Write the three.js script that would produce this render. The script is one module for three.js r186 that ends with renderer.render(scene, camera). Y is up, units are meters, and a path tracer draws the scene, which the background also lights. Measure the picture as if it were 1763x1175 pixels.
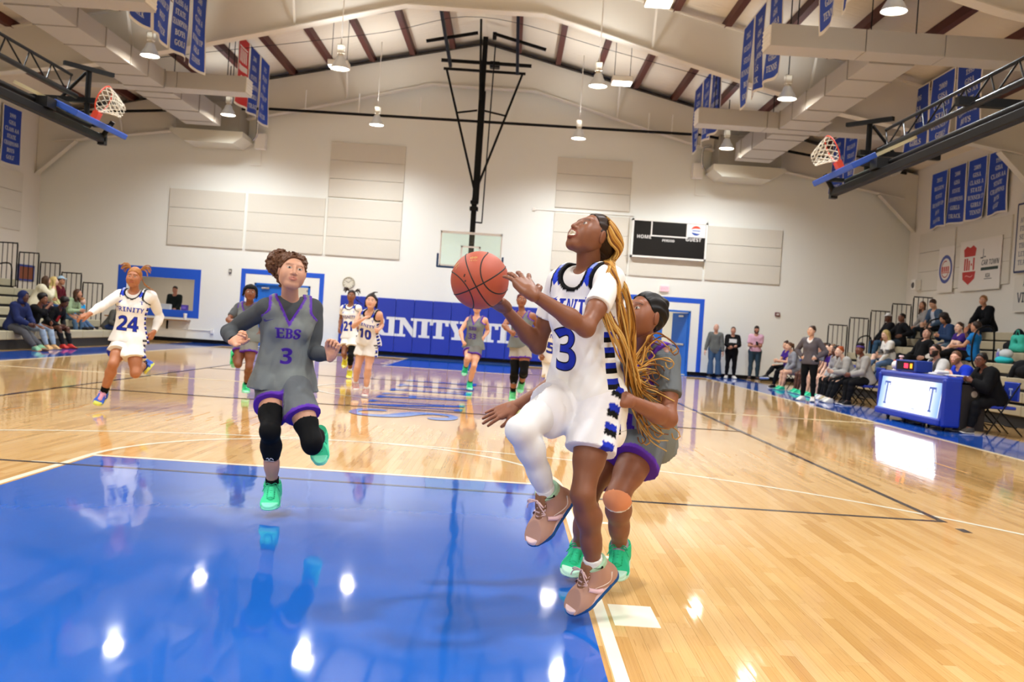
import * as THREE from 'three';
import { mergeGeometries, mergeVertices } from 'three/addons/utils/BufferGeometryUtils.js';
import { RoundedBoxGeometry } from 'three/addons/geometries/RoundedBoxGeometry.js';
import { FontLoader } from 'three/addons/loaders/FontLoader.js';
import { RectAreaLightUniformsLib } from 'three/addons/lights/RectAreaLightUniformsLib.js';
RectAreaLightUniformsLib.init();

// ---------------------------------------------------------------- camera, light, exposure
// Metres. x across the court (0 = court centre line), y up, -z away along the court (0 = near baseline).
const scene = new THREE.Scene();
scene.background = new THREE.Color(0x000000);
const camera = new THREE.PerspectiveCamera(39.16, 1763 / 1175, 0.05, 100);
{
  const yaw = 0.00417, pitch = -0.01423, roll = 0.06654;
  const f = new THREE.Vector3(Math.sin(yaw) * Math.cos(pitch), Math.sin(pitch), -Math.cos(yaw) * Math.cos(pitch));
  const r = new THREE.Vector3(Math.cos(yaw), 0, Math.sin(yaw)), u = r.clone().cross(f);
  const r2 = r.clone().multiplyScalar(Math.cos(roll)).addScaledVector(u, Math.sin(roll));
  const u2 = u.clone().multiplyScalar(Math.cos(roll)).addScaledVector(r, -Math.sin(roll));
  camera.position.set(1.335, 1.1915, 1.574);
  camera.quaternion.setFromRotationMatrix(new THREE.Matrix4().makeBasis(r2, u2, f.clone().negate()));
  camera.userData.fStop = 4.8; camera.focus = 4.2;
  camera.updateMatrixWorld(true);
}
const renderer = new THREE.WebGLRenderer({ antialias: true });
renderer.toneMapping = THREE.LinearToneMapping;
renderer.toneMappingExposure = 1.03;
renderer.shadowMap.enabled = true;
const LAMP_POWER = 90;           // candela of each high-bay lamp
const LAMP_COLOR = new THREE.Color(0.925, 0.967, 1.0);

// ---------------------------------------------------------------- small helpers
const V = (x, y, z) => new THREE.Vector3(x, y, z);
const PI = Math.PI, { clamp, lerp, smoothstep } = THREE.MathUtils;
let seed = 7;
const rnd = () => { seed = (seed + 0x6d2b79f5) | 0; let t = Math.imul(seed ^ (seed >>> 15), 1 | seed); t = (t + Math.imul(t ^ (t >>> 7), 61 | t)) ^ t; return ((t ^ (t >>> 14)) >>> 0) / 4294967296; };
const counts = {};
const numbered = (n) => { const k = counts[n] = (counts[n] ?? -1) + 1; return k ? `${n}_${String(k).padStart(3, '0')}` : n; };
function tag(o, label, category, group, kind) {
  if (label) o.userData.label = label;
  if (category) o.userData.category = category;
  if (group) o.userData.group = group;
  if (kind) o.userData.kind = kind;
  return o;
}
function thing(name, label, category, pos = [0, 0, 0], turn = 0, group) {
  const o = new THREE.Group(); o.name = numbered(name); scene.add(o);
  o.position.set(...pos); o.rotation.y = turn;
  return tag(o, label, category, group);
}
function obj(name, geo, m, parent = scene) {
  const o = new THREE.Mesh(Array.isArray(geo) ? merge(geo) : geo, m);
  o.name = parent === scene ? numbered(name) : name; o.castShadow = o.receiveShadow = true;
  parent.add(o);
  return o;
}
function part(name, geos, m, parent) { return obj(name, geos, m, parent); }
function parts(name, geos, m, parent) { for (const g of geos) obj(name, g, m, parent); }   // one mesh for each piece
function structure(name) { const g = new THREE.Group(); g.name = name; g.userData.kind = 'structure'; scene.add(g); return g; }
function copyOf(o, pos, turn, label, group) {
  const c = o.clone(); c.name = numbered(o.name.replace(/_\d{3}$/, '')); c.userData = { ...o.userData };
  if (pos) c.position.set(...pos);
  if (turn !== undefined) c.rotation.y = turn;
  if (label) c.userData.label = label;
  if (group) c.userData.group = group;
  scene.add(c); return c;
}
function merge(gs) {
  if (gs.length === 1) return gs[0];
  gs = gs.map((g) => {
    const n = g.index ? g.toNonIndexed() : g;
    for (const k of Object.keys(n.attributes)) if (!['position', 'normal', 'uv'].includes(k)) n.deleteAttribute(k);
    if (!n.attributes.uv) n.setAttribute('uv', new THREE.BufferAttribute(new Float32Array(n.attributes.position.count * 2), 2));
    return n;
  });
  return mergeGeometries(gs);
}
const bx = (w, h, d, x = 0, y = 0, z = 0) => new THREE.BoxGeometry(w, h, d).translate(x, y, z);
const span = (x0, x1, y0, y1, z0, z1) => bx(Math.abs(x1 - x0), Math.abs(y1 - y0), Math.abs(z1 - z0), (x0 + x1) / 2, (y0 + y1) / 2, (z0 + z1) / 2);
const rbx = (w, h, d, x = 0, y = 0, z = 0, r = 0.01, s = 2) => new RoundedBoxGeometry(w, h, d, s, r).translate(x, y, z);
function rod(a, b, r, seg = 8, r2 = r) {
  const d = b.clone().sub(a), g = new THREE.CylinderGeometry(r2, r, d.length(), seg);
  return g.applyQuaternion(new THREE.Quaternion().setFromUnitVectors(V(0, 1, 0), d.clone().normalize())).translate((a.x + b.x) / 2, (a.y + b.y) / 2, (a.z + b.z) / 2);
}
function beam(a, b, w, h) {  // a box bar from a to b, kept upright
  const d = b.clone().sub(a), g = new THREE.BoxGeometry(w, h, d.length());
  const m = new THREE.Matrix4().lookAt(b, a, Math.abs(d.y) > 0.95 * d.length() ? V(1, 0, 0) : V(0, 1, 0));
  return g.applyMatrix4(m).translate((a.x + b.x) / 2, (a.y + b.y) / 2, (a.z + b.z) / 2);
}
const tube = (pts, r, n = 24, seg = 6, closed = false) => new THREE.TubeGeometry(new THREE.CatmullRomCurve3(pts, closed, 'catmullrom', 0.5), n, r, seg, closed);
function poly(points, depth, holes = []) {  // an outline in x, y, extruded to +z
  const s = new THREE.Shape(points.map((p) => new THREE.Vector2(...p)));
  for (const h of holes) s.holes.push(new THREE.Path(h.map((p) => new THREE.Vector2(...p))));
  return new THREE.ExtrudeGeometry(s, { depth, bevelEnabled: false });
}
// materials
const std = (color, roughness = 0.6, metalness = 0, more = {}) => new THREE.MeshStandardMaterial({ color, roughness, metalness, ...more });
function canvasTexture(w, h, draw, repeat) {
  const c = document.createElement('canvas'); c.width = w; c.height = h;
  const x = c.getContext('2d'); draw(x, w, h);
  const t = new THREE.CanvasTexture(c); t.colorSpace = THREE.SRGBColorSpace; t.magFilter = THREE.LinearFilter;
  t.wrapS = t.wrapT = repeat ? THREE.RepeatWrapping : THREE.ClampToEdgeWrapping; t.anisotropy = 8;
  return t;
}
function noiseTexture(n, fn) {  // a grey, tiling data texture
  const d = new Uint8Array(n * n * 4);
  for (let y = 0; y < n; y++) for (let x = 0; x < n; x++) { const v = clamp(fn(x / n, y / n) * 255, 0, 255), i = (y * n + x) * 4; d[i] = d[i + 1] = d[i + 2] = v; d[i + 3] = 255; }
  const t = new THREE.DataTexture(d, n, n); t.magFilter = THREE.LinearFilter; t.minFilter = THREE.LinearMipmapLinearFilter;
  t.wrapS = t.wrapT = THREE.RepeatWrapping; t.generateMipmaps = true; t.needsUpdate = true; return t;
}
const hash = (x, y, s = 0) => { let h = Math.imul(x | 0, 374761393) ^ Math.imul(y | 0, 668265263) ^ Math.imul(s | 0, 2147483647 ^ 0x1b873593); h = Math.imul(h ^ (h >>> 13), 1274126177); return ((h ^ (h >>> 16)) >>> 0) / 4294967296; };
function vnoise(x, y, px, py, s) {  // tiling value noise
  const ix = Math.floor(x), iy = Math.floor(y), fx = x - ix, fy = y - iy, w = (a, n) => ((a % n) + n) % n, u = fx * fx * (3 - 2 * fx), v = fy * fy * (3 - 2 * fy);
  return lerp(lerp(hash(w(ix, px), w(iy, py), s), hash(w(ix + 1, px), w(iy, py), s), u), lerp(hash(w(ix, px), w(iy + 1, py), s), hash(w(ix + 1, px), w(iy + 1, py), s), u), v);
}
const metres = (g, s = 1) => {  // uv in metres by the dominant normal
  if (g.index) g = g.toNonIndexed();
  const p = g.attributes.position, n = g.attributes.normal, uv = new Float32Array(p.count * 2);
  for (let i = 0; i < p.count; i++) {
    const ax = Math.abs(n.getX(i)), ay = Math.abs(n.getY(i)), az = Math.abs(n.getZ(i));
    const [a, b] = ay >= ax && ay >= az ? [p.getX(i), p.getZ(i)] : ax >= az ? [p.getZ(i), p.getY(i)] : [p.getX(i), p.getY(i)];
    uv[2 * i] = a * s; uv[2 * i + 1] = b * s;
  }
  g.setAttribute('uv', new THREE.BufferAttribute(uv, 2)); return g;
};
const C = {
  blue: 0x0f3fb4, royal: 0x1434a4, white: 0xf2f0ea,
};
const wallBump = noiseTexture(256, (x, y) => 0.5 + 0.3 * (vnoise(x * 64, y * 64, 64, 64, 3) - 0.5) + 0.4 * (vnoise(x * 16, y * 16, 16, 16, 5) - 0.5));
const M = {
  wall: std(0xeceee8, 0.75, 0, { bumpMap: wallBump, bumpScale: 0.0015 }),
  wallSide: std(0xe4e0d6, 0.8, 0, { bumpMap: wallBump, bumpScale: 0.0015 }),
  panel: std(0xd9d5c9, 0.95, 0, { bumpMap: wallBump, bumpScale: 0.003 }),
  bluePaint: std(0x1556cf, 0.55),
  steel: std(0xd9d4c8, 0.55),
  purlin: std(0x54241c, 0.6),
  black: new THREE.MeshPhysicalMaterial({ color: 0x0b0b0c, roughness: 0.5, specularIntensity: 0.35 }),
  blackMetal: std(0x101113, 0.35, 0.3),
  gunmetal: new THREE.MeshPhysicalMaterial({ color: 0x15171a, roughness: 0.42, specularIntensity: 0.5 }),
  duct: std(0xc3bfb8, 0.5, 0.25),
  whitePaint: std(0xeeece6, 0.5),
  chrome: std(0xc8c8c8, 0.25, 0.9),
  beige: std(0xaea385, 0.55),
  glass: new THREE.MeshPhysicalMaterial({ color: 0xf2fbf6, roughness: 0.02, transmission: 1, thickness: 0, ior: 1.45 }),
};
// ---------------------------------------------------------------- the room
const FAR = -30.1, NEAR = 5.5, SIDE = 14.35, PITCH = 0.231, RIDGE = 10.42;
const roofY = (x) => RIDGE - PITCH * Math.abs(x);

// ---- floor: maple strips with painted markings
const floor = structure('floor');
const GRAIN = 512;
const grainTex = canvasTexture(GRAIN, GRAIN, (x, w, h) => {
  x.fillStyle = '#ffffff'; x.fillRect(0, 0, w, h);
  for (let i = 0; i < 900; i++) { const a = 0.02 + 0.05 * rnd(); x.strokeStyle = rnd() < 0.7 ? `rgba(120,70,20,${a})` : `rgba(255,240,200,${a})`; x.lineWidth = 0.5 + 2 * rnd(); const X = rnd() * w, Y = rnd() * h, L = 60 + 300 * rnd(); x.beginPath(); x.moveTo(X, Y); x.bezierCurveTo(X + 4 * (rnd() - 0.5), Y + L / 3, X + 8 * (rnd() - 0.5), Y + 2 * L / 3, X + 4 * (rnd() - 0.5), Y + L); x.stroke(); }
  for (let i = 0; i < 60; i++) { x.fillStyle = `rgba(110,60,20,${0.05 + 0.12 * rnd()})`; x.beginPath(); x.ellipse(rnd() * w, rnd() * h, 1 + 2 * rnd(), 4 + 14 * rnd(), 0, 0, 7); x.fill(); }
}, true);
const gloss = noiseTexture(1024, (x, y) => 0.5 + 0.5 * (vnoise(x * 150, y * 40, 150, 40, 11) - 0.5) + 0.4 * (vnoise(x * 380, y * 100, 380, 100, 12) - 0.5));
gloss.repeat.set(1 / 16, 1 / 16); gloss.offset.set(0.5, 0);
const varnish = (color, more = {}) => new THREE.MeshPhysicalMaterial({ color, roughness: 0.06, ior: 1.52, bumpMap: gloss, bumpScale: 0.0007, ...more });
const WOODS = [0xcba165, 0xcfa66b, 0xc79c5f, 0xd2ab71, 0xcca267, 0xc09457, 0xcea569, 0xd3ad75].map((c) => varnish(c, { map: grainTex }));
const STRIP = 0.0572;
const stripTex = canvasTexture(1024, 1024, (x, w, h) => {   // 32 strips across, for the boards too far away to be told apart
  for (let i = 0; i < 32; i++) {
    let y = -Math.floor(rnd() * 200);
    while (y < h) {
      const L = 90 + rnd() * 230, c = WOODS[Math.floor(rnd() * 8)].color.clone().convertLinearToSRGB();
      x.fillStyle = `rgb(${c.r * 255},${c.g * 255},${c.b * 255})`; x.fillRect(i * 32, y, 32, L); y += L;
    }
  }
  x.globalAlpha = 0.6; x.globalCompositeOperation = 'multiply'; x.drawImage(grainTex.image, 0, 0, w, h);
}, true);
stripTex.repeat.set(1 / (32 * STRIP), 1 / 3.4);
{
  const g = metres(span(-SIDE, SIDE, -0.2, -0.004, FAR - 0.2, NEAR));
  part('floor_slab', g, varnish(0xffffff, { map: stripTex }), floor);
}
// single strips close to the camera, right of the lane and in front of the free throw line
{
  const CX = 1.335, CZ = 1.574, list = [];
  const visible = (x, z) => { const p = V(x, 0, z).project(camera); return Math.abs(p.x) < 1.06 && Math.abs(p.y) < 1.06; };
  for (let i = -70; i < 110; i++) {
    const x = (i + 0.5) * STRIP; let z = 0.2 - rnd() * 1.1;
    while (z > -8.2) {
      const L = 0.35 + rnd() * 0.95, z1 = z - L, inLane = Math.abs(x) < 1.74;
      let a = z, b = z1; if (inLane) a = Math.min(a, -5.76);
      if (a - b > 0.06 && (visible(x, a) || visible(x, b) || visible(x, (a + b) / 2))) list.push([x, a, b, Math.hypot(x - CX, (a + b) / 2 - CZ)]);
      z = z1;
    }
  }
  const plankGeo = (x, a, b, u, v) => {
    const g = new THREE.BoxGeometry(STRIP - 0.0007, 0.004, a - b - 0.0007), uv = g.attributes.uv, p = g.attributes.position;
    for (let k = 0; k < uv.count; k++) uv.setXY(k, u + (p.getX(k) + 0.03) / 0.45, v + p.getZ(k) / 1.6);
    return g.translate(x, -0.002, (a + b) / 2);
  };
  list.sort((p, q) => p[3] - q[3]);
  const rest = WOODS.map(() => []);
  list.forEach(([x, a, b], k) => {
    const m = Math.floor(rnd() * 8), g = plankGeo(x, a, b, rnd(), rnd());
    if (k < 300) part('floorboard', g, WOODS[m], floor);
    else rest[m].push(g);
  });
  rest.forEach((gs, m) => { if (gs.length) tag(part('floorboards', gs, WOODS[m], floor), null, null, null, 'stuff'); });
}
// paint, each coat a little proud of the boards
const PAINT = { blue: varnish(0x1a59b0), white: varnish(0xe9e4cf), dark: varnish(0x2b2730), apron: varnish(0x1d52b0) };
const flat = (x0, x1, z0, z1, y = 0.001) => metres(span(x0, x1, -0.003, y, z0, z1));
const arc = (cx, cz, r, w, a0, a1, y = 0.0016, n = 64) => {
  const g = new THREE.RingGeometry(r - w, r, n, 1, a0, a1 - a0); g.rotateX(-PI / 2).translate(cx, y, cz); return g;
};
function paint(name, gs, m) { return part(name, gs, m, floor); }
for (const far of [0, 1]) {
  const Z = (d) => (far ? -28.65 + d : -d);
  paint('lane_paint', [flat(-1.755, 1.755, Z(0), Z(5.745))], PAINT.blue);
  for (const s of [-1, 1]) {
    paint('lane_line', [flat(s * 1.78, s * 1.832, Z(0), Z(5.8), 0.0014)], PAINT.white);
    paint('lane_block', [flat(s * 1.85, s * 2.04, Z(2.34), Z(2.64), 0.0014)], PAINT.white);
    for (const d of [3.5, 4.42, 5.3]) paint('lane_mark', [flat(s * 1.85, s * 2.04, Z(d), Z(d + 0.05), 0.0014)], PAINT.white);
  }
  paint('free_throw_line', [flat(-1.78, 1.78, Z(5.765), Z(5.815), 0.0014)], PAINT.white);
  paint('free_throw_circle', [arc(0, Z(5.79), 1.83, 0.05, far ? PI : 0, far ? 2 * PI : PI)], PAINT.white);
  paint('three_point_line', [arc(0, Z(1.6), 6.04, 0.05, far ? PI : 0, far ? 2 * PI : PI), flat(-6.04, -5.99, Z(0), Z(1.6), 0.0014), flat(5.99, 6.04, Z(0), Z(1.6), 0.0014)], PAINT.white);
  paint('end_line', [flat(-7.62, 7.62, Z(-0.05), Z(0), 0.0014)], PAINT.white);
}
for (const s of [-1, 1]) {
  paint('side_line', [flat(s * 7.6, s * 7.66, 0.05, -28.7, 0.0014)], PAINT.white);
  paint('border_paint', [flat(s * 7.68, s * 9.0, 0.05, -30.05)], PAINT.apron);
}
paint('border_paint', [flat(-7.66, 7.66, -28.72, -30.05)], PAINT.apron);
paint('centre_line', [flat(-7.6, 7.6, -14.3, -14.35, 0.0014)], PAINT.white);
paint('centre_circle', [arc(0, -14.33, 1.83, 0.05, 0, 2 * PI, 0.0015, 96)], PAINT.white);
// volleyball court
for (const s of [-1, 1]) {
  paint('volleyball_side_line', [flat(s * 4.52, s * 4.57, -5.3, -23.36, 0.0018)], PAINT.dark);
  paint('volleyball_corner_dash', [flat(s * 4.52, s * 4.58, -4.93, -5.06, 0.0018)], PAINT.dark);
}
for (const z of [-5.33, -23.33, -11.33, -17.33]) paint('volleyball_line', [flat(-4.57, 4.57, z, z + 0.05, 0.0018)], PAINT.dark);
// TITANS across the centre of the court, read from the left-hand seats, in slab capitals
{
  const font = await new FontLoader().loadAsync('fonts/droid/droid_serif_bold.typeface.json');
  const h = 1.38, zs = { 0: [17.9, 17.0], 1: [16.35, 15.65], 2: [15.25, 14.3], 3: [13.95, 12.9], 4: [12.45, 11.45], 5: [11.05, 10.08] };
  [...'TITANS'].forEach((ch, k) => {
    const g = new THREE.ShapeGeometry(font.generateShapes(ch, 1), 8); g.computeBoundingBox();
    const bb = g.boundingBox, p = g.attributes.position;   // the letter's width runs along the court, its top points to +x
    for (let i = 0; i < p.count; i++) p.setXYZ(i, (p.getY(i) - bb.min.y) / (bb.max.y - bb.min.y) * h - 0.61, 0.0012, -lerp(zs[k][0], zs[k][1], (p.getX(i) - bb.min.x) / (bb.max.x - bb.min.x)));
    g.computeVertexNormals();
    if (g.attributes.normal.getY(0) < 0) { const I = g.index.array; for (let t = 0; t < I.length; t += 3) { const q = I[t + 1]; I[t + 1] = I[t + 2]; I[t + 2] = q; } g.computeVertexNormals(); }
    const gs = [metres(g)];
    const cols = ch === 'S' ? varnish(0x3f74c6) : PAINT.blue;
    paint('centre_letter', gs, cols);
  });
}

// ---- walls, with thickness and openings
const doorL = [-7.12, -5.28, 2.1], doorR = [5.5, 7.3, 2.12], hatch = [-11.33, -9.1, 1.03, 2.06];
const wallFar = structure('wall_far');
{
  const T = 0.3, z0 = FAR - T, z1 = FAR, gs = [];
  const out = [[-SIDE - 0.3, -0.2], [SIDE + 0.3, -0.2], [SIDE + 0.3, roofY(SIDE + 0.3)], [0, RIDGE], [-SIDE - 0.3, roofY(SIDE + 0.3)]];
  const hole = ([a, b, y1], y0 = 0.0) => [[a, y0], [a, y1], [b, y1], [b, y0]];
  const g = poly(out, T, [hole(doorL), hole(doorR), hole([hatch[0], hatch[1], hatch[3]], hatch[2])]).translate(0, 0, z0);
  part('wall_surface', metres(g), M.wall, wallFar);
  // acoustic panels: three boards each
  const panelAt = (x0, x1, y0, y1, n = 3) => {
    const t = new THREE.Group(); t.name = 'acoustic_panel'; wallFar.add(t);
    for (let k = 0; k < n; k++) part('panel_board', metres(span(x0 + 0.01, x1 - 0.01, lerp(y0, y1, k / n) + 0.006, lerp(y0, y1, (k + 1) / n) - 0.006, FAR, FAR + 0.045)), M.panel, t);
    part('panel_edge', [span(x0, x0 + 0.012, y0, y1, FAR, FAR + 0.03), span(x1 - 0.012, x1, y0, y1, FAR, FAR + 0.03), span(x0, x1, y0, y0 + 0.012, FAR, FAR + 0.03)], M.panel, t);
  };
  for (const [a, b, c, d] of [[-10.08, -7.6, 3.17, 5.02], [-7.5, -4.96, 3.17, 5.02], [-4.87, -2.42, 3.17, 5.04], [-4.88, -2.42, 5.09, 6.9], [2.58, 5.04, 5.24, 6.9], [2.58, 5.07, 3.17, 5.06], [7.66, 10.14, 3.18, 4.97]]) panelAt(a, b, c, d);
  panelAt(5.16, 7.58, 3.17, 3.77, 1);
  part('painted_door_border', [[-7.58, -4.84, doorL], [5.14, 7.73, doorR]].flatMap(([a, b]) => [span(a, b, 2.38, 2.54, FAR, FAR + 0.006), span(a, a + 0.15, 0, 2.38, FAR, FAR + 0.006), span(b - 0.15, b, 0, 2.38, FAR, FAR + 0.006)]), M.bluePaint, wallFar);
  part('painted_hatch_border', [span(-11.63, -8.9, hatch[3], 2.4, FAR, FAR + 0.006), span(-11.63, -8.9, 0.79, hatch[2], FAR, FAR + 0.006), span(-11.63, hatch[0], hatch[2], hatch[3], FAR, FAR + 0.006), span(hatch[1], -8.9, hatch[2], hatch[3], FAR, FAR + 0.006)], M.bluePaint, wallFar);
  part('wall_conduit', [rod(V(-9.9, 0.42, FAR + 0.02), V(-8.45, 0.42, FAR + 0.02), 0.012), rbx(0.11, 0.16, 0.05, -8.42, 0.4, FAR + 0.025), rod(V(1.9, 5.12, FAR + 0.02), V(5.2, 5.12, FAR + 0.02), 0.014), rbx(0.1, 0.1, 0.05, 1.9, 5.12, FAR + 0.025)], M.whitePaint, wallFar);
}
const bbFar = structure('baseboard_far');
part('baseboard_run', [[-14.35, doorL[0]], [doorL[1], doorR[0]], [doorR[1], 14.35]].map(([a, b]) => span(a, b, 0, 0.12, FAR, FAR + 0.02)), M.black, bbFar);
for (const s of [-1, 1]) {
  const w = structure(s < 0 ? 'wall_left' : 'wall_right');
  part('wall_surface', metres(span(s * SIDE, s * (SIDE + 0.3), -0.2, roofY(SIDE) + 0.2, FAR - 0.3, NEAR + 0.3)), M.wallSide, w);
  for (const [z0, z1] of s > 0 ? [[-29.2, -26.75], [-26.65, -23.55]] : [[-28.9, -26.5], [-26.4, -23.9]]) {
    const t = new THREE.Group(); t.name = 'acoustic_panel'; w.add(t);
    for (let k = 0; k < 3; k++) part('panel_board', metres(span(s * (SIDE - 0.045), s * SIDE, 3.2 + k * 0.61, 3.8 + k * 0.61, z0, z1)), M.panel, t);
  }
}
const wallNear = structure('wall_near');
part('wall_surface', metres(span(-SIDE - 0.3, SIDE + 0.3, -0.2, RIDGE, NEAR, NEAR + 0.3)), M.wall, wallNear);
// rooms behind the hatch and the doors
for (const [n, x0, x1, h] of [['wall_hatch_room', -12.4, -8.3, 2.6], ['wall_left_hall', -7.6, -4.8, 2.6], ['wall_right_hall', 5.1, 8.0, 2.6]]) {
  const g = structure(n), z0 = FAR - 0.3, z1 = z0 - 3.2;
  part('room_shell', [span(x0 - 0.1, x0, 0, h, z0, z1), span(x1, x1 + 0.1, 0, h, z0, z1), span(x0 - 0.1, x1 + 0.1, 0, h, z1 - 0.1, z1), span(x0 - 0.1, x1 + 0.1, h, h + 0.1, z0, z1 - 0.1), span(x0 - 0.1, x1 + 0.1, -0.15, -0.004, z0, z1 - 0.1)], std(n === 'wall_hatch_room' ? 0xc4beb6 : 0xe4e2da, 0.8), g);
  part('ceiling_panel_light', span(x0 + 0.8, x1 - 0.8, h - 0.03, h, z0 - 1.2, z0 - 1.8), std(0xffffff, 0.5, 0, { emissive: 0xfff6e6, emissiveIntensity: 1.2 }), g);
  const l = new THREE.RectAreaLight(0xfff2df, n === 'wall_hatch_room' ? 7 : 16, x1 - x0 - 1.6, 0.6); l.position.set((x0 + x1) / 2, h - 0.04, z0 - 1.5); l.rotation.x = -PI / 2; scene.add(l);
}
// doors
{
  const doorBlue = std(0x1267c8, 0.45);
  const leaf = (name, hinge, w, turn, side, parent) => {
    const t = new THREE.Group(); t.name = name; parent.add(t); t.position.set(hinge, 0, FAR - 0.06); t.rotation.y = turn;
    part('door_panel', rbx(w, 2.02, 0.045, side * w / 2, 1.03, 0, 0.004), doorBlue, t);
    part('push_bar', [rbx(w * 0.8, 0.06, 0.05, side * w / 2, 1.0, 0.05, 0.01), rbx(0.08, 0.12, 0.06, side * w * 0.88, 1.0, 0.05, 0.01)], M.chrome, t);
    part('door_closer', [rbx(0.26, 0.06, 0.06, side * 0.3, 1.94, 0.05, 0.01)], M.chrome, t);
    return t;
  };
  const frame = (d) => [span(d[0], d[0] + 0.06, 0, d[2], FAR - 0.15, FAR + 0.02), span(d[1] - 0.06, d[1], 0, d[2], FAR - 0.15, FAR + 0.02), span(d[0], d[1], d[2] - 0.06, d[2], FAR - 0.15, FAR + 0.02)];
  const d1 = structure('door_1'); part('door_frame', frame(doorL), doorBlue, d1);
  leaf('door_leaf', doorL[0] + 0.06, 0.84, 0, 1, d1); leaf('door_leaf', doorL[1] - 0.06, 0.84, -1.35, -1, d1);
  const d2 = structure('door_2'); part('door_frame', frame(doorR), doorBlue, d2);
  leaf('door_leaf', doorR[1] - 0.06, 0.84, -1.1, -1, d2); leaf('door_leaf', doorR[0] + 0.06, 0.84, 0, 1, d2);
}
// wall pads under the far basket, lettering printed across them
{
  const x0 = -4.26, x1 = 4.3, n = 14, w = (x1 - x0) / n;
  const tex = canvasTexture(2048, 440, (x, W, H) => {
    x.fillStyle = '#1a35a6'; x.fillRect(0, 0, W, H);
    const k = W / (x1 - x0); x.fillStyle = '#e6e6e2'; x.font = 'bold 100px serif';
    const word = (s, a, b) => { x.save(); const m = x.measureText(s).width; x.translate((a - x0) * k, H - 0.55 * H / 1.76); x.scale(((b - a) * k) / m, 0.585 * k * (H / 1.76 / k) / 72); x.lineWidth = 5; x.strokeStyle = '#e6e6e2'; x.strokeText(s, 0, 0); x.fillText(s, 0, 0); x.restore(); };
    word('TRINITY', -3.95, -0.03); word('TITANS', 0.36, 4.0);
    x.fillRect((0.42 - x0) * k, H * 0.72, 14, 12);
  });
  const front = std(0xffffff, 0.5, 0, { map: tex });
  for (let i = 0; i < n; i++) {
    const g = new RoundedBoxGeometry(w - 0.008, 1.76, 0.06, 3, 0.02).translate(x0 + (i + 0.5) * w, 1.0, FAR + 0.03);
    const p = g.attributes.position, uv = g.attributes.uv;
    for (let k = 0; k < uv.count; k++) uv.setXY(k, (p.getX(k) - x0) / (x1 - x0), (p.getY(k) - 0.12) / 1.76);
    part('wall_pad', g, front, wallFar);
  }
}

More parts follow.
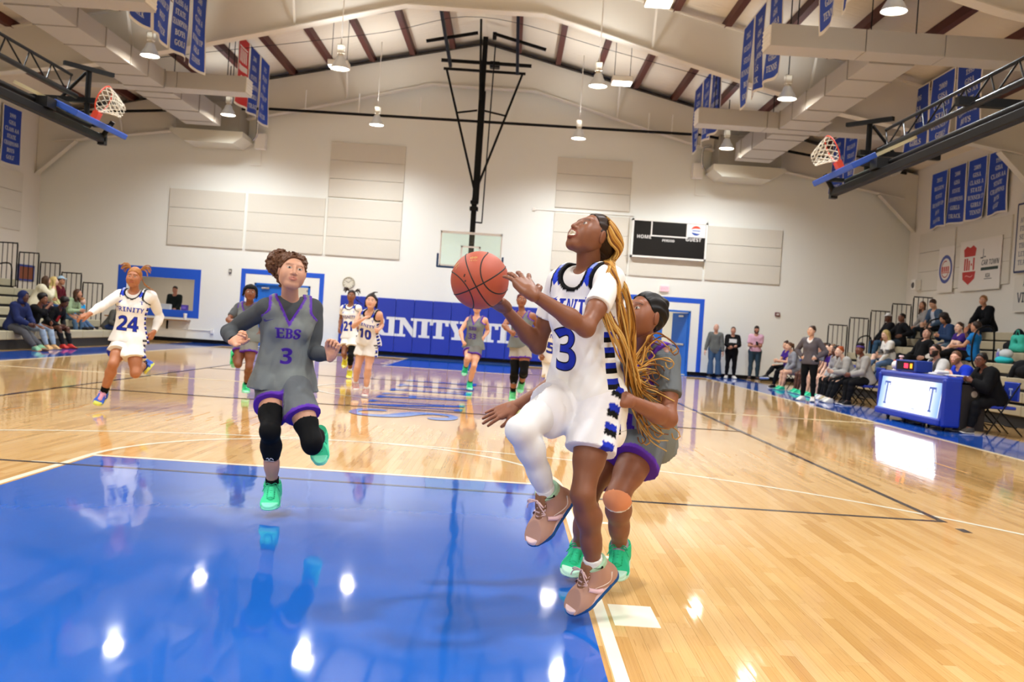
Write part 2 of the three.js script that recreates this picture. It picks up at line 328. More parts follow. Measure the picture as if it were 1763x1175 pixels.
// ---- roof: ridged, brown purlins under white insulation, white steel frames
const ceiling = structure('ceiling');
{
  const wrinkle = noiseTexture(256, (x, y) => 0.5 + 0.5 * (vnoise(x * 4, y * 40, 4, 40, 21) - 0.5) + 0.3 * (vnoise(x * 30, y * 30, 30, 30, 22) - 0.5));
  wrinkle.repeat.set(1 / 3, 1 / 3);
  const ins = std(0xe3d9c6, 0.7, 0, { bumpMap: wrinkle, bumpScale: 0.02 });
  for (const s of [-1, 1]) {
    const g = poly([[0, RIDGE + 0.1], [s * (SIDE + 0.4), roofY(SIDE + 0.4) + 0.1], [s * (SIDE + 0.4), roofY(SIDE + 0.4) + 0.3], [0, RIDGE + 0.3]], 36.6).translate(0, 0, FAR - 0.4);
    part('roof_insulation', metres(g), ins, ceiling);
    for (let k = 0; k < 10; k++) {   // purlins run along the court
      const x = s * (1.05 + k * 1.28 + (k > 7 ? 0.02 : 0));
      if (Math.abs(x) > 14.2) continue;
      const y = roofY(x);
      part('purlin', [bx(0.09, 0.2, 35.5, x, y, -12.3), bx(0.16, 0.02, 35.5, x + s * 0.03, y - 0.1, -12.3)], M.purlin, ceiling);
    }
  }
  // rigid frames: rafter web with flanges and a column at each side
  const depth = (x) => 1.12 + 0.22 * smoothstep(Math.abs(x), 0, 9) - 0.35 * smoothstep(Math.abs(x), 9, 14);
  for (const z of [-29.75, -22.1, -14.45, -6.8, 0.85]) {
    const fr = new THREE.Group(); fr.name = 'rafter_frame'; ceiling.add(fr);
    const top = [], bot = [], pos = [];
    for (const x of [-13.9, -9.2, -4.7, -1.7, 0, 1.7, 4.7, 9.2, 13.9]) { pos.push(x); top.push(roofY(x) - 0.1); bot.push(Math.abs(x) <= 1.7 ? roofY(1.7) - 1.13 : roofY(x) - depth(x)); }
    const outline = pos.map((x, i) => [x, bot[i]]).concat(pos.map((x, i) => [x, top[i]]).reverse());
    part('rafter_web', poly(outline, 0.02).translate(0, 0, z - 0.01), M.steel, fr);
    const fl = [], up = [];
    for (let i = 0; i + 1 < pos.length; i++) {
      fl.push(beam(V(pos[i], bot[i], z), V(pos[i + 1], bot[i + 1], z), 0.3, 0.03));
      up.push(beam(V(pos[i], top[i], z), V(pos[i + 1], top[i + 1], z), 0.24, 0.03));
    }
    part('rafter_flange', fl, M.steel, fr); part('rafter_flange', up, z < -29 ? std(0x2a2320, 0.6) : M.steel, fr);
    for (const s of [-1, 1]) {
      part('frame_haunch', [poly([[s * 14.34, 5.15], [s * 13.1, bot[8] + 0.1], [s * 13.3, roofY(13.3) - 0.1], [s * 14.34, roofY(14.34) - 0.1]], 0.03).translate(0, 0, z - 0.015), beam(V(s * 14.32, 5.15, z), V(s * 13.1, bot[8] + 0.08, z), 0.26, 0.03)], M.steel, fr);
      for (const x of [4.4, 8.3, 11.6]) part('flange_brace', beam(V(s * x, bot[0] + (roofY(x) - depth(x) - bot[0]) + 0.02, z), V(s * (x - 0.05), roofY(x) - 0.12, z + 0.75), 0.05, 0.05), M.steel, fr);
    }
  }
  // sprinkler main along the far wall and thin wires
  part('sprinkler_pipe', [rod(V(-13.6, 7.0, -28.9), V(-6.9, 7.62, -29.1), 0.045), rod(V(-6.9, 7.62, -29.1), V(7.2, 7.72, -29.1), 0.045), rod(V(7.2, 7.7, -29.1), V(13.6, 6.9, -28.9), 0.045)], M.black, ceiling);
  parts('pipe_hanger', [-5.6, -3.9, -1.95, 5.35, 6.1, 7.0].map((x) => rod(V(x, 7.66, -29.1), V(x, 8.3, -29.1), 0.02)), M.whitePaint, ceiling);
  part('ceiling_wire', [tube([V(-9, roofY(9) - 0.3, -24), V(-3, 9.25, -24.2), V(0, 9.9, -24.2), V(4, 9.2, -24.2), V(9, roofY(9) - 0.3, -24)], 0.008, 40, 4), tube([V(-9, roofY(9) - 0.35, -25.2), V(-3, 9.1, -25.3), V(0, 9.8, -25.4), V(4, 9.05, -25.4), V(9, roofY(9) - 0.4, -25.2)], 0.008, 40, 4)], M.gunmetal, ceiling);
}
// ---------------------------------------------------------------- lamps
const bellProfile = [[0.075, 0.30], [0.10, 0.27], [0.12, 0.2], [0.17, 0.12], [0.215, 0.03], [0.225, 0.0], [0.219, 0.0], [0.165, 0.115], [0.112, 0.2], [0.07, 0.27]].map(([a, b]) => new THREE.Vector2(a, b));
const bellGeo = new THREE.LatheGeometry(bellProfile, 32);
const bellMat = std(0xb9b9b7, 0.35, 0.6, { emissive: 0xfff4e6, emissiveIntensity: 0.12 }), ballastMat = std(0xd8d2c0, 0.5), glowMat = std(0xffffff, 0.5, 0, { emissive: 0xfff0da, emissiveIntensity: 30 });
const rowsZ = [-27.45, -21.15, -14.85, -8.55, -2.25, 4.0], colsX = [-7.53, -3.05, 3.05, 7.53];
const rowWord = ['farthest row', 'second farthest row', 'row beyond mid court', 'row before mid court', 'row over the near baseline', 'row behind the camera'], colWord = ['far left', 'left of centre', 'right of centre', 'far right'];
let lamp0;
rowsZ.forEach((z, i) => colsX.forEach((x, k) => {
  const label = `pendant bell lamp ${colWord[k]} in the ${rowWord[i]}`;
  const top = roofY(x) - 0.2 - 7.0;
  if (!lamp0) {
    const t = lamp0 = thing('pendant_lamp', label, 'lamp', [x, 7.0, z], 0, 'high bay lamps over the court');
    part('reflector', bellGeo, bellMat, t);
    part('lamp_bulb', new THREE.CylinderGeometry(0.2, 0.2, 0.012, 24).translate(0, 0.02, 0), glowMat, t);
    part('ballast', [rbx(0.17, 0.22, 0.17, 0, 0.46, 0, 0.03), new THREE.CylinderGeometry(0.06, 0.075, 0.08, 16).translate(0, 0.33, 0)], ballastMat, t);
    part('stem', new THREE.CylinderGeometry(0.014, 0.014, 1, 8).translate(0, 0.5, 0).scale(1, top - 0.55, 1).translate(0, 0.55, 0), M.gunmetal, t);
  } else {
    const c = copyOf(lamp0, [x, 7.0, z], 0, label);
    if (Math.abs(x) < 5) c.children[3].scale.y = 1; 
    if (Math.abs(x) < 5) { c.remove(c.children[3]); part('stem', new THREE.CylinderGeometry(0.014, 0.014, top - 0.55, 8).translate(0, 0.55 + (top - 0.55) / 2, 0), M.whitePaint, c); }
  }
  const l = new THREE.SpotLight(LAMP_COLOR, LAMP_POWER, 0, 1.35, 0.6, 2); l.position.set(x, 6.98, z); l.target.position.set(x, 0, z); l.castShadow = true; l.shadow.radius = 9;
  scene.add(l, l.target);
  // light that leaves the clear bell upwards
  const u = new THREE.SpotLight(LAMP_COLOR, Math.abs(x) > 5 ? 7 : 26, 0, 1.35, 0.5, 2); u.position.set(x, 7.34, z); u.target.position.set(x, 12, z); u.castShadow = true; u.shadow.radius = 9; scene.add(u, u.target);
}));
// square flat fittings
{
  let first;
  for (const [x, z, w] of [[-3.5, -23.35, 'left of the ridge beyond the second frame'], [3.8, -23.05, 'right of the ridge beyond the second frame'], [3.8, -17.0, 'right of the ridge nearer the camera']]) {
    const label = `square glowing box light ${w}`;
    if (!first) {
      first = thing('box_light', label, 'lamp', [x, 7.6, z]);
      part('housing', rbx(0.52, 0.14, 0.46, 0, 0.08, 0, 0.02), M.whitePaint, first);
      part('light_panel', bx(0.48, 0.015, 0.42, 0, 0.0, 0), std(0xffffff, 0.5, 0, { emissive: 0xfff4e2, emissiveIntensity: 7 }), first);
      parts('hanger', [rod(V(0.2, 0.1, 0), V(0.2, 1.75, 0), 0.008), rod(V(-0.2, 0.1, 0), V(-0.2, 1.75, 0), 0.008)], M.gunmetal, first);
    } else copyOf(first, [x, 7.6, z], 0, label);
    const l = new THREE.RectAreaLight(LAMP_COLOR, 14, 0.48, 0.42); l.position.set(x, 7.585, z); l.rotation.x = -PI / 2; scene.add(l);
  }
}

// ---------------------------------------------------------------- ducts and wall units
const ductBox = (x0, x1, y0, y1, z0, z1) => rbx(Math.abs(x1 - x0), y1 - y0, Math.abs(z1 - z0), (x0 + x1) / 2, (y0 + y1) / 2, (z0 + z1) / 2, 0.006, 1);
for (const s of [-1, 1]) {
  const side = s < 0 ? 'left' : 'right';
  const t = thing('air_duct', `square sheet metal air duct with cross branches along the ${side} side of the ceiling`, 'duct', [s * 8.3, 6.8, -20]);
  const L = (x) => x * s - s * 8.3, ym = -6.8;
  const at = (g) => g.translate(0, ym, 20);
  const X = (a) => s * a - s * 8.3;
  // trunk in bolted lengths, stepping down in size towards the near end
  const segs = [[-27.6, -26.2, 0.62], [-26.2, -24.7, 0.6], [-24.7, -24.1, 0.58], [-23.4, -22.3, 0.5], [-22.3, -21.2, 0.5], [-21.2, -19.8, 0.48], [-19.8, -18.4, 0.46], [-18.4, -17.2, 0.44]];
  for (const [a, b, h] of segs) part('duct_section', at(ductBox(X(8.0), X(8.9 + (a < -23 ? 0.12 : 0)), 6.8, 6.8 + h * 0.9, a + 0.012, b - 0.012)), M.duct, t);
  parts('duct_joint', segs.map(([a, , h]) => at(ductBox(X(7.98), X(8.92 + (a < -23 ? 0.12 : 0)), 6.78, 6.82 + h * 0.9, a - 0.012, a + 0.012))), std(0xa9a59e, 0.5, 0.3), t);
  for (const z of [-23.75, -16.85]) {
    for (const [a, b] of [[5.9, 7.7], [7.7, 9.2], [9.2, 11.2]]) part('branch_section', at(ductBox(X(a), X(b) - s * 0.015, 6.82, 7.24, z - 0.3, z + 0.3)), M.duct, t);
    part('branch_end_grille', [at(span(X(5.885), X(5.9), 6.85, 7.21, z - 0.27, z + 0.27)), ...[0, 1, 2, 3, 4].map((k) => at(span(X(5.87), X(5.885), 6.88 + k * 0.08, 6.9 + k * 0.08, z - 0.26, z + 0.26)))], M.whitePaint, t);
    parts('duct_hanger', [[6.4, -0.25], [6.4, 0.25], [8.0, -0.35], [8.6, 0.35]].map(([x, dz]) => at(rod(V(X(x), 7.2, z + dz), V(X(x), roofY(x) - 0.1, z + dz), 0.012))), M.gunmetal, t);
  }
  part('elbow_section', [at(ductBox(X(7.97), X(9.05), 6.8, 7.35, -28.2, -27.6))], M.duct, t);
  const u = thing('air_handler', `white air handling unit mounted high on the far wall at ${side}`, 'air unit', [s * 8.5, 6.4, -29.3]);
  const U = (a) => s * a - s * 8.5, lift = (g) => g.translate(0, -6.4, 29.3);
  part('unit_cabinet', lift(rbx(2.0, 0.95, 1.15, U(8.6), 7.25, -29.45, 0.02)), std(0x9c988c, 0.5, 0.2), u);
  part('drain_pan', [lift(poly([[U(7.45), 6.78], [U(9.75), 6.78], [U(9.75), 6.66], [U(9.3), 6.4], [U(7.75), 6.4], [U(7.45), 6.62]].map(([a, b]) => [a, b]), 1.25).translate(0, 0, -30.05))], std(0xd8d5c6, 0.45), u);
  part('control_box', [lift(rbx(0.34, 0.5, 0.3, U(7.15), 6.7, -29.9, 0.02)), lift(rod(V(U(7.15), 6.45, -30.03), V(U(7.15), 5.95, -30.03), 0.012)), lift(rod(V(U(7.15), 5.95, -30.03), V(U(7.5), 5.95, -30.03), 0.012))], M.whitePaint, u);
  part('refrigerant_pipe', [lift(tube([V(U(7.5), 7.5, -29.6), V(U(7.25), 7.4, -29.6), V(U(7.25), 6.9, -29.7), V(U(7.4), 6.7, -29.8)], 0.035, 20, 6))], M.chrome, u);
}

// ---------------------------------------------------------------- far basket, hung from the roof
{
  const t = thing('basketball_backstop', 'far main backstop with glass backboard on a black mast hung from the roof', 'backstop', [0.05, 2.9, -27.4]);
  const at = (g) => g.translate(-0.05, -2.9, 27.4), z = -27.4, Z2 = -27.75;
  part('backboard_glass', at(bx(1.78, 1.02, 0.012, 0.03, 3.44, z)), M.glass, t);
  part('backboard_frame', [at(span(-0.9, 0.96, 3.9, 3.97, z - 0.03, z + 0.02)), at(span(-0.9, 0.96, 2.9, 2.95, z - 0.03, z + 0.02)), at(span(-0.9, -0.86, 2.9, 3.97, z - 0.03, z + 0.02)), at(span(0.92, 0.96, 2.9, 3.97, z - 0.03, z + 0.02))], M.whitePaint, t);
  part('shooter_square', [[-0.27, 0.33, 3.5, 3.55], [-0.27, 0.33, 3.05, 3.1], [-0.27, -0.22, 3.05, 3.55], [0.28, 0.33, 3.05, 3.55]].map(([a, b, c, d]) => at(span(a, b, c, d, z + 0.007, z + 0.01))), M.whitePaint, t);
  part('backboard_pad', [at(rbx(1.98, 0.06, 0.09, 0.03, 2.88, z, 0.02)), at(rbx(0.06, 0.42, 0.09, -0.95, 3.07, z, 0.02)), at(rbx(0.06, 0.42, 0.09, 1.01, 3.07, z, 0.02))], std(0x1c3f66, 0.6), t);
  const rim = part('rim', [at(new THREE.TorusGeometry(0.23, 0.011, 8, 32).rotateX(PI / 2).translate(0.03, 3.05, z + 0.4)), at(bx(0.16, 0.1, 0.17, 0.03, 3.03, z + 0.09))], std(0xd9401c, 0.45), t);
  part('net', netGeo((a, h) => V(0.03 + Math.sin(a) * lerp(0.225, 0.12, h), 3.04 - 0.42 * h, z + 0.4 + Math.cos(a) * lerp(0.225, 0.12, h))).map(at), std(0xe6e2d6, 0.8), rim);
  part('mast', [at(bx(0.16, 2.2, 0.16, 0.03, 3.95, Z2)), at(bx(0.2, 3.4, 0.2, 0.06, 6.6, Z2)), at(bx(0.15, 2.1, 0.15, 0.05, 8.9, Z2)), at(rbx(0.26, 0.12, 0.26, 0.03, 4.72, Z2, 0.02)), at(rbx(0.24, 0.1, 0.24, 0.03, 4.92, Z2, 0.02)), at(bx(0.1, 0.1, 0.3, 0.03, 3.7, Z2 + 0.15)), at(bx(0.1, 0.1, 0.3, 0.03, 3.1, Z2 + 0.15))], M.black, t);
  parts('v_brace', [at(rod(V(0.0, 5.3, Z2), V(-1.08, 8.92, Z2), 0.035)), at(rod(V(0.06, 5.3, Z2), V(1.24, 8.92, Z2), 0.035)), at(rod(V(-0.06, 7.72, Z2), V(-0.72, 7.6, Z2), 0.03)), at(rod(V(0.16, 7.72, Z2), V(0.85, 7.6, Z2), 0.03))], M.black, t);
  parts('cross_bar', [at(bx(2.5, 0.07, 0.07, 0.08, 8.92, Z2)), at(bx(2.75, 0.09, 0.09, 0.12, 9.17, Z2))], M.black, t);
  parts('support_tube', [at(beam(V(-0.95, 8.95, Z2 + 0.2), V(-1.18, 10.1, -25.2), 0.09, 0.09)), at(beam(V(1.08, 8.85, Z2 + 0.2), V(1.0, 10.2, -25.2), 0.09, 0.09))], M.gunmetal, t);
  parts('roof_clamp_bar', [at(bx(3.0, 0.08, 0.08, -0.05, 9.96, -25.2)), at(beam(V(-1.62, 9.35, -26.5), V(-0.13, 9.69, -26.5), 0.08, 0.08)), at(beam(V(0.32, 9.7, -26.5), V(1.88, 9.33, -26.5), 0.08, 0.08))], M.black, t);
  parts('hoist_cable', [at(rod(V(0.36, 9.7, Z2 + 0.1), V(0.3, 4.3, Z2 + 0.1), 0.02)), at(rod(V(0.3, 4.3, Z2 + 0.1), V(0.05, 4.32, Z2), 0.025)), at(rod(V(-0.08, 10.2, -26.8), V(0.0, 8.0, Z2 + 0.15), 0.035))], M.black, t);
  parts('hoist_motor', [at(rbx(0.32, 0.2, 0.3, 0.35, 9.35, -28.6, 0.04)), at(rbx(0.12, 0.22, 0.12, 0.34, 9.78, -27.0, 0.02))], M.gunmetal, t);
}
function netGeo(at, n = 12, rows = 6) {   // cords of a basketball net between rim (h = 0) and mouth (h = 1)
  const gs = [];
  for (let k = 0; k < n; k++) for (const d of [-1, 1]) {
    const pts = []; for (let i = 0; i <= rows; i++) pts.push(at((k + d * 0.25 * (i % 2 ? 1 : 0) * 2) / n * 2 * PI, i / rows));
    gs.push(new THREE.TubeGeometry(new THREE.CatmullRomCurve3(pts), rows * 2, 0.006, 4));
  }
  return gs;
}
// ---------------------------------------------------------------- folded side baskets over the ends of the centre line
for (const s of [-1, 1]) {
  const side = s < 0 ? 'left' : 'right', base = s < 0 ? V(-5.62, 4.08, -14.35) : V(6.55, 4.08, -14.35);
  const t = thing('basketball_backstop', `folded up side backstop with blue padded board and lattice truss at upper ${side}`, 'backstop', [base.x, base.y, base.z]);
  const down = (s < 0 ? V(0.92, -0.39, 0) : V(-0.88, -0.47, 0)), n = V(-down.y * s * -1, 0, 0);
  const nor = s < 0 ? V(0.39, 0.92, 0) : V(-0.47, 0.88, 0);
  const rot = new THREE.Matrix4().makeBasis(V(0, 0, 1), down.clone().negate(), nor.clone().multiplyScalar(1));
  // board frame: x along the court, y towards the board's top edge, z out of its face
  const basis = (() => { const x = V(0, 0, 1), y = down.clone().negate(), z = x.clone().cross(y); return { m: new THREE.Matrix4().makeBasis(x, y, z), f: Math.sign(z.dot(nor)) }; })();
  const B = (g) => g.applyMatrix4(basis.m), f = basis.f;
  part('backboard_glass', B(bx(1.78, 1.0, 0.012, 0, 0.53, 0)), M.glass, t);
  part('backboard_frame', [B(bx(1.83, 0.05, 0.05, 0, 1.05, 0)), B(bx(1.83, 0.05, 0.05, 0, 0.03, 0)), B(bx(0.05, 1.05, 0.05, -0.9, 0.53, 0)), B(bx(0.05, 1.05, 0.05, 0.9, 0.53, 0))], std(0xc9c29c, 0.5), t);
  part('backboard_pad', [B(rbx(1.96, 0.07, 0.1, 0, -0.02, 0, 0.02)), B(rbx(0.07, 0.4, 0.1, -0.95, 0.16, 0, 0.02)), B(rbx(0.07, 0.4, 0.1, 0.95, 0.16, 0, 0.02))], std(0x2150b8, 0.55), t);
  const rim = part('rim', [B(new THREE.TorusGeometry(0.23, 0.011, 8, 32).rotateX(PI / 2).translate(0, 0.14, f * 0.4)), B(bx(0.15, 0.1, 0.17, 0, 0.13, f * 0.09))], std(0xe2431f, 0.45), t);
  part('net', netGeo((a, h) => V(Math.sin(a) * lerp(0.225, 0.1, h), 0.14 - 0.36 * h, f * (0.4 - 0.05 * h * h) + Math.cos(a) * lerp(0.225, 0.1, h))).map(B), std(0xe9e4d4, 0.8), rim);
  const zr = 14.35, q = s < 0 ? { x: -5.98, y: 4.0, tx: -6.35 } : { x: 6.86, y: 3.92, tx: 7.5 };
  const loc = (g) => g.translate(-base.x, -base.y, -base.z);
  part('mast_beam', [loc(rbx(0.12, 0.13, 8.2, q.x, q.y, -11.2, 0.02)), loc(rod(V(q.x + s * 0.12, q.y + 0.17, -15.0), V(q.x + s * 0.12, q.y + 0.17, -7.2), 0.05)), loc(rod(V(q.x, q.y - 0.02, -15.2), V(q.x - s * 0.2, q.y + 0.3, -15.2), 0.045))], M.black, t);
  parts('board_bracket', [loc(bx(0.3, 0.06, 0.1, q.x - s * 0.05, q.y + 0.2, -15.1)), loc(bx(0.35, 0.06, 0.5, q.x + s * 0.12, q.y + 0.28, -13.7)), loc(bx(0.2, 0.16, 0.3, q.x, q.y + 0.15, -13.2)), loc(bx(0.12, 0.2, 0.12, q.x, q.y, -15.28))], M.gunmetal, t);
  const truss = (x, y, za, zb, name) => {
    const gs = [rod(V(x, y, za), V(x, y, zb), 0.045), rod(V(x + s * 0.1, y + 0.36, za), V(x + s * 0.1, y + 0.36, zb), 0.028)];
    for (let z = za, k = 0; z < zb - 0.2; z += 0.36, k++) gs.push(k % 2 ? rod(V(x, y, z), V(x + s * 0.1, y + 0.36, z + 0.36), 0.014, 6) : rod(V(x + s * 0.1, y + 0.36, z), V(x, y, z + 0.36), 0.014, 6));
    part(name, gs.map(loc), M.gunmetal, t);
  };
  truss(q.tx, 4.66, -15.0, -7.6, 'lattice_truss');
  truss(q.tx + s * 0.95, 4.35, -11.6, -7.4, 'lattice_truss');
  parts('hanger_bracket', [loc(beam(V(q.tx - s * 0.3, 4.62, -15.1), V(q.tx + s * 1.1, 4.62, -15.1), 0.09, 0.09)), loc(beam(V(q.tx - s * 0.45, 5.15, -15.4), V(q.tx + s * 0.1, 5.15, -14.7), 0.07, 0.07)), loc(rod(V(q.tx - s * 0.15, 5.15, -15.1), V(q.tx - s * 0.15, 4.3, -15.1), 0.05)), loc(rod(V(q.tx - s * 0.1, 5.1, -15.1), V(q.tx + s * 0.3, 4.65, -15.1), 0.03)), loc(beam(V(q.tx - s * 0.2, 4.72, -11.7), V(q.tx + s * 2.6, 4.72, -11.7), 0.12, 0.12))], M.black, t);
  part('pulley', [loc(new THREE.CylinderGeometry(0.14, 0.14, 0.05, 20).rotateX(PI / 2).translate(q.tx + s * 0.12, 4.3, -14.6))], std(0x8a8580, 0.6), t);
}

// ---------------------------------------------------------------- banners
const bannerTex = [['2009', 'GISA', 'CLASS A', 'STATE', 'RUNNER UP', 'GIRLS', 'TENNIS'], ['1999', 'GISA', 'CLASS AA', 'STATE', 'CHAMPIONS', 'BOYS', 'GOLF'], ['2012', 'REGION', 'STATE', 'RUNNER UP', 'BOYS', 'SOCCER'], ['2006', 'GISA', 'STATE', 'CHAMPIONS', 'GIRLS', 'TRACK']].map((lines, k) => canvasTexture(256, 400, (x, w, h) => {
  x.fillStyle = ['#1b46b4', '#1740a8', '#1c49ba', '#193fa6'][k]; x.fillRect(0, 0, w, h);
  x.fillStyle = '#dcdcd6'; x.textAlign = 'center'; x.font = 'bold 40px serif';
  lines.forEach((s, i) => x.fillText(s, w / 2, 66 + i * (300 / (lines.length - 1)), w * 0.8));
}));
const bannerMats = bannerTex.map((map) => std(0xffffff, 0.7, 0, { map, side: THREE.DoubleSide }));
const redBanner = std(0xffffff, 0.7, 0, { map: canvasTexture(256, 400, (x, w, h) => {
  x.fillStyle = '#c92a30'; x.fillRect(0, 0, w, h); x.fillStyle = '#ece6e2'; x.textAlign = 'center'; x.font = 'bold 46px sans-serif';
  x.fillRect(30, 50, 196, 10); for (let i = 0; i < 5; i++) x.fillRect(44 + i * 36, 66, 22, 76); x.fillRect(30, 160, 196, 34); x.beginPath(); x.ellipse(128, 270, 46, 54, 0, 0, 7); x.fill(); x.fillStyle = '#c92a30'; x.fillRect(110, 250, 36, 40);
}) });
const bannerEdge = std(0xe6e2d8, 0.8);
function banner(label, group, pos, turn, w, h, m, amp = 0.05, ph = 0) {
  const t = thing('banner', label, 'banner', pos, turn, group), nx = 10, ny = 12;
  const bend = (u, v) => Math.sin(u * 5 + v * 3 + ph) * amp * v + Math.sin(u * 9 - v * 2 + ph * 2) * amp * 0.4 * v;
  const sheet = (u0, u1, v0, v1, th) => {   // a cloth sheet with thickness; u across, v downwards
    const f = new THREE.BoxGeometry(1, 1, 1, nx, ny, 1), p = f.attributes.position, uv = f.attributes.uv;
    for (let k = 0; k < p.count; k++) {
      const u = lerp(u0, u1, p.getX(k) + 0.5), v = lerp(v0, v1, 0.5 - p.getY(k)), z = p.getZ(k);
      p.setXYZ(k, (u - 0.5) * w, -v * h - 0.02 * Math.sin(u * 4 + ph) * v, bend(u, v) + z * th);
      uv.setXY(k, clamp((u - 0.03) / 0.94, 0, 1), clamp(1 - (v - 0.02) / 0.96, 0, 1));
    }
    f.computeVertexNormals(); return f;
  };
  part('banner_cloth', sheet(0.04, 0.96, 0, 0.975, 0.006), m, t);
  part('fringe', [sheet(0, 0.045, 0, 1, 0.008), sheet(0.955, 1, 0, 1, 0.008), sheet(0, 1, 0.97, 1, 0.008)], bannerEdge, t);
  part('banner_rod', rod(V(-w / 2, 0, 0), V(w / 2, 0, 0), 0.014), bannerEdge, t);
  return t;
}
{
  const ord = ['first', 'second', 'third', 'fourth'];
  const BN = (list, x, top, h, w, m0, where, group, turn) => list.forEach((z, i) => banner(`${ord[i]} blue banner from the far end ${where}`, group, [x, top, z], turn, w, h, bannerMats[(m0 + i) % 4], 0.05, i * 2.1 + x));
  BN([-21.35, -20.15, -19.0, -17.85], -6.5, 8.7, 1.9, 1.05, 0, 'of those above the left duct', 'banners above the left duct', PI / 2);
  BN([-27.45, -26.3], -6.5, 8.7, 1.9, 1.05, 2, 'of those beside the red banner', 'banners beside the red one', PI / 2);
  banner('red banner with white print and an oval emblem among blue banners at left', null, [-6.5, 8.7, -25.15], PI / 2, 1.1, 1.9, redBanner, 0.04, 1);
  BN([-27.0, -25.75, -24.5], 6.5, 8.7, 1.92, 1.15, 1, 'of those beside the first right branch duct', 'banners beside the far right branch', -PI / 2);
  BN([-21.05, -20.0, -18.7], 6.5, 8.7, 1.94, 1.0, 2, 'of those left of the nearer right branch duct', 'banners left of the near right branch', -PI / 2);
  BN([-15.15, -14.0], 6.5, 8.7, 1.94, 1.0, 0, 'of those over the near right branch duct', 'banners over the near right branch', -PI / 2);
  BN([-22.05, -20.7, -19.4], 11.0, 7.72, 1.85, 1.24, 3, 'of those behind the right lattice truss', 'banners behind the right truss', -PI / 2);
  BN([-27.7, -26.6], 11.0, 7.65, 1.75, 1.05, 1, 'of those behind the right side basket', 'banners behind the right rim', -PI / 2);
  BN([-28.0, -26.8, -25.6, -24.4], 14.27, 6.85, 1.75, 1.12, 2, 'of those on the right wall above sponsor signs', 'banners on the right wall', -PI / 2);
  banner('blue banner hung on the left side wall at the picture edge', null, [-14.28, 6.9, -28.0], PI / 2, 1.15, 1.75, bannerMats[1], 0.02, 0);
}

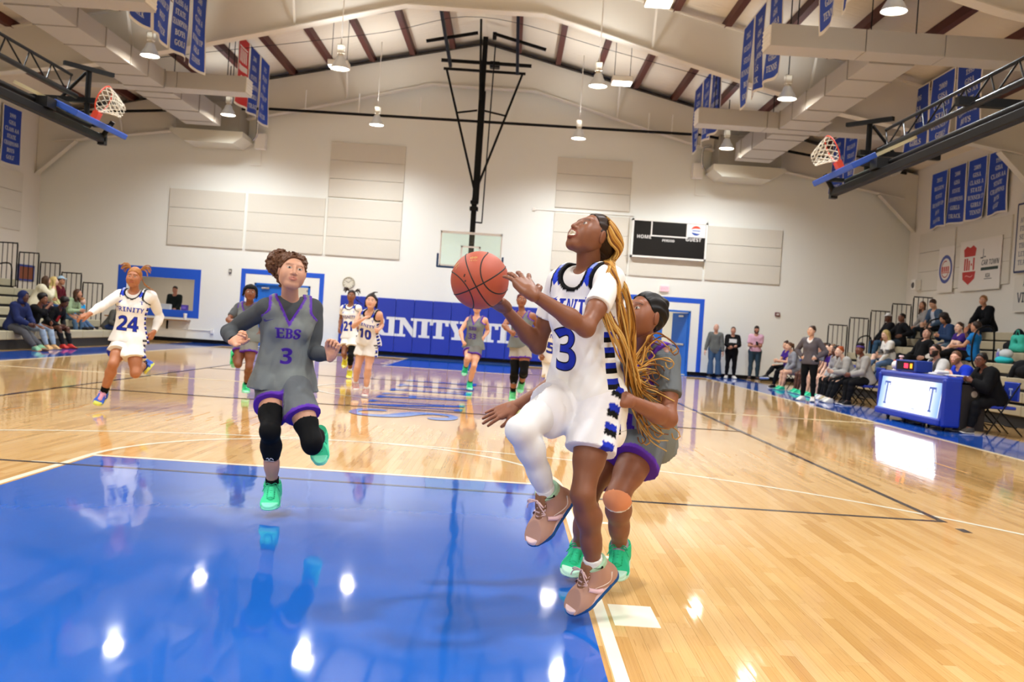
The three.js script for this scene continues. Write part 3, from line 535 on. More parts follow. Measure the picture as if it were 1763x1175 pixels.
// ---------------------------------------------------------------- things on the far wall
{
  const t = thing('scoreboard', 'black scoreboard in a white frame on the far wall', 'scoreboard', [6.39, 4.4, FAR + 0.1]);
  const tex = canvasTexture(1024, 512, (x, w, h) => {
    x.fillStyle = '#0b0b0c'; x.fillRect(0, 0, w, h);
    x.fillStyle = '#e8e6e2'; x.textAlign = 'center'; x.font = 'bold 74px sans-serif'; x.fillText('HOME', 150, 258, 215); x.fillText('GUEST', 858, 258, 240);
    x.font = 'bold 50px sans-serif'; x.fillText('PERIOD', 500, 290, 190);
    x.fillRect(240, 0, 20, 220); x.fillRect(240, 200, 530, 20); x.fillRect(752, 0, 20, 215);
    x.fillStyle = '#f3f1ee'; x.fillRect(772, 0, 252, 196);
    x.save(); x.beginPath(); x.arc(890, 96, 72, 0, 7); x.clip(); x.fillStyle = '#eef0f4'; x.fillRect(800, 0, 200, 200);
    x.fillStyle = '#d8452c'; x.beginPath(); x.moveTo(810, 90); x.bezierCurveTo(850, 50, 930, 70, 970, 60); x.lineTo(970, 0); x.lineTo(810, 0); x.fill();
    x.fillStyle = '#2a4fa2'; x.beginPath(); x.moveTo(810, 130); x.bezierCurveTo(850, 110, 930, 160, 970, 130); x.lineTo(970, 200); x.lineTo(810, 200); x.fill();
    x.fillStyle = 'rgba(70,90,160,.55)'; x.fillRect(832, 86, 116, 22); x.restore();
  });
  part('display_face', rbx(2.36, 1.14, 0.16, 0, 0, 0, 0.004).translate(0, 0, 0), M.black, t);
  part('printed_front', (() => { const g = bx(2.34, 1.12, 0.004, 0, 0, 0.083); return g; })(), std(0xffffff, 0.35, 0, { map: tex }), t);
  part('scoreboard_frame', [bx(2.48, 0.06, 0.18, 0, 0.6, 0), bx(2.48, 0.06, 0.18, 0, -0.6, 0), bx(0.06, 1.26, 0.18, -1.21, 0, 0), bx(0.06, 1.26, 0.18, 1.21, 0, 0)], M.whitePaint, t);
  const c = thing('wall_clock', 'round wall clock with pale face left of the blue pads', 'clock', [-4.03, 2.3, FAR]);
  part('clock_case', new THREE.LatheGeometry([[0, 0], [0.2, 0], [0.2, 0.03], [0.185, 0.05], [0.17, 0.05], [0.17, 0.035]].map((p) => new THREE.Vector2(...p)), 40).rotateX(PI / 2), std(0xb3ad98, 0.5), c);
  part('clock_face', new THREE.CylinderGeometry(0.172, 0.172, 0.01, 40).rotateX(PI / 2).translate(0, 0, 0.03), std(0xd9d6c6, 0.6), c);
  parts('hour_mark', Array.from({ length: 12 }, (_, i) => bx(0.012, 0.03, 0.004, 0, 0.145, 0.037).rotateZ(i * PI / 6)), M.black, c);
  part('hand', bx(0.012, 0.1, 0.004, 0, 0.05, 0.039).rotateZ(1.1), M.black, c); part('hand', bx(0.008, 0.14, 0.004, 0, 0.07, 0.041).rotateZ(-0.8), M.black, c);
  const e = thing('exit_sign', 'small red exit sign above the right blue doorway', 'exit sign', [6.37, 2.8, FAR]);
  part('sign_box', rbx(0.3, 0.2, 0.06, 0, 0, 0.03, 0.01), M.whitePaint, e);
  part('sign_face_light', bx(0.28, 0.18, 0.006, 0, 0, 0.062), std(0xffffff, 0.5, 0, { emissive: 0xffffff, emissiveIntensity: 0.55, emissiveMap: canvasTexture(128, 80, (x, w, h) => { x.fillStyle = '#f2a9b4'; x.fillRect(0, 0, w, h); x.fillStyle = '#d3304a'; x.font = 'bold 54px sans-serif'; x.textAlign = 'center'; x.fillText('EXIT', w / 2, 60, 110); }), map: canvasTexture(4, 4, (x) => { x.fillStyle = '#f2b0ba'; x.fillRect(0, 0, 4, 4); }) }), e);
  const dev = (name, label, cat, x, y, w, h, col) => { const g = thing(name, label, cat, [x, y, FAR]); part('cover', rbx(w, h, 0.05, 0, 0, 0.025, 0.008), std(col, 0.5), g); part('face_plate', rbx(w * 0.6, h * 0.5, 0.02, 0, 0, 0.055, 0.004), std(0xc9c3bb, 0.5), g); };
  dev('fire_alarm', 'small dark red fire alarm strobe on the right of the far wall', 'alarm', 10.15, 2.2, 0.16, 0.13, 0x6c2228);
  dev('wall_thermostat', 'small dark wall box between the hatch and the left doorway', 'thermostat', -7.94, 2.42, 0.09, 0.15, 0x6b665c);
  const cam = thing('wall_speaker', 'small white wall speaker near the right corner above the bleachers', 'speaker', [14.3, 3.4, -29.0]);
  part('speaker_box', rbx(0.22, 0.34, 0.3, -0.1, 0, 0, 0.03), M.whitePaint, cam); part('speaker_cone', new THREE.SphereGeometry(0.1, 16, 10).scale(0.5, 1, 1).translate(-0.2, -0.02, 0.02), std(0x55524e, 0.6), cam);
}
// right wall signs
{
  const signGeo = (w, h) => bx(0.02, h, w);
  const sgn = (label, z, y, w, h, tex, frame) => {
    const t = thing('wall_sign', label, 'sign', [SIDE - 0.07, y, z]);
    const m = std(0xffffff, 0.6, 0, { map: tex }), plain = std(0xe2ddd2, 0.6);
    const g = new THREE.BoxGeometry(w, h, 0.02).rotateY(-PI / 2); part('sign_board', g, m, t);
    if (frame) part('sign_frame', [bx(0.03, 0.05, w + 0.06, 0, h / 2, 0), bx(0.03, 0.05, w + 0.06, 0, -h / 2, 0), bx(0.03, h, 0.05, 0, 0, w / 2 + 0.02), bx(0.03, h, 0.05, 0, 0, -w / 2 - 0.02)], std(0x1c2a5c, 0.5), t);
    else parts('sign_hem', [bx(0.026, 0.03, w, 0, h / 2, 0), bx(0.026, 0.03, w, 0, -h / 2, 0)], plain, t);
  };
  sgn('white sponsor banner with a round blue ringed emblem on the right wall', -27.15, 3.78, 1.0, 1.35, canvasTexture(256, 346, (x, w, h) => {
    x.fillStyle = '#e3ded6'; x.fillRect(0, 0, w, h); x.lineWidth = 26; x.strokeStyle = '#45529a'; x.beginPath(); x.arc(128, 170, 96, 0, 7); x.stroke(); x.lineWidth = 8; x.strokeStyle = '#a8332f'; x.beginPath(); x.arc(122, 170, 62, 0.4, 5); x.stroke(); x.fillStyle = '#bf3a33'; for (let i = 0; i < 4; i++) x.fillRect(66 + i * 32, 150, 22, 40); x.fillRect(60, 194, 136, 6);
  }));
  sgn('wide white sponsor banner with a red shield and black lettering on the right wall', -25.1, 3.8, 2.35, 1.4, canvasTexture(512, 306, (x, w, h) => {
    x.fillStyle = '#e3ded6'; x.fillRect(0, 0, w, h); x.fillStyle = '#bb2b26'; x.beginPath(); x.moveTo(50, 50); x.lineTo(90, 30); x.lineTo(130, 42); x.lineTo(170, 28); x.lineTo(210, 50); x.lineTo(200, 96); x.lineTo(60, 96); x.fill();
    x.beginPath(); x.moveTo(46, 190); x.lineTo(214, 190); x.lineTo(206, 236); x.lineTo(130, 272); x.lineTo(54, 236); x.fill(); x.fillRect(64, 106, 20, 76); x.fillRect(92, 106, 20, 76); x.fillRect(120, 120, 18, 62); x.fillRect(150, 140, 16, 14); x.fillRect(176, 106, 20, 76);
    x.strokeStyle = '#e8b8b0'; x.lineWidth = 4; x.beginPath(); x.moveTo(84, 220); x.bezierCurveTo(110, 200, 140, 240, 178, 214); x.stroke();
    x.fillStyle = '#23272b'; x.fillRect(268, 110, 34, 8); x.fillRect(296, 60, 7, 56); x.fillRect(310, 106, 20, 7); x.font = 'italic bold 44px sans-serif'; x.fillText('CAR TOWN', 280, 160, 210); x.fillStyle = '#1d3327'; x.fillRect(280, 174, 206, 18); x.fillStyle = '#23272b'; x.font = 'bold 34px sans-serif'; x.fillText('KIA', 340, 236); x.fillRect(328, 242, 90, 4);
  }));
  sgn('tall framed white sign with lines of dark text at the right picture edge', -22.1, 4.35, 2.2, 1.75, canvasTexture(512, 400, (x, w, h) => {
    x.fillStyle = '#dcd8ce'; x.fillRect(0, 0, w, h); x.fillStyle = '#3a4266'; x.font = 'bold 40px serif'; ['AWARDS', 'FIRST', 'SECOND', 'THIRD', 'LETTERS', 'TEAM'].forEach((s, i) => { x.fillText(s, 30, 110 + i * 50, 170); x.fillText(s, 270, 110 + i * 50, 170); });
  }), true);
  sgn('white sign with dark VISITORS lettering on the right wall', -22.2, 2.9, 1.9, 0.9, canvasTexture(512, 242, (x, w, h) => { x.fillStyle = '#d8d4ca'; x.fillRect(0, 0, w, h); x.fillStyle = '#26283a'; x.textAlign = 'center'; x.font = 'bold 46px sans-serif'; x.fillText('Area', w / 2 - 90, 70); x.font = 'bold 96px sans-serif'; x.fillText('VISITORS', w / 2, 180, 470); }));
  const b = thing('notice_board', 'brown notice board in a blue frame on the left wall behind the rails', 'notice board', [-SIDE + 0.02, 1.9, -29.45]);
  part('cork_panel', bx(0.03, 0.4, 0.9), std(0x8a4f36, 0.8), b);
  part('board_frame', [bx(0.05, 0.06, 1.02, 0, 0.23, 0), bx(0.05, 0.06, 1.02, 0, -0.23, 0), bx(0.05, 0.52, 0.06, 0, 0, 0.48), bx(0.05, 0.52, 0.06, 0, 0, -0.48)], std(0x24409a, 0.5), b);
}
// hatch: counter ledge with items
{
  const l = thing('counter_shelf', 'wooden counter shelf below the serving hatch', 'shelf', [-10.2, 0.92, FAR + 0.12]);
  part('shelf_board', rbx(2.7, 0.04, 0.5, -0.3, -0.22, 0.0, 0.01), std(0x9a7550, 0.5), l); parts('shelf_bracket', [bx(0.05, 0.3, 0.04, -1.4, -0.38, -0.08), bx(0.05, 0.3, 0.04, 0.3, -0.38, -0.08)], M.black, l);
  const item = (name, label, cat, x, y, z, gs, m, extra) => { const t = thing(name, label, cat, [x, y, z]); part('body', gs, m, t); if (extra) part(...extra, t); };
  item('paper_cup', 'white paper cup on the shelf below the serving hatch', 'cup', -9.27, 0.72, FAR + 0.2, new THREE.CylinderGeometry(0.06, 0.045, 0.19, 16).translate(0, 0.1, 0), M.whitePaint, ['lid', new THREE.CylinderGeometry(0.055, 0.064, 0.02, 16).translate(0, 0.205, 0), std(0xe9e9e4, 0.4)]);
  item('carton', 'white carton on the hatch counter before the seller', 'box', -10.05, 1.03, FAR - 0.15, rbx(0.34, 0.17, 0.18, 0, 0.085, 0, 0.01), std(0xb9bfca, 0.6), ['flap', bx(0.34, 0.01, 0.1, 0, 0.172, 0.04), std(0xd5d8dd, 0.6)]);
  item('purple_box', 'small purple snack box at the right of the hatch counter', 'box', -9.42, 1.03, FAR - 0.15, rbx(0.2, 0.18, 0.16, 0, 0.09, 0, 0.01), std(0x4a34a0, 0.5), ['box_front', bx(0.12, 0.08, 0.01, 0, 0.09, 0.082), std(0x7a66c8, 0.5)]);
  item('green_bottle', 'green squat bottle at the left of the hatch counter', 'bottle', -10.5, 1.03, FAR - 0.15, new THREE.LatheGeometry([[0, 0], [0.07, 0], [0.075, 0.12], [0.03, 0.19], [0.025, 0.22], [0, 0.22]].map((p) => new THREE.Vector2(...p)), 16), std(0x3f7a5a, 0.3), ['cap', new THREE.CylinderGeometry(0.03, 0.03, 0.03, 12).translate(0, 0.23, 0), M.whitePaint]);
}
// ---------------------------------------------------------------- bleachers
const ROW0 = 9.3, ROWD = 0.6, ROWH = 0.24, SEAT0 = 0.4;
const seatY = (k) => SEAT0 + k * ROWH, rowX = (k) => ROW0 + k * ROWD;
for (const s of [-1, 1]) {
  const side = s < 0 ? 'left' : 'right', z0 = s < 0 ? -24.9 : -26.0, z1 = s < 0 ? -8 : -7;
  const t = thing('bleachers', `bank of beige plastic seat rows along the ${side} wall`, 'bleachers', [s * 11.4, 0, -17]);
  const loc = (g) => g.translate(-s * 11.4, 0, 17);
  const shell = std(s < 0 ? 0xaca487 : 0xa89c80, 0.5), dark = std(0x17181a, 0.7), deckM = std(0x9a958a, 0.6);
  for (let k = 0; k < 7; k++) {
    const open = s < 0 || k >= 2, xa = open ? rowX(k) : 10.5, y = seatY(k), n = Math.round((z1 - z0) / 1.2), L = (z1 - z0) / n;
    for (let i = 0; i < n; i++) {
      const a = z0 + i * L;
      part('seat_section', loc(rbx(0.3, 0.19, L - 0.015, s * (xa + (open ? 0.15 : 0.1)), y - 0.095, a + L / 2, 0.02)), shell, t);
    }
    if (open) part('deck', loc(span(s * (xa + 0.28), s * (xa + 0.66), y - 0.04 - 0.16, y - 0.16, z0, z1)), deckM, t);
    part('riser', loc(span(s * (xa + 0.04), s * (xa + 0.1), y - 0.45, y - 0.19, z0, z1)), dark, t);
  }
  part('base_skirt', [loc(span(s * ((s < 0 ? ROW0 : 10.5) + 0.1), s * 14.2, 0.0, 0.13, z0 + 0.05, z1))], dark, t);
  part('end_panel', [loc(span(s * ((s < 0 ? ROW0 : 10.5) + 0.15), s * 14.2, 0.02, 0.14, z0, z0 + 0.05)), ...Array.from({ length: 7 }, (_, k) => loc(span(s * (rowX(Math.max(k, s < 0 ? 0 : 2)) + 0.2), s * 14.2, 0.14 + (k ? seatY(k) - 0.5 : 0) * 1, seatY(k) - 0.2, z0, z0 + 0.04)))], M.gunmetal, t);
  // end rails: one gate of bars per row
  for (let k = s < 0 ? 1 : 2, i = 0; k < 7; k++, i++) {
    const r = thing('guard_rail', `${['lowest', 'second', 'third', 'fourth', 'fifth', 'topmost'][i]} black guard rail at the far end of the ${side} bleachers`, 'railing', [s * (rowX(k) + 0.3), seatY(k) - 0.2, z0 - 0.06], 0, `guard rails of the ${side} bleachers`);
    const w = 0.27, h = 1.2, c = 0.07;
    part('rail_frame', tube([V(-w, 0, 0), V(-w, h - c, 0), V(-w + c * 0.3, h - c * 0.3, 0), V(-w + c, h, 0), V(w - c, h, 0), V(w - c * 0.3, h - c * 0.3, 0), V(w, h - c, 0), V(w, 0, 0)], 0.019, 40, 6), M.black, r);
    for (const x of [-0.135, 0, 0.135]) part('rail_bar', rod(V(x, 0, 0), V(x, h, 0), 0.011, 6), M.black, r);
    part('rail_foot', bx(0.58, 0.04, 0.05, 0, 0.02, 0), M.black, r);
  }
}
// aisle hand loops
{
  const hoop = (label, x, y, z, h, w) => {
    const t = thing('hand_loop', label, 'handrail', [x, y, z]);
    part('loop_tube', tube([V(0, 0, 0), V(0, h * 0.75, 0), V(-w * 0.15, h, 0), V(-w * 0.8, h * 0.93, 0), V(-w, h * 0.6, 0), V(-w * 0.85, h * 0.28, 0), V(-w * 0.25, h * 0.22, 0)], 0.02, 36, 7), M.black, t);
    part('loop_foot', new THREE.CylinderGeometry(0.045, 0.045, 0.03, 12).translate(0, 0.015, 0), M.black, t);
  };
  hoop('black aisle hand loop in front of the reading pair on the right bleachers', 12.25, 1.16, -22.4, 0.95, 0.5);
  hoop('tall black aisle hand loop right of the boy in a blue shirt', 11.35, 0.7, -18.2, 1.15, 0.45);
  hoop('black aisle hand loop beside the man in a white cap', 11.35, 0.7, -24.9, 0.9, 0.4);
  hoop('black aisle hand loop behind the seated substitutes', 10.45, 0.7, -25.4, 0.62, 0.5);
  hoop('black aisle hand loop at the left picture edge on the left bleachers', -11.9, 1.1, -23.9, 0.9, 0.5);
}

// ---------------------------------------------------------------- scorer's table and folding chairs
{
  const t = thing('scorers_table', "blue padded scorer's table with a lit white front screen", 'table', [8.5, 0, -14.8]);
  const screenTex = canvasTexture(1024, 420, (x, w, h) => {
    const g = x.createLinearGradient(0, 0, w, 0); g.addColorStop(0, '#8fb8f2'); g.addColorStop(0.16, '#ffffff'); g.addColorStop(0.84, '#ffffff'); g.addColorStop(1, '#86b2f0'); x.fillStyle = g; x.fillRect(0, 0, w, h);
    x.fillStyle = '#2a50a8'; for (const X of [120, 890]) { x.fillRect(X - 55, 60, 110, 24); x.fillRect(X - 55, 60, 12, 56); x.fillRect(X + 43, 60, 12, 56); x.fillRect(X - 11, 60, 22, 300); x.fillRect(X - 24, 340, 48, 20); }
    x.fillStyle = 'rgba(120,140,180,.35)'; x.fillRect(600, 350, 60, 24); x.fillRect(430, 350, 30, 10);
  });
  const za = -1.3, zb = 1.3;
  const front = (g) => g;
  // side profile, leaning face towards the court (court is at -x)
  part('padded_shell', [poly([[-0.26, 0.1], [-0.2, 0.1], [-0.06, 0.8], [-0.22, 0.8], [-0.3, 0.14]], 2.6).translate(0, 0, za), rbx(0.3, 0.1, 2.68, -0.12, 0.82, 0, 0.045, 3), rbx(0.3, 0.76, 0.1, -0.14, 0.45, zb, 0.04, 3), rbx(0.3, 0.76, 0.1, -0.14, 0.45, za, 0.04, 3), rbx(0.16, 0.12, 2.6, -0.26, 0.14, 0, 0.04, 3)], std(0x10319e, 0.42), t);
  const scr = new THREE.BoxGeometry(2.44, 0.57, 0.012).rotateY(-PI / 2).rotateZ(-0.115).translate(-0.272, 0.475, 0);
  part('screen_light', scr, std(0x303030, 0.3, 0, { emissive: 0xffffff, emissiveMap: screenTex, emissiveIntensity: 1.15 }), t);
  parts('side_panel', [bx(0.42, 0.72, 0.03, 0.2, 0.4, zb - 0.02), bx(0.42, 0.72, 0.03, 0.2, 0.4, za + 0.02)], std(0x1a1513, 0.5), t);
  part('side_emblem', new THREE.CylinderGeometry(0.05, 0.05, 0.01, 20).rotateX(PI / 2).translate(0.22, 0.62, zb), std(0x9a8a78, 0.5), t);
  part('table_top', rbx(0.46, 0.03, 2.6, 0.3, 0.8, 0, 0.008), std(0x1b1c20, 0.5), t);
  parts('caster', [-1.1, -0.4, 0.4, 1.1].flatMap((z) => [new THREE.CylinderGeometry(0.05, 0.05, 0.03, 14).rotateZ(PI / 2).translate(-0.15, 0.05, z), new THREE.CylinderGeometry(0.05, 0.05, 0.03, 14).rotateZ(PI / 2).translate(0.3, 0.05, z)]), M.black, t);
  const l = new THREE.RectAreaLight(0xf4f8ff, 5, 2.4, 0.55); l.position.set(8.5 - 0.3, 0.475, -14.8); l.lookAt(-4, 1.9, -14.8); scene.add(l);
  // things on it
  const c = thing('possession_console', "blue scoring console with red and amber lit digits on the scorer's table", 'console', [8.52, 0.88, -15.35]);
  part('console_box', rbx(0.3, 0.2, 0.85, 0, 0.1, 0, 0.015), std(0x1a3a94, 0.5), c);
  part('digit_window', bx(0.006, 0.15, 0.72, -0.152, 0.1, 0), M.black, c);
  part('digit_light', [bx(0.006, 0.08, 0.1, -0.156, 0.1, 0.02), bx(0.006, 0.08, 0.05, -0.156, 0.1, 0.1)], std(0xff3050, 0.5, 0, { emissive: 0xff2a48, emissiveIntensity: 2.2 }), c);
  part('digit_light', bx(0.006, 0.08, 0.08, -0.156, 0.1, 0.26), std(0xff9020, 0.5, 0, { emissive: 0xff8a10, emissiveIntensity: 2.4 }), c);
  const small = (name, label, cat, pos, gs, m, cap) => { const q = thing(name, label, cat, pos); part('body', gs, m, q); if (cap) part(...cap, q); };
  const bottle = (r, h) => new THREE.LatheGeometry([[0, 0], [r, 0], [r, h * 0.7], [r * 0.5, h * 0.88], [r * 0.45, h], [0, h]].map((p) => new THREE.Vector2(...p)), 16);
  small('squeeze_bottle', "pink squeeze bottle left of the scoring console", 'bottle', [8.5, 0.88, -15.86], bottle(0.045, 0.25), std(0xd8a0a8, 0.4), ['cap', new THREE.CylinderGeometry(0.035, 0.045, 0.03, 12).translate(0, 0.26, 0), std(0xe8c8cc, 0.4)]);
  small('towel_roll', "crumpled white towel with red trim at the left end of the scorer's table", 'towel', [8.5, 0.88, -16.0], new THREE.SphereGeometry(0.1, 16, 12).scale(1.1, 0.9, 0.9).translate(0, 0.09, 0), std(0xe6e2dc, 0.9), ['trim', new THREE.TorusGeometry(0.05, 0.018, 6, 16).rotateX(PI / 2).translate(0, 0.17, -0.03), std(0xb03a3a, 0.8)]);
  small('water_bottle', "clear bluish water bottle beside the white towel", 'bottle', [8.55, 0.88, -15.72], bottle(0.032, 0.18), std(0xaeb6d6, 0.2), ['cap', new THREE.CylinderGeometry(0.02, 0.02, 0.02, 12).translate(0, 0.19, 0), M.whitePaint]);
  small('paper_bundle', "white papers in front of the man in a blue polo", 'papers', [8.5, 0.88, -14.3], [rbx(0.22, 0.02, 0.3, 0, 0.012, 0, 0.004), rbx(0.2, 0.05, 0.14, 0.0, 0.045, 0.1, 0.02)], std(0xe4e4e4, 0.8), ['page', bx(0.2, 0.004, 0.27, 0, 0.024, -0.01), std(0xf4f4f0, 0.8)]);
  small('score_book', "open score book in front of the woman in a black hoodie", 'book', [8.56, 0.88, -13.85], [rbx(0.26, 0.012, 0.36, 0.02, 0.008, 0, 0.004)], std(0xcfcfd2, 0.7), ['page', bx(0.24, 0.006, 0.33, 0.02, 0.016, 0), std(0xf0efe9, 0.8)]);
}
const chairBlue = std(0x14309a, 0.5), chairBack = std(0xffffff, 0.5, 0, { map: canvasTexture(128, 96, (x, w, h) => { x.fillStyle = '#15339f'; x.fillRect(0, 0, w, h); x.fillStyle = '#c8d2ea'; x.font = 'bold 52px serif'; x.textAlign = 'center'; x.fillText('T', 64, 70); }) });
let chair0;
function foldingChair(label, x, z, turn, group) {
  if (chair0) return copyOf(chair0, [x, 0, z], turn, label, group);
  const t = chair0 = thing('folding_chair', label, 'chair', [x, 0, z], turn, group);   // faces +z at turn 0
  part('seat', rbx(0.44, 0.05, 0.4, 0, 0.44, 0.02, 0.02), chairBlue, t);
  part('backrest', (() => { const g = rbx(0.44, 0.3, 0.035, 0, 0.7, -0.2, 0.015).rotateX(0); const p = g.attributes.position, uv = g.attributes.uv; for (let i = 0; i < uv.count; i++) uv.setXY(i, 0.5 + p.getX(i) / 0.44, (p.getY(i) - 0.55) / 0.3); return g; })(), chairBack, t);
  for (const s of [-1, 1]) {
    part('front_leg', rod(V(s * 0.21, 0.84, -0.22), V(s * 0.23, 0.01, 0.27), 0.012), M.black, t);
    part('rear_leg', rod(V(s * 0.2, 0.44, 0.12), V(s * 0.21, 0.01, -0.3), 0.012), M.black, t);
  }
  parts('cross_bar', [rod(V(-0.22, 0.16, 0.18), V(0.22, 0.16, 0.18), 0.009), rod(V(-0.2, 0.14, -0.21), V(0.2, 0.14, -0.21), 0.009), rod(V(-0.21, 0.84, -0.22), V(0.21, 0.84, -0.22), 0.012)], M.black, t);
  return t;
}
// ---------------------------------------------------------------- people: smooth bodies meshed from distance fields
// primitives: [kind, ...]; a capsule tapers from ra at a to rb at b; an ellipsoid has a frame (columns) and radii
const cap = (a, b, ra, rb = ra, k = 0.03) => ({ t: 0, a, b, ra, rb, k });
const ell = (c, r, q, k = 0.02) => ({ t: 1, c, r, q: q && q.clone().invert(), k, R: Math.max(r.x, r.y, r.z) });
const cut = (p) => ({ ...p, sub: true });
function primDist(p, x, y, z) {
  if (p.t === 0) {
    const { a, b } = p, dx = b.x - a.x, dy = b.y - a.y, dz = b.z - a.z, px = x - a.x, py = y - a.y, pz = z - a.z;
    let h = (px * dx + py * dy + pz * dz) / (dx * dx + dy * dy + dz * dz + 1e-9); h = h < 0 ? 0 : h > 1 ? 1 : h;
    const ex = px - dx * h, ey = py - dy * h, ez = pz - dz * h;
    return Math.sqrt(ex * ex + ey * ey + ez * ez) - (p.ra + (p.rb - p.ra) * h);
  }
  let px = x - p.c.x, py = y - p.c.y, pz = z - p.c.z;
  if (p.q) {
    const q = p.q, tx = 2 * (q.y * pz - q.z * py), ty = 2 * (q.z * px - q.x * pz), tz = 2 * (q.x * py - q.y * px);
    const nx = px + q.w * tx + q.y * tz - q.z * ty, ny = py + q.w * ty + q.z * tx - q.x * tz, nz = pz + q.w * tz + q.x * ty - q.y * tx;
    px = nx; py = ny; pz = nz;
  }
  const r = p.r, ax = px / r.x, ay = py / r.y, az = pz / r.z, k0 = Math.sqrt(ax * ax + ay * ay + az * az);
  if (k0 < 1e-6) return -Math.min(r.x, r.y, r.z);
  const bx_ = ax / r.x, by = ay / r.y, bz = az / r.z, k1 = Math.sqrt(bx_ * bx_ + by * by + bz * bz);
  return k0 * (k0 - 1) / k1;
}
const FAR_D = 0.25;
// Surface nets. opts: clip(x,y,z) -> extra distance (max), disp(x,y,z) -> added, color(x,y,z) -> [r,g,b], uv(x,y,z) -> [u,v]
function surface(prims, cell, opts = {}) {
  const lo = [1e9, 1e9, 1e9], hi = [-1e9, -1e9, -1e9];
  const boxes = prims.map((p) => {
    const b = p.t === 0 ? [Math.min(p.a.x - p.ra, p.b.x - p.rb), Math.min(p.a.y - p.ra, p.b.y - p.rb), Math.min(p.a.z - p.ra, p.b.z - p.rb), Math.max(p.a.x + p.ra, p.b.x + p.rb), Math.max(p.a.y + p.ra, p.b.y + p.rb), Math.max(p.a.z + p.ra, p.b.z + p.rb)]
      : [p.c.x - p.R, p.c.y - p.R, p.c.z - p.R, p.c.x + p.R, p.c.y + p.R, p.c.z + p.R];
    if (!p.sub) for (let i = 0; i < 3; i++) { lo[i] = Math.min(lo[i], b[i]); hi[i] = Math.max(hi[i], b[i + 3]); }
    return b;
  });
  const pad = 2.5 * cell + (opts.pad ?? 0.004);
  for (let i = 0; i < 3; i++) { lo[i] -= pad; hi[i] += pad; }
  const nx = Math.ceil((hi[0] - lo[0]) / cell) + 1, ny = Math.ceil((hi[1] - lo[1]) / cell) + 1, nz = Math.ceil((hi[2] - lo[2]) / cell) + 1, sy = nx, sz = nx * ny;
  const f = new Float32Array(nx * ny * nz).fill(FAR_D);
  prims.forEach((p, n) => {
    const b = boxes[n], m = p.k + 2.2 * cell;
    const i0 = Math.max(0, Math.floor((b[0] - m - lo[0]) / cell)), i1 = Math.min(nx - 1, Math.ceil((b[3] + m - lo[0]) / cell));
    const j0 = Math.max(0, Math.floor((b[1] - m - lo[1]) / cell)), j1 = Math.min(ny - 1, Math.ceil((b[4] + m - lo[1]) / cell));
    const k0 = Math.max(0, Math.floor((b[2] - m - lo[2]) / cell)), k1 = Math.min(nz - 1, Math.ceil((b[5] + m - lo[2]) / cell));
    const kk = p.k;
    for (let k = k0; k <= k1; k++) for (let j = j0; j <= j1; j++) {
      let o = k * sz + j * sy + i0;
      for (let i = i0; i <= i1; i++, o++) {
        let d = primDist(p, lo[0] + i * cell, lo[1] + j * cell, lo[2] + k * cell); const g = f[o];
        if (p.sub) { d = -d; const h = Math.max(kk - Math.abs(g - d), 0); f[o] = Math.max(g, d) + (kk > 0 ? h * h / (4 * kk) : 0); }
        else { const h = Math.max(kk - Math.abs(g - d), 0); f[o] = Math.min(g, d) - (kk > 0 ? h * h / (4 * kk) : 0); }
      }
    }
  });
  if (opts.clip || opts.disp) for (let k = 0, o = 0; k < nz; k++) for (let j = 0; j < ny; j++) for (let i = 0; i < nx; i++, o++) {
    if (f[o] > 0.06) continue;
    const x = lo[0] + i * cell, y = lo[1] + j * cell, z = lo[2] + k * cell;
    if (opts.disp && f[o] > -0.06) f[o] += opts.disp(x, y, z);
    if (opts.clip) { const c = opts.clip(x, y, z); if (c > f[o]) f[o] = c; }
  }
  const id = new Int32Array(nx * ny * nz).fill(-1), P = [], N = [];
  for (let k = 0; k < nz - 1; k++) for (let j = 0; j < ny - 1; j++) for (let i = 0; i < nx - 1; i++) {
    const o = k * sz + j * sy + i; let mask = 0;
    const c = [f[o], f[o + 1], f[o + sy], f[o + sy + 1], f[o + sz], f[o + sz + 1], f[o + sz + sy], f[o + sz + sy + 1]];
    for (let b = 0; b < 8; b++) if (c[b] < 0) mask |= 1 << b;
    if (mask === 0 || mask === 255) continue;
    let ax = 0, ay = 0, az = 0, n = 0;
    for (let e = 0; e < 12; e++) {
      const [a, b] = EDGES[e]; if (((mask >> a) & 1) === ((mask >> b) & 1)) continue;
      const t = c[a] / (c[a] - c[b]);
      ax += (a & 1) + t * ((b & 1) - (a & 1)); ay += ((a >> 1) & 1) + t * (((b >> 1) & 1) - ((a >> 1) & 1)); az += (a >> 2) + t * ((b >> 2) - (a >> 2)); n++;
    }
    id[o] = P.length / 3; const u = ax / n, v = ay / n, w = az / n;
    P.push(lo[0] + (i + u) * cell, lo[1] + (j + v) * cell, lo[2] + (k + w) * cell);
    const gx = lerp(lerp(c[1] - c[0], c[3] - c[2], v), lerp(c[5] - c[4], c[7] - c[6], v), w), gy = lerp(lerp(c[2] - c[0], c[3] - c[1], u), lerp(c[6] - c[4], c[7] - c[5], u), w), gz = lerp(lerp(c[4] - c[0], c[5] - c[1], u), lerp(c[6] - c[2], c[7] - c[3], u), v);
    const L = Math.hypot(gx, gy, gz) || 1; N.push(gx / L, gy / L, gz / L);
  }
  const I = [];
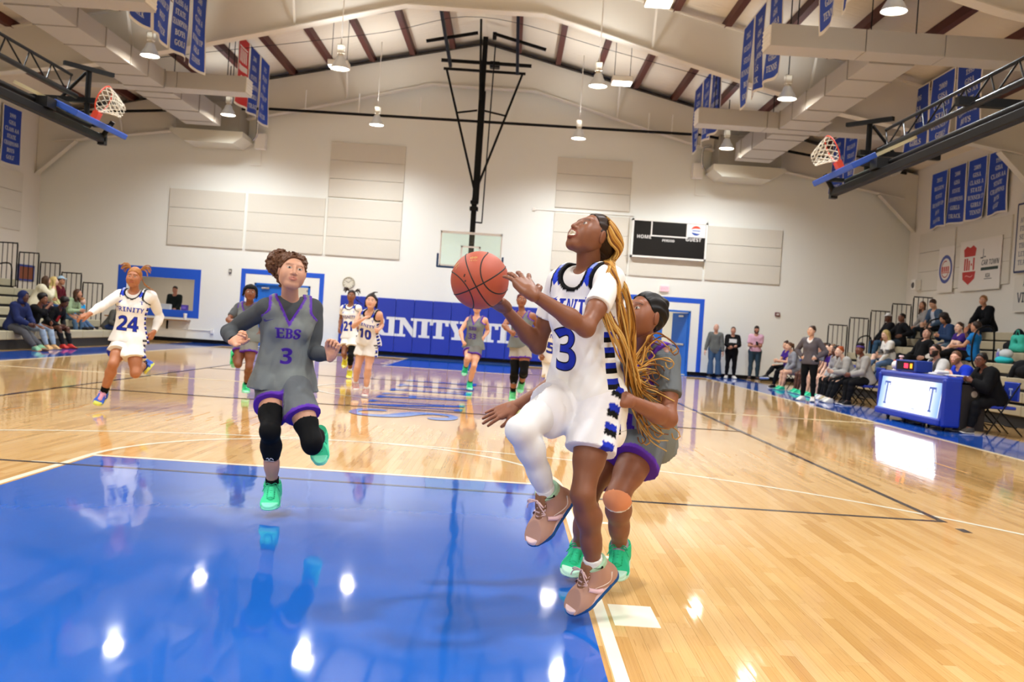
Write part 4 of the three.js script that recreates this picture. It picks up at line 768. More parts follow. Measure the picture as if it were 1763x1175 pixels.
  for (let k = 1; k < nz - 1; k++) for (let j = 1; j < ny - 1; j++) for (let i = 1; i < nx - 1; i++) {
    const o = k * sz + j * sy + i, s0 = f[o] < 0;
    for (let a = 0; a < 3; a++) {
      const d = a === 0 ? 1 : a === 1 ? sy : sz, u = a === 0 ? sy : a === 1 ? sz : 1, v = a === 0 ? sz : a === 1 ? 1 : sy;
      const s1 = f[o + d] < 0; if (s0 === s1) continue;
      const A = id[o], B = id[o - u], Cc = id[o - u - v], D = id[o - v];
      if (A < 0 || B < 0 || Cc < 0 || D < 0) continue;
      if (s0) I.push(A, B, Cc, A, Cc, D); else I.push(A, Cc, B, A, D, Cc);
    }
  }
  const g = new THREE.BufferGeometry(), nv = P.length / 3;
  g.setAttribute('position', new THREE.Float32BufferAttribute(P, 3)); g.setAttribute('normal', new THREE.Float32BufferAttribute(N, 3));
  if (opts.color) { const cc = new Float32Array(nv * 3); for (let i = 0; i < nv; i++) cc.set(opts.color(P[3 * i], P[3 * i + 1], P[3 * i + 2], N[3 * i], N[3 * i + 1], N[3 * i + 2]), 3 * i); g.setAttribute('color', new THREE.BufferAttribute(cc, 3)); }
  const uv = new Float32Array(nv * 2); if (opts.uv) for (let i = 0; i < nv; i++) uv.set(opts.uv(P[3 * i], P[3 * i + 1], P[3 * i + 2], N[3 * i], N[3 * i + 1], N[3 * i + 2]), 2 * i);
  g.setAttribute('uv', new THREE.BufferAttribute(uv, 2)); g.setIndex(I);
  return g;
}
const EDGES = [[0, 1], [2, 3], [4, 5], [6, 7], [0, 2], [1, 3], [4, 6], [5, 7], [0, 4], [1, 5], [2, 6], [3, 7]];
function seamUV(g) {   // duplicate the vertices where u wraps round
  const p = [...g.attributes.position.array], n = [...g.attributes.normal.array], uv = [...g.attributes.uv.array], I = [...g.index.array], made = new Map();
  for (let t = 0; t < I.length; t += 3) {
    const us = [0, 1, 2].map((k) => uv[2 * I[t + k]]), m = Math.max(...us); if (m - Math.min(...us) < 0.5) continue;
    for (let k = 0; k < 3; k++) if (m - us[k] > 0.5) {
      const v = I[t + k];
      if (!made.has(v)) { made.set(v, p.length / 3); p.push(p[3 * v], p[3 * v + 1], p[3 * v + 2]); n.push(n[3 * v], n[3 * v + 1], n[3 * v + 2]); uv.push(uv[2 * v] + 1, uv[2 * v + 1]); }
      I[t + k] = made.get(v);
    }
  }
  const o = new THREE.BufferGeometry(); o.setAttribute('position', new THREE.Float32BufferAttribute(p, 3)); o.setAttribute('normal', new THREE.Float32BufferAttribute(n, 3)); o.setAttribute('uv', new THREE.Float32BufferAttribute(uv, 2)); o.setIndex(I); return o;
}
const lin = (hex) => { const c = new THREE.Color(hex); return [c.r, c.g, c.b]; };
const mul = (c, s) => c.map((v) => v * s);

// ---- heads: meshed once per resolution and expression, in a frame with x = person's left, y = up, z = face; origin mid-head
const headCache = {};
function headGeo(cell, mouth, skin, o = {}) {
  const key = `${cell}_${mouth}_${o.male ? 1 : 0}_${o.wide || 0}`;
  const e = V(0.0315, 0.008, 0.078);
  if (!headCache[key]) {
    const m = o.male ? 1 : 0, W = 1 + (o.wide || 0), fine = cell < 0.005;
    const P = [ell(V(0, 0.032, -0.018), V(0.074, 0.085, 0.094), null, 0.02), ell(V(0, -0.03, 0.018), V((0.058 + 0.005 * m) * W, 0.075, 0.072), null, 0.03),
      cap(V(-0.011 - 0.01 * m, -0.092, 0.062), V(0.011 + 0.01 * m, -0.092, 0.062), 0.02 + 0.003 * m, undefined, 0.03), cap(V(-(0.045 + 0.008 * m) * W, -0.055, 0.012), V(-0.02, -0.088, 0.055), 0.02, 0.018, 0.03), cap(V((0.045 + 0.008 * m) * W, -0.055, 0.012), V(0.02, -0.088, 0.055), 0.02, 0.018, 0.03),
      cap(V(-0.04, 0.032, 0.069), V(0.04, 0.032, 0.069), 0.0135 + 0.006 * m, undefined, 0.02),
      ell(V(0.036, -0.026, 0.056), V(0.031, 0.032, 0.026), null, 0.035), ell(V(-0.036, -0.026, 0.056), V(0.031, 0.032, 0.026), null, 0.035), ell(V(0.047, -0.028, 0.026), V(0.022, 0.052, 0.048), null, 0.03), ell(V(-0.047, -0.028, 0.026), V(0.022, 0.052, 0.048), null, 0.03),
      cut(ell(V(e.x, e.y + 0.002, 0.098), V(0.021, 0.013, 0.016), null, 0.012)), cut(ell(V(-e.x, e.y + 0.002, 0.098), V(0.021, 0.013, 0.016), null, 0.012)),
      ell(V(e.x, e.y, 0.0735), V(0.0145, 0.0135, 0.0145), null, 0.004), ell(V(-e.x, e.y, 0.0735), V(0.0145, 0.0135, 0.0145), null, 0.004),
      cap(V(0, 0.014, 0.09), V(0, -0.027, 0.107), 0.0075, 0.0115, 0.012), ell(V(0.0125, -0.03, 0.094), V(0.0085, 0.008, 0.011), null, 0.007), ell(V(-0.0125, -0.03, 0.094), V(0.0085, 0.008, 0.011), null, 0.007),
      ell(V(0.0765, -0.002, -0.008), V(0.009, 0.031, 0.02), new THREE.Quaternion().setFromEuler(new THREE.Euler(0.25, 0.35, 0)), 0.006), ell(V(-0.0765, -0.002, -0.008), V(0.009, 0.031, 0.02), new THREE.Quaternion().setFromEuler(new THREE.Euler(0.25, -0.35, 0)), 0.006)];
    if (mouth === 'grin') {
      P.push(ell(V(0, -0.06, 0.072), V(0.036, 0.026, 0.03), null, 0.015), cut(ell(V(0, -0.06, 0.1), V(0.029, 0.0135, 0.02), null, 0.005)), ell(V(0, -0.054, 0.078), V(0.026, 0.0085, 0.0125), null, 0.002), ell(V(0, -0.0665, 0.076), V(0.024, 0.0075, 0.0115), null, 0.002),
        cap(V(-0.03, -0.055, 0.084), V(0, -0.0445, 0.1), 0.0055, 0.006, 0.005), cap(V(0.03, -0.055, 0.084), V(0, -0.0445, 0.1), 0.0055, 0.006, 0.005), cap(V(-0.028, -0.06, 0.084), V(0, -0.0775, 0.098), 0.006, 0.0075, 0.005), cap(V(0.028, -0.06, 0.084), V(0, -0.0775, 0.098), 0.006, 0.0075, 0.005));
    } else {
      const op = mouth === 'open' ? 0.0045 : 0.001;
      P.push(ell(V(0, -0.056, 0.072), V(0.03, 0.022, 0.024), null, 0.015), cap(V(-0.021, -0.056 + op, 0.086), V(0, -0.0515 + op, 0.0955), 0.0045, 0.0058, 0.004), cap(V(0.021, -0.056 + op, 0.086), V(0, -0.0515 + op, 0.0955), 0.0045, 0.0058, 0.004), cap(V(-0.019, -0.059 - op, 0.086), V(0, -0.0635 - op, 0.094), 0.005, 0.0068, 0.004), cap(V(0.019, -0.059 - op, 0.086), V(0, -0.0635 - op, 0.094), 0.005, 0.0068, 0.004));
      if (op > 0.002) P.push(cut(ell(V(0, -0.057, 0.1), V(0.016, 0.0042, 0.016), null, 0.002)));
    }
    const kind = (x, y, z) => {
      const ax = Math.abs(x), dx = ax - e.x, dy = y - e.y;
      if (z > 0.07 && (dx / 0.0145) ** 2 + (dy / (fine ? 0.0058 : 0.0066)) ** 2 < 1) return dx * dx + dy * dy < 0.0062 ** 2 ? 3 : 2;
      if (z > 0.065 && dx * dx < 0.021 ** 2 && Math.abs(dy - 0.0235 + Math.max(0, dx) * 0.22) < (fine ? 0.0027 : 0.0042)) return 4;
      if (z > 0.055 && fine && (dx / 0.0165) ** 2 + ((dy - 0.0012) / 0.0072) ** 2 < 1) return 6;
      if (mouth === 'grin') {
        const q = (x / 0.031) ** 2 + ((y + 0.0605) / 0.0145) ** 2;
        if (z > 0.07 && q < 0.86) return Math.abs(y + 0.0605 + 0.0) < 0.0016 ? 7 : 5;
        if (z > 0.07 && (x / 0.038) ** 2 + ((y + 0.061) / 0.025) ** 2 < 1) return 1;
      } else {
        if (mouth === 'open' && z > 0.07 && (x / 0.016) ** 2 + ((y + 0.0575) / 0.004) ** 2 < 1) return 7;
        if (z > 0.078 && (x / 0.026) ** 2 + ((y + 0.058) / (mouth === 'open' ? 0.017 : 0.013)) ** 2 < 1) return 1;
      }
      return 0;
    };
    const g = surface(P, cell, { pad: 0.002 }), p = g.attributes.position, ks = new Uint8Array(p.count);
    for (let i = 0; i < p.count; i++) ks[i] = kind(p.getX(i), p.getY(i), p.getZ(i));
    headCache[key] = { g, ks };
  }
  const { g, ks } = headCache[key], out = g.clone(), c = new Float32Array(ks.length * 3), lum = skin[0];
  const tones = [skin, skin[0] > 0.25 ? [skin[0] * 0.82, skin[1] * 0.6, skin[2] * 0.66] : [skin[0] * 0.78 + 0.02, skin[1] * 0.58, skin[2] * 0.62], [0.46, 0.42, 0.38], [0.03, 0.018, 0.012], o.brow ? lin(o.brow).map((v, i) => lerp(v, skin[i], 0.35)) : mul(skin, 0.4), [0.78, 0.72, 0.6], mul(skin, 0.6), [0.06, 0.02, 0.02]];
  for (let i = 0; i < ks.length; i++) c.set(tones[ks[i]], 3 * i);
  if (o.beard) { const p = g.attributes.position, b = lin(o.beard); for (let i = 0; i < ks.length; i++) { const x = p.getX(i), y = p.getY(i), z = p.getZ(i); if (ks[i] === 0 && y < -0.03 + Math.abs(x) * 0.55 && z > -0.005 && !(y > -0.046 && Math.abs(x) < 0.012) && (y < -0.036 || Math.abs(x) > 0.034 || z < 0.08)) c.set(b, 3 * i); } }
  out.setAttribute('color', new THREE.BufferAttribute(c, 3));
  return out;
}
// ---- hands: frame with x = towards the fingertips, y = back of the hand, z = thumb side; origin at the wrist
const handCache = {};
function handGeo(cell, pose, side, skin) {
  const key = `${cell}_${pose}_${side}`;
  if (!handCache[key]) {
    // per finger curl of the three joints (radians), sideways spread, thumb [out, down]
    const po = { relaxed: [[0.35, 0.45, 0.3], 0.05, 0.5], fist: [[1.35, 1.5, 0.9], 0.0, 0.15], ball: [[0.02, 0.16, 0.22], 0.34, 0.95], under: [[0.05, 0.25, 0.2], 0.26, 1.0], flat: [[0.08, 0.1, 0.08], 0.12, 0.6], loose: [[0.75, 0.9, 0.5], 0.04, 0.35], point: [[0.95, 1.1, 0.6], 0.04, 0.75] }[pose];
    const P = [], mcp = [[0.088, 0.026, 0.069, 0.0092], [0.092, 0.006, 0.078, 0.0094], [0.087, -0.014, 0.071, 0.009], [0.078, -0.031, 0.056, 0.008]];
    mcp.forEach(([mx, mz, len, r], i) => {
      P.push(cap(V(0.0, 0, mz * 0.55), V(mx, 0, mz), 0.0165, 0.0115, 0.012), cap(V(0.02, -0.006, mz * 0.7), V(mx - 0.012, -0.008, mz), 0.012, 0.0105, 0.012));
      let a = V(mx, 0, mz), down = 0; const yaw = (1.2 - i * 0.8) * po[1] + (i === 3 ? -0.03 : 0);
      [0.46, 0.3, 0.24].forEach((s, j) => {
        down += po[0][j] * (pose === 'point' && i === 0 && j === 0 ? 0.25 : pose === 'point' && i === 0 ? 0.2 : 1);
        const b = a.clone().add(V(Math.cos(down) * Math.cos(yaw), -Math.sin(down), Math.cos(down) * Math.sin(yaw)).multiplyScalar(len * s));
        P.push(cap(a, b, r * (1 - j * 0.08), r * (0.94 - j * 0.1), 0.003)); a = b;
      });
    });
    const o = po[2], t0 = V(0.018, -0.006, 0.022), t1 = V(0.046, -0.012 - 0.006 * (1 - o), 0.034 + 0.016 * o), t2 = t1.clone().add(V(0.026, -0.006 - 0.012 * (1 - o), 0.02 * o - 0.006 * (1 - o))), t3 = t2.clone().add(V(0.024, -0.004 - 0.014 * (1 - o), 0.006 * o - 0.012 * (1 - o)));
    P.push(cap(t0, t1, 0.016, 0.0125, 0.012), cap(t1, t2, 0.0118, 0.0105, 0.005), cap(t2, t3, 0.0104, 0.008, 0.003), cap(V(-0.02, 0, 0), V(0.01, 0, 0), 0.021, 0.022, 0.012));
    const g = surface(P, cell, { pad: 0.001 });
    if (side < 0) { }   // mirrored by the placing matrix
    handCache[key] = g;
  }
  const g = handCache[key].clone(), n = g.attributes.position.count, c = new Float32Array(n * 3), p = g.attributes.position, pale = [Math.min(1, skin[0] * 1.25 + 0.03), skin[1] * 1.2 + 0.012, skin[2] * 1.15 + 0.01];
  for (let i = 0; i < n; i++) c.set(g.attributes.normal.getY(i) < -0.45 ? pale : skin, 3 * i);
  g.setAttribute('color', new THREE.BufferAttribute(c, 3));
  return g;
}
function placed(g, m) {   // transforms, turning the triangles over if the matrix mirrors
  g.applyMatrix4(m);
  if (m.determinant() < 0) { const I = g.index.array; for (let t = 0; t < I.length; t += 3) { const x = I[t + 1]; I[t + 1] = I[t + 2]; I[t + 2] = x; } }
  return g;
}
function joined(gs) { return mergeGeometries(gs.map((g) => { for (const k of Object.keys(g.attributes)) if (!['position', 'normal', 'uv', 'color'].includes(k)) g.deleteAttribute(k); return g; })); }

// ---- shoes: frame with z = towards the toe, y = up, x = left; origin at the ankle joint, sole 0.085 below
const shoeCache = {};
function shoeGeo(cell, high) {
  const key = `${cell}_${high}`;
  if (!shoeCache[key]) {
    const h = high ? 0.05 : 0.02;
    const outline = (y0, y1, g) => [cap(V(-0.008, y0, -0.05), V(0.002, y0, 0.09), 0.036 + g, 0.046 + g, 0.03), cap(V(0.008, y0, -0.05), V(0.004, y0, 0.1), 0.034 + g, 0.044 + g, 0.03), cap(V(0.0, y0, 0.1), V(0.006, y0, 0.142), 0.045 + g, 0.036 + g, 0.02)];
    const sole = surface(outline(-0.072, 0, 0.004), cell, { clip: (x, y, z) => Math.max(y + 0.054 - 0.012 * smoothstep(-z, 0.0, 0.08) - 0.002 * smoothstep(z, 0.12, 0.18) + 0.012, -0.0855 - y + 0.012 * smoothstep(z, 0.12, 0.19)) });
    const midsole = surface(outline(-0.066, 0, 0.0015), cell, { clip: (x, y, z) => Math.max(y + 0.05 - 0.012 * smoothstep(-z, 0.0, 0.08), -0.07 - y) });
    const up = surface([...outline(-0.062, 0, -0.003), cap(V(0, -0.05, -0.045), V(0, h - 0.01, -0.024), 0.042, 0.043, 0.03), cap(V(0, -0.04, -0.02), V(0, h - 0.01, -0.004), 0.042, 0.039, 0.03), cap(V(0, -0.005, 0.0), V(0, -0.056, 0.1), 0.038, 0.03, 0.04), ell(V(0.004, -0.06, 0.12), V(0.046, 0.036, 0.064), null, 0.03)], cell, { clip: (x, y, z) => Math.max(y - h - 0.1 * (z - 0.02) + 0.9 * Math.max(0, z - 0.03), -0.066 - y) });
    const collar = surface([cap(V(0, h - 0.02, -0.024), V(0, h + 0.006, -0.02), 0.0465, 0.046, 0.01), cap(V(0, h - 0.02, -0.006), V(0, h + 0.006, -0.004), 0.042, 0.041, 0.02)], cell, { clip: (x, y, z) => Math.abs(y - h + 0.006) - 0.011 });
    const T = (t) => V(0, lerp(h - 0.004, -0.036, t), lerp(0.026, 0.092, t)), nrm = V(0, 0.62, 0.78), laces = [];
    for (let k = 0; k < 6; k++) { const c = T(0.06 + k * 0.17).addScaledVector(nrm, 0.013), d = T(0.2 + k * 0.17).addScaledVector(nrm, 0.012), w = 0.026; for (const e of [-1, 1]) laces.push(tube([c.clone().add(V(-e * w, 0, 0)).addScaledVector(nrm, -0.012), c.clone().lerp(d, 0.5).addScaledVector(nrm, 0.007), d.clone().add(V(e * w, 0, 0)).addScaledVector(nrm, -0.012)], 0.0033, 8, 5)); }
    const kn = T(0.02).addScaledVector(nrm, 0.022);
    for (const e of [-1, 1]) { laces.push(tube([kn, kn.clone().add(V(e * 0.025, 0.014, 0.012)), kn.clone().add(V(e * 0.042, -0.004, 0.016)), kn.clone().add(V(e * 0.014, 0.002, 0.004))], 0.0028, 14, 5)); laces.push(tube([kn, kn.clone().add(V(e * 0.03, 0.0, 0.02)), kn.clone().add(V(e * 0.05, -0.03, 0.03))], 0.0026, 10, 5)); }
    const tongue = surface([cap(T(-0.12).add(V(-0.012, 0, 0)), T(0.3).add(V(-0.008, 0, 0)), 0.016, 0.017, 0.01), cap(T(-0.12).add(V(0.012, 0, 0)), T(0.3).add(V(0.008, 0, 0)), 0.016, 0.017, 0.01), cap(T(0.3), T(0.95), 0.02, 0.022, 0.01)], Math.max(cell, 0.004));
    const strap = [-1, 1].map((e) => tube([V(e * 0.05, -0.055, 0.02), V(e * 0.052, -0.035, 0.045), V(e * 0.035, -0.012, 0.07)], 0.009, 10, 6));
    const mark = [-1, 1].map((e) => taperTube([V(e * 0.046, -0.016, -0.052), V(e * 0.0505, -0.042, -0.03), V(e * 0.051, -0.04, 0.0), V(e * 0.046, -0.022, 0.045)], 0.0035, 0.001, 14, 5));
    shoeCache[key] = { sole, midsole, up, collar, laces: merge(laces), tongue, strap: merge(strap), mark: merge(mark) };
  }
  return shoeCache[key];
}
// ---------------------------------------------------------------- a person from joints
const n3 = (x, y, z) => { const i = Math.floor(z), f = z - i, w = f * f * (3 - 2 * f); return lerp(vnoise(x, y, 4096, 4096, i), vnoise(x, y, 4096, 4096, i + 1), w) - 0.5; };
const skinMat = new THREE.MeshPhysicalMaterial({ color: 0xffffff, vertexColors: true, roughness: 0.46, specularIntensity: 0.7 });
const clothBump = noiseTexture(256, (x, y) => 0.5 + 0.25 * (vnoise(x * 128, y * 128, 128, 128, 31) - 0.5));
const clothMats = {};
function cloth(color, rough = 0.8, vc = false, map = null) {
  const key = map ? null : `${color}_${rough}_${vc}`;
  if (key && clothMats[key]) return clothMats[key];
  const m = new THREE.MeshPhysicalMaterial({ color, roughness: rough, vertexColors: vc, map, sheen: 0.12, sheenRoughness: 0.6, specularIntensity: 0.3 });
  if (key) clothMats[key] = m; return m;
}
const hairMats = {};
const hairMat = (c) => hairMats[c] ??= new THREE.MeshPhysicalMaterial({ color: c, roughness: 0.5, specularIntensity: 0.45, bumpMap: clothBump, bumpScale: 0.002 });
function ik(a, target, l1, l2, hint) {   // mid joint bending towards hint, and the reached end
  const d = target.clone().sub(a); let L = d.length(); const max = (l1 + l2) * 0.998; if (L > max) { d.multiplyScalar(max / L); L = max; } if (L < Math.abs(l1 - l2) + 0.02) { d.setLength(Math.abs(l1 - l2) + 0.02); L = d.length(); }
  const e = a.clone().add(d), u = d.clone().divideScalar(L), x = (l1 * l1 - l2 * l2 + L * L) / (2 * L), h = Math.sqrt(Math.max(0, l1 * l1 - x * x));
  const w = hint.clone().addScaledVector(u, -hint.dot(u)).normalize();
  return [a.clone().addScaledVector(u, x).addScaledVector(w, h), e];
}
const mix = (a, b, t) => a.clone().lerp(b, t);
const LEN = { torso: 0.298, sh: 0.1, hip: 0.054, ua: 0.172, fa: 0.15, th: 0.242, sk: 0.235 };
function drawMark(x, W, H) { /* placeholder for small chest marks */ }

function makePerson(o) {
  const H = o.H ?? 1.66, s = H / 1.65, gth = o.girth ?? 1, male = !!o.male, cell = o.cell ?? 0.014, skin = lin(o.skin);
  const t = thing('person', o.label, 'person', o.base, o.turn ?? 0, o.group);
  const J = {}; for (const k in o.J) J[k] = o.world ? o.J[k].clone().sub(t.position) : o.J[k];
  const D = (v) => v;   // directions are given in the frame of the joints
  const U = J.nb.clone().sub(J.pel).normalize();
  let L = J.shL.clone().sub(J.shR).normalize().add(J.hipL.clone().sub(J.hipR).normalize().multiplyScalar(0.6)); L.addScaledVector(U, -L.dot(U)).normalize();
  const F = L.clone().cross(U);
  const P = (b, l, u, f) => b.clone().addScaledVector(L, l * s).addScaledVector(U, u * s).addScaledVector(F, f * s);
  const g1 = s * gth, tl = J.nb.distanceTo(J.pel) / s, belly = o.belly ?? 0;
  const torso = (d, k = 0.04) => {
    const mid = mix(J.pel, J.nb, 0.42), up = P(J.nb, 0, -0.105, 0.0), r = (v) => v * g1 + d;
    const ls = [cap(mix(J.hipR, J.hipL, 0.05), mix(J.hipR, J.hipL, 0.95), r(0.1), undefined, k), cap(P(J.pel, 0.05, -0.02, -0.03), P(J.pel, -0.05, -0.02, -0.03), r(0.09), undefined, k)];
    for (const e of [-1, 1]) ls.push(cap(P(J.pel, e * 0.05 * gth, 0.03, 0), P(mid, e * 0.045 * gth, 0, 0.005), r(0.086), r(0.08), k), cap(P(mid, e * 0.045 * gth, 0, 0.005), P(up, e * 0.07, 0, 0), r(0.08), r(male ? 0.092 : 0.084), k));
    ls.push(cap(mix(J.shL, up, 0.25), mix(J.shR, up, 0.25), r(0.062), undefined, k), cap(P(J.nb, 0, -0.035, -0.012), mix(J.nb, J.shL, 0.92), r(0.042), r(0.043), k), cap(P(J.nb, 0, -0.035, -0.012), mix(J.nb, J.shR, 0.92), r(0.042), r(0.043), k));
    if (!male) for (const e of [-1, 1]) ls.push(ell(P(J.nb, e * 0.068, -0.185, 0.068), V(1, 1, 1).multiplyScalar(r(0.05)), null, k));
    if (belly) ls.push(ell(P(mix(J.pel, J.nb, 0.36), 0, 0, 0.05 + belly * 0.4), V(0.15 * g1 + d, 0.15 * g1 + d, 0.1 * g1 + belly * 0.5 + d), null, 0.06));
    return ls;
  };
  const side = (q) => (q === 'L' ? [J.shL, J.elL, J.wrL] : [J.shR, J.elR, J.wrR]);
  const arm = (q, d, k = 0.022) => { const [a, b, c] = side(q), r = (v) => v * g1 + d; return [cap(a, b, r(male ? 0.05 : 0.043), r(male ? 0.038 : 0.034), k), cap(mix(a, b, 0.3), mix(a, b, 0.62), r(0.042), r(0.039), k), cap(b, mix(b, c, 0.32), r(0.034), r(0.037), k), cap(mix(b, c, 0.3), c, r(0.037), r(0.0235), k)]; };
  const leg3 = (q) => (q === 'L' ? [J.hipL, J.knL, J.anL] : [J.hipR, J.knR, J.anR]);
  const toeOf = (q) => (q === 'L' ? J.toeL : J.toeR);
  const legFwd = (q) => { const [, b, c] = leg3(q), v = toeOf(q).clone().sub(c), a = c.clone().sub(b).normalize(); return v.addScaledVector(a, -v.dot(a)).normalize(); };
  const leg = (q, d, k = 0.03) => { const [a, b, c] = leg3(q), r = (v) => v * g1 + d, back = legFwd(q).multiplyScalar(-0.014 * s); return [cap(a, b, r(0.086), r(0.05), k), cap(mix(a, b, 0.25), mix(a, b, 0.65), r(0.08), r(0.066), k), cap(mix(b, c, 0.02), mix(b, c, 0.3).add(back), r(0.047), r(0.053), k), cap(mix(b, c, 0.3).add(back), mix(b, c, 0.66).addScaledVector(back, 0.5), r(0.053), r(0.04), k), cap(mix(b, c, 0.6).addScaledVector(back, 0.5), c, r(0.041), r(0.033), k)]; };
  const planes = (list) => (x, y, z) => { let m = -1; for (const c of list) { const dx = x - c.p.x, dy = y - c.p.y, dz = z - c.p.z; if (c.lat && ((x - J.pel.x) * L.x + (y - J.pel.y) * L.y + (z - J.pel.z) * L.z) * c.lat < 0) continue; if (c.rad && dx * dx + dy * dy + dz * dz > c.rad * c.rad) continue; const v = dx * c.n.x + dy * c.n.y + dz * c.n.z; if (v > m) m = v; } return m; };
  // cloth folds: creases that run along the hang of the cloth and fan out a little
  const folds = (amp, f = 15) => (x, y, z) => amp * 2 * (n3(x * f + y * f * 0.35 + 3, y * f * 0.4 + 9, z * f + 5) * 0.6 + (0.28 - Math.abs(n3(x * f * 1.7 - y * f * 0.5 + 20, y * f * 0.6 + 40, z * f * 1.7))) * 0.55);
  // ---- head and body
  const hs = (o.headScale ?? 0.95) * Math.sqrt(s), hF = o.face.clone().normalize(), hU = o.crown.clone().addScaledVector(hF, -o.crown.dot(hF)).normalize(), hL = hU.clone().cross(hF);
  const headM = new THREE.Matrix4().makeBasis(hL, hU, hF).scale(V(hs, hs, hs)).setPosition(J.hd);
  const jaw = J.hd.clone().addScaledVector(hU, -0.055 * hs).addScaledVector(hF, -0.022 * hs);
  const bodyP = [...torso(0), ...arm('L', 0), ...arm('R', 0), ...leg('L', 0), ...leg('R', 0), cap(P(J.nb, 0, -0.04, -0.005), jaw, s * (male ? 0.058 : 0.052), s * (male ? 0.053 : 0.047), 0.02)];
  for (const q of ['L', 'R']) { const c = leg3(q)[2]; bodyP.push(cap(c, mix(c, toeOf(q), 0.3), 0.03 * s, 0.02 * s, 0.02)); }
  const body = surface(bodyP, cell, { color: () => skin });
  const gs = [body, placed(headGeo(o.headCell ?? Math.min(0.012, cell * 0.7), o.mouth ?? 'closed', skin, { male, brow: o.brow, beard: o.beard, wide: o.wide }), headM.clone())];
  for (const q of ['L', 'R']) {
    const h = (o.hands ?? {})[q] ?? {}, [, e, w] = side(q), dir = (h.dir ? D(h.dir) : w.clone().sub(e)).clone().normalize();
    let nor = (h.nor ?? L.clone().multiplyScalar(q === 'L' ? 1 : -1).addScaledVector(F, 0.3)).clone(); nor.addScaledVector(dir, -nor.dot(dir)).normalize();
    const th = dir.clone().cross(nor).multiplyScalar(q === 'L' ? 1 : -1), k = s * 0.96 * (o.handScale ?? 1);
    gs.push(placed(handGeo(o.handCell ?? Math.min(0.007, cell * 0.5), h.pose ?? 'relaxed', q === 'L' ? 1 : -1, skin), new THREE.Matrix4().makeBasis(dir, nor, th).scale(V(k, k, k)).setPosition(w)));
  }
  obj('body', joined(gs), skinMat, t);
  // ---- hair
  if (o.hair) makeHair(o.hair, t, headM, hs, o);
  // ---- clothes
  for (const c of o.wear ?? []) {
    const cc = c.cell ?? cell, off = (c.off ?? 0.012);
    if (c.kind === 'jersey') {
      const hem = P(J.pel, 0, c.hem ?? -0.07, 0), lcl = (x, y, z) => { const dx = x - J.nb.x, dy = y - J.nb.y, dz = z - J.nb.z; return [(dx * L.x + dy * L.y + dz * L.z) / s, (dx * U.x + dy * U.y + dz * U.z) / s, (dx * F.x + dy * F.y + dz * F.z) / s]; };
      const hole = (l, y, f) => { const q = f > 0.0 ? (c.vneck ? Math.abs(l) / 0.078 + Math.max(0, -y + 0.01) / 0.145 : Math.hypot(l / 0.074, Math.min(0, y) / 0.075)) : Math.hypot(l / 0.074, Math.min(0, y) / 0.05); return q; };
      const width = (y) => 0.128 + 0.14 * smoothstep(-y, 0.06, 0.2);
      const flare = c.flare ?? 0.02;
      const prims = [...torso(off * 1, 0.05), ...[-1, 1].map((e) => cap(P(J.pel, e * 0.07, 0.1, 0), P(J.pel, e * 0.08, c.hem ?? -0.07, 0), 0.085 * g1 + off, 0.092 * g1 + off + flare, 0.05))];
      if (c.tail) prims.push(cap(P(J.pel, 0, 0.05, -0.06), P(J.pel, 0, -0.14, -0.08), 0.06, 0.06, 0.05));
      const clip = (x, y, z) => { const [l, yy, f] = lcl(x, y, z); let m = (hem.x - x) * U.x + (hem.y - y) * U.y + (hem.z - z) * U.z; if (c.slant) m += c.slant * l; m = Math.max(m, (Math.abs(l) - width(yy)) * s * 0.9); if (yy > -0.2) m = Math.max(m, (1 - hole(l, yy, f)) * 0.07); return m; };
      const trim = c.trim ? lin(c.trim) : null, base = lin(c.base ?? '#ffffff');
      const color = (x, y, z) => { const [l, yy, f] = lcl(x, y, z); if (trim && yy > -0.25 && (hole(l, yy, f) < (c.vneck ? 1.22 : 1.24) || Math.abs(l) > width(yy) - 0.017)) return trim.map((v, i) => v / base[i]); return [1, 1, 1]; };
      const A = 0.168 * gth, B = 0.125 * gth, hh = tl - (c.hem ?? -0.07);
      const uv = (x, y, z) => { const [l, yy, f] = lcl(x, y, z); return [0.5 + Math.atan2(l / A, (f - 0.01) / B) / (2 * PI), clamp((yy + hh) / hh, 0, 1)]; };
      const g = surface(prims, cc, { clip, color, uv, disp: folds(c.fold ?? 0.006), pad: 0.02 });
      // colours follow the vertices when the seam is split
      const col = g.attributes.color.array, n0 = col.length / 3, pos0 = g.attributes.position;
      const g2 = seamUV(g), c2 = new Float32Array(g2.attributes.position.count * 3), look = new Map();
      for (let i = 0; i < n0; i++) look.set(`${pos0.getX(i)},${pos0.getY(i)},${pos0.getZ(i)}`, i);
      const p2 = g2.attributes.position; for (let i = 0; i < p2.count; i++) { const k = look.get(`${p2.getX(i)},${p2.getY(i)},${p2.getZ(i)}`) ?? 0; c2.set([col[3 * k], col[3 * k + 1], col[3 * k + 2]], 3 * i); }
      g2.setAttribute('color', new THREE.BufferAttribute(c2, 3));
      obj('jersey', g2, cloth(0xffffff, 0.62, true, c.map), t);
    } else if (c.kind === 'top') {
      const arms = c.sleeve === 'none' ? [] : ['L', 'R'].flatMap((q) => { const a = arm(q, off, 0.03); if (c.sleeve === 'short') { const [A, B] = side(q); return [cap(A, mix(A, B, 0.62), 0.046 * g1 + off, 0.05 * g1 + off, 0.03)]; } return c.oneSleeve && c.oneSleeve !== q ? [] : a; });
      const list = [{ p: P(J.pel, 0, c.hem ?? -0.06, 0), n: U.clone().negate() }];
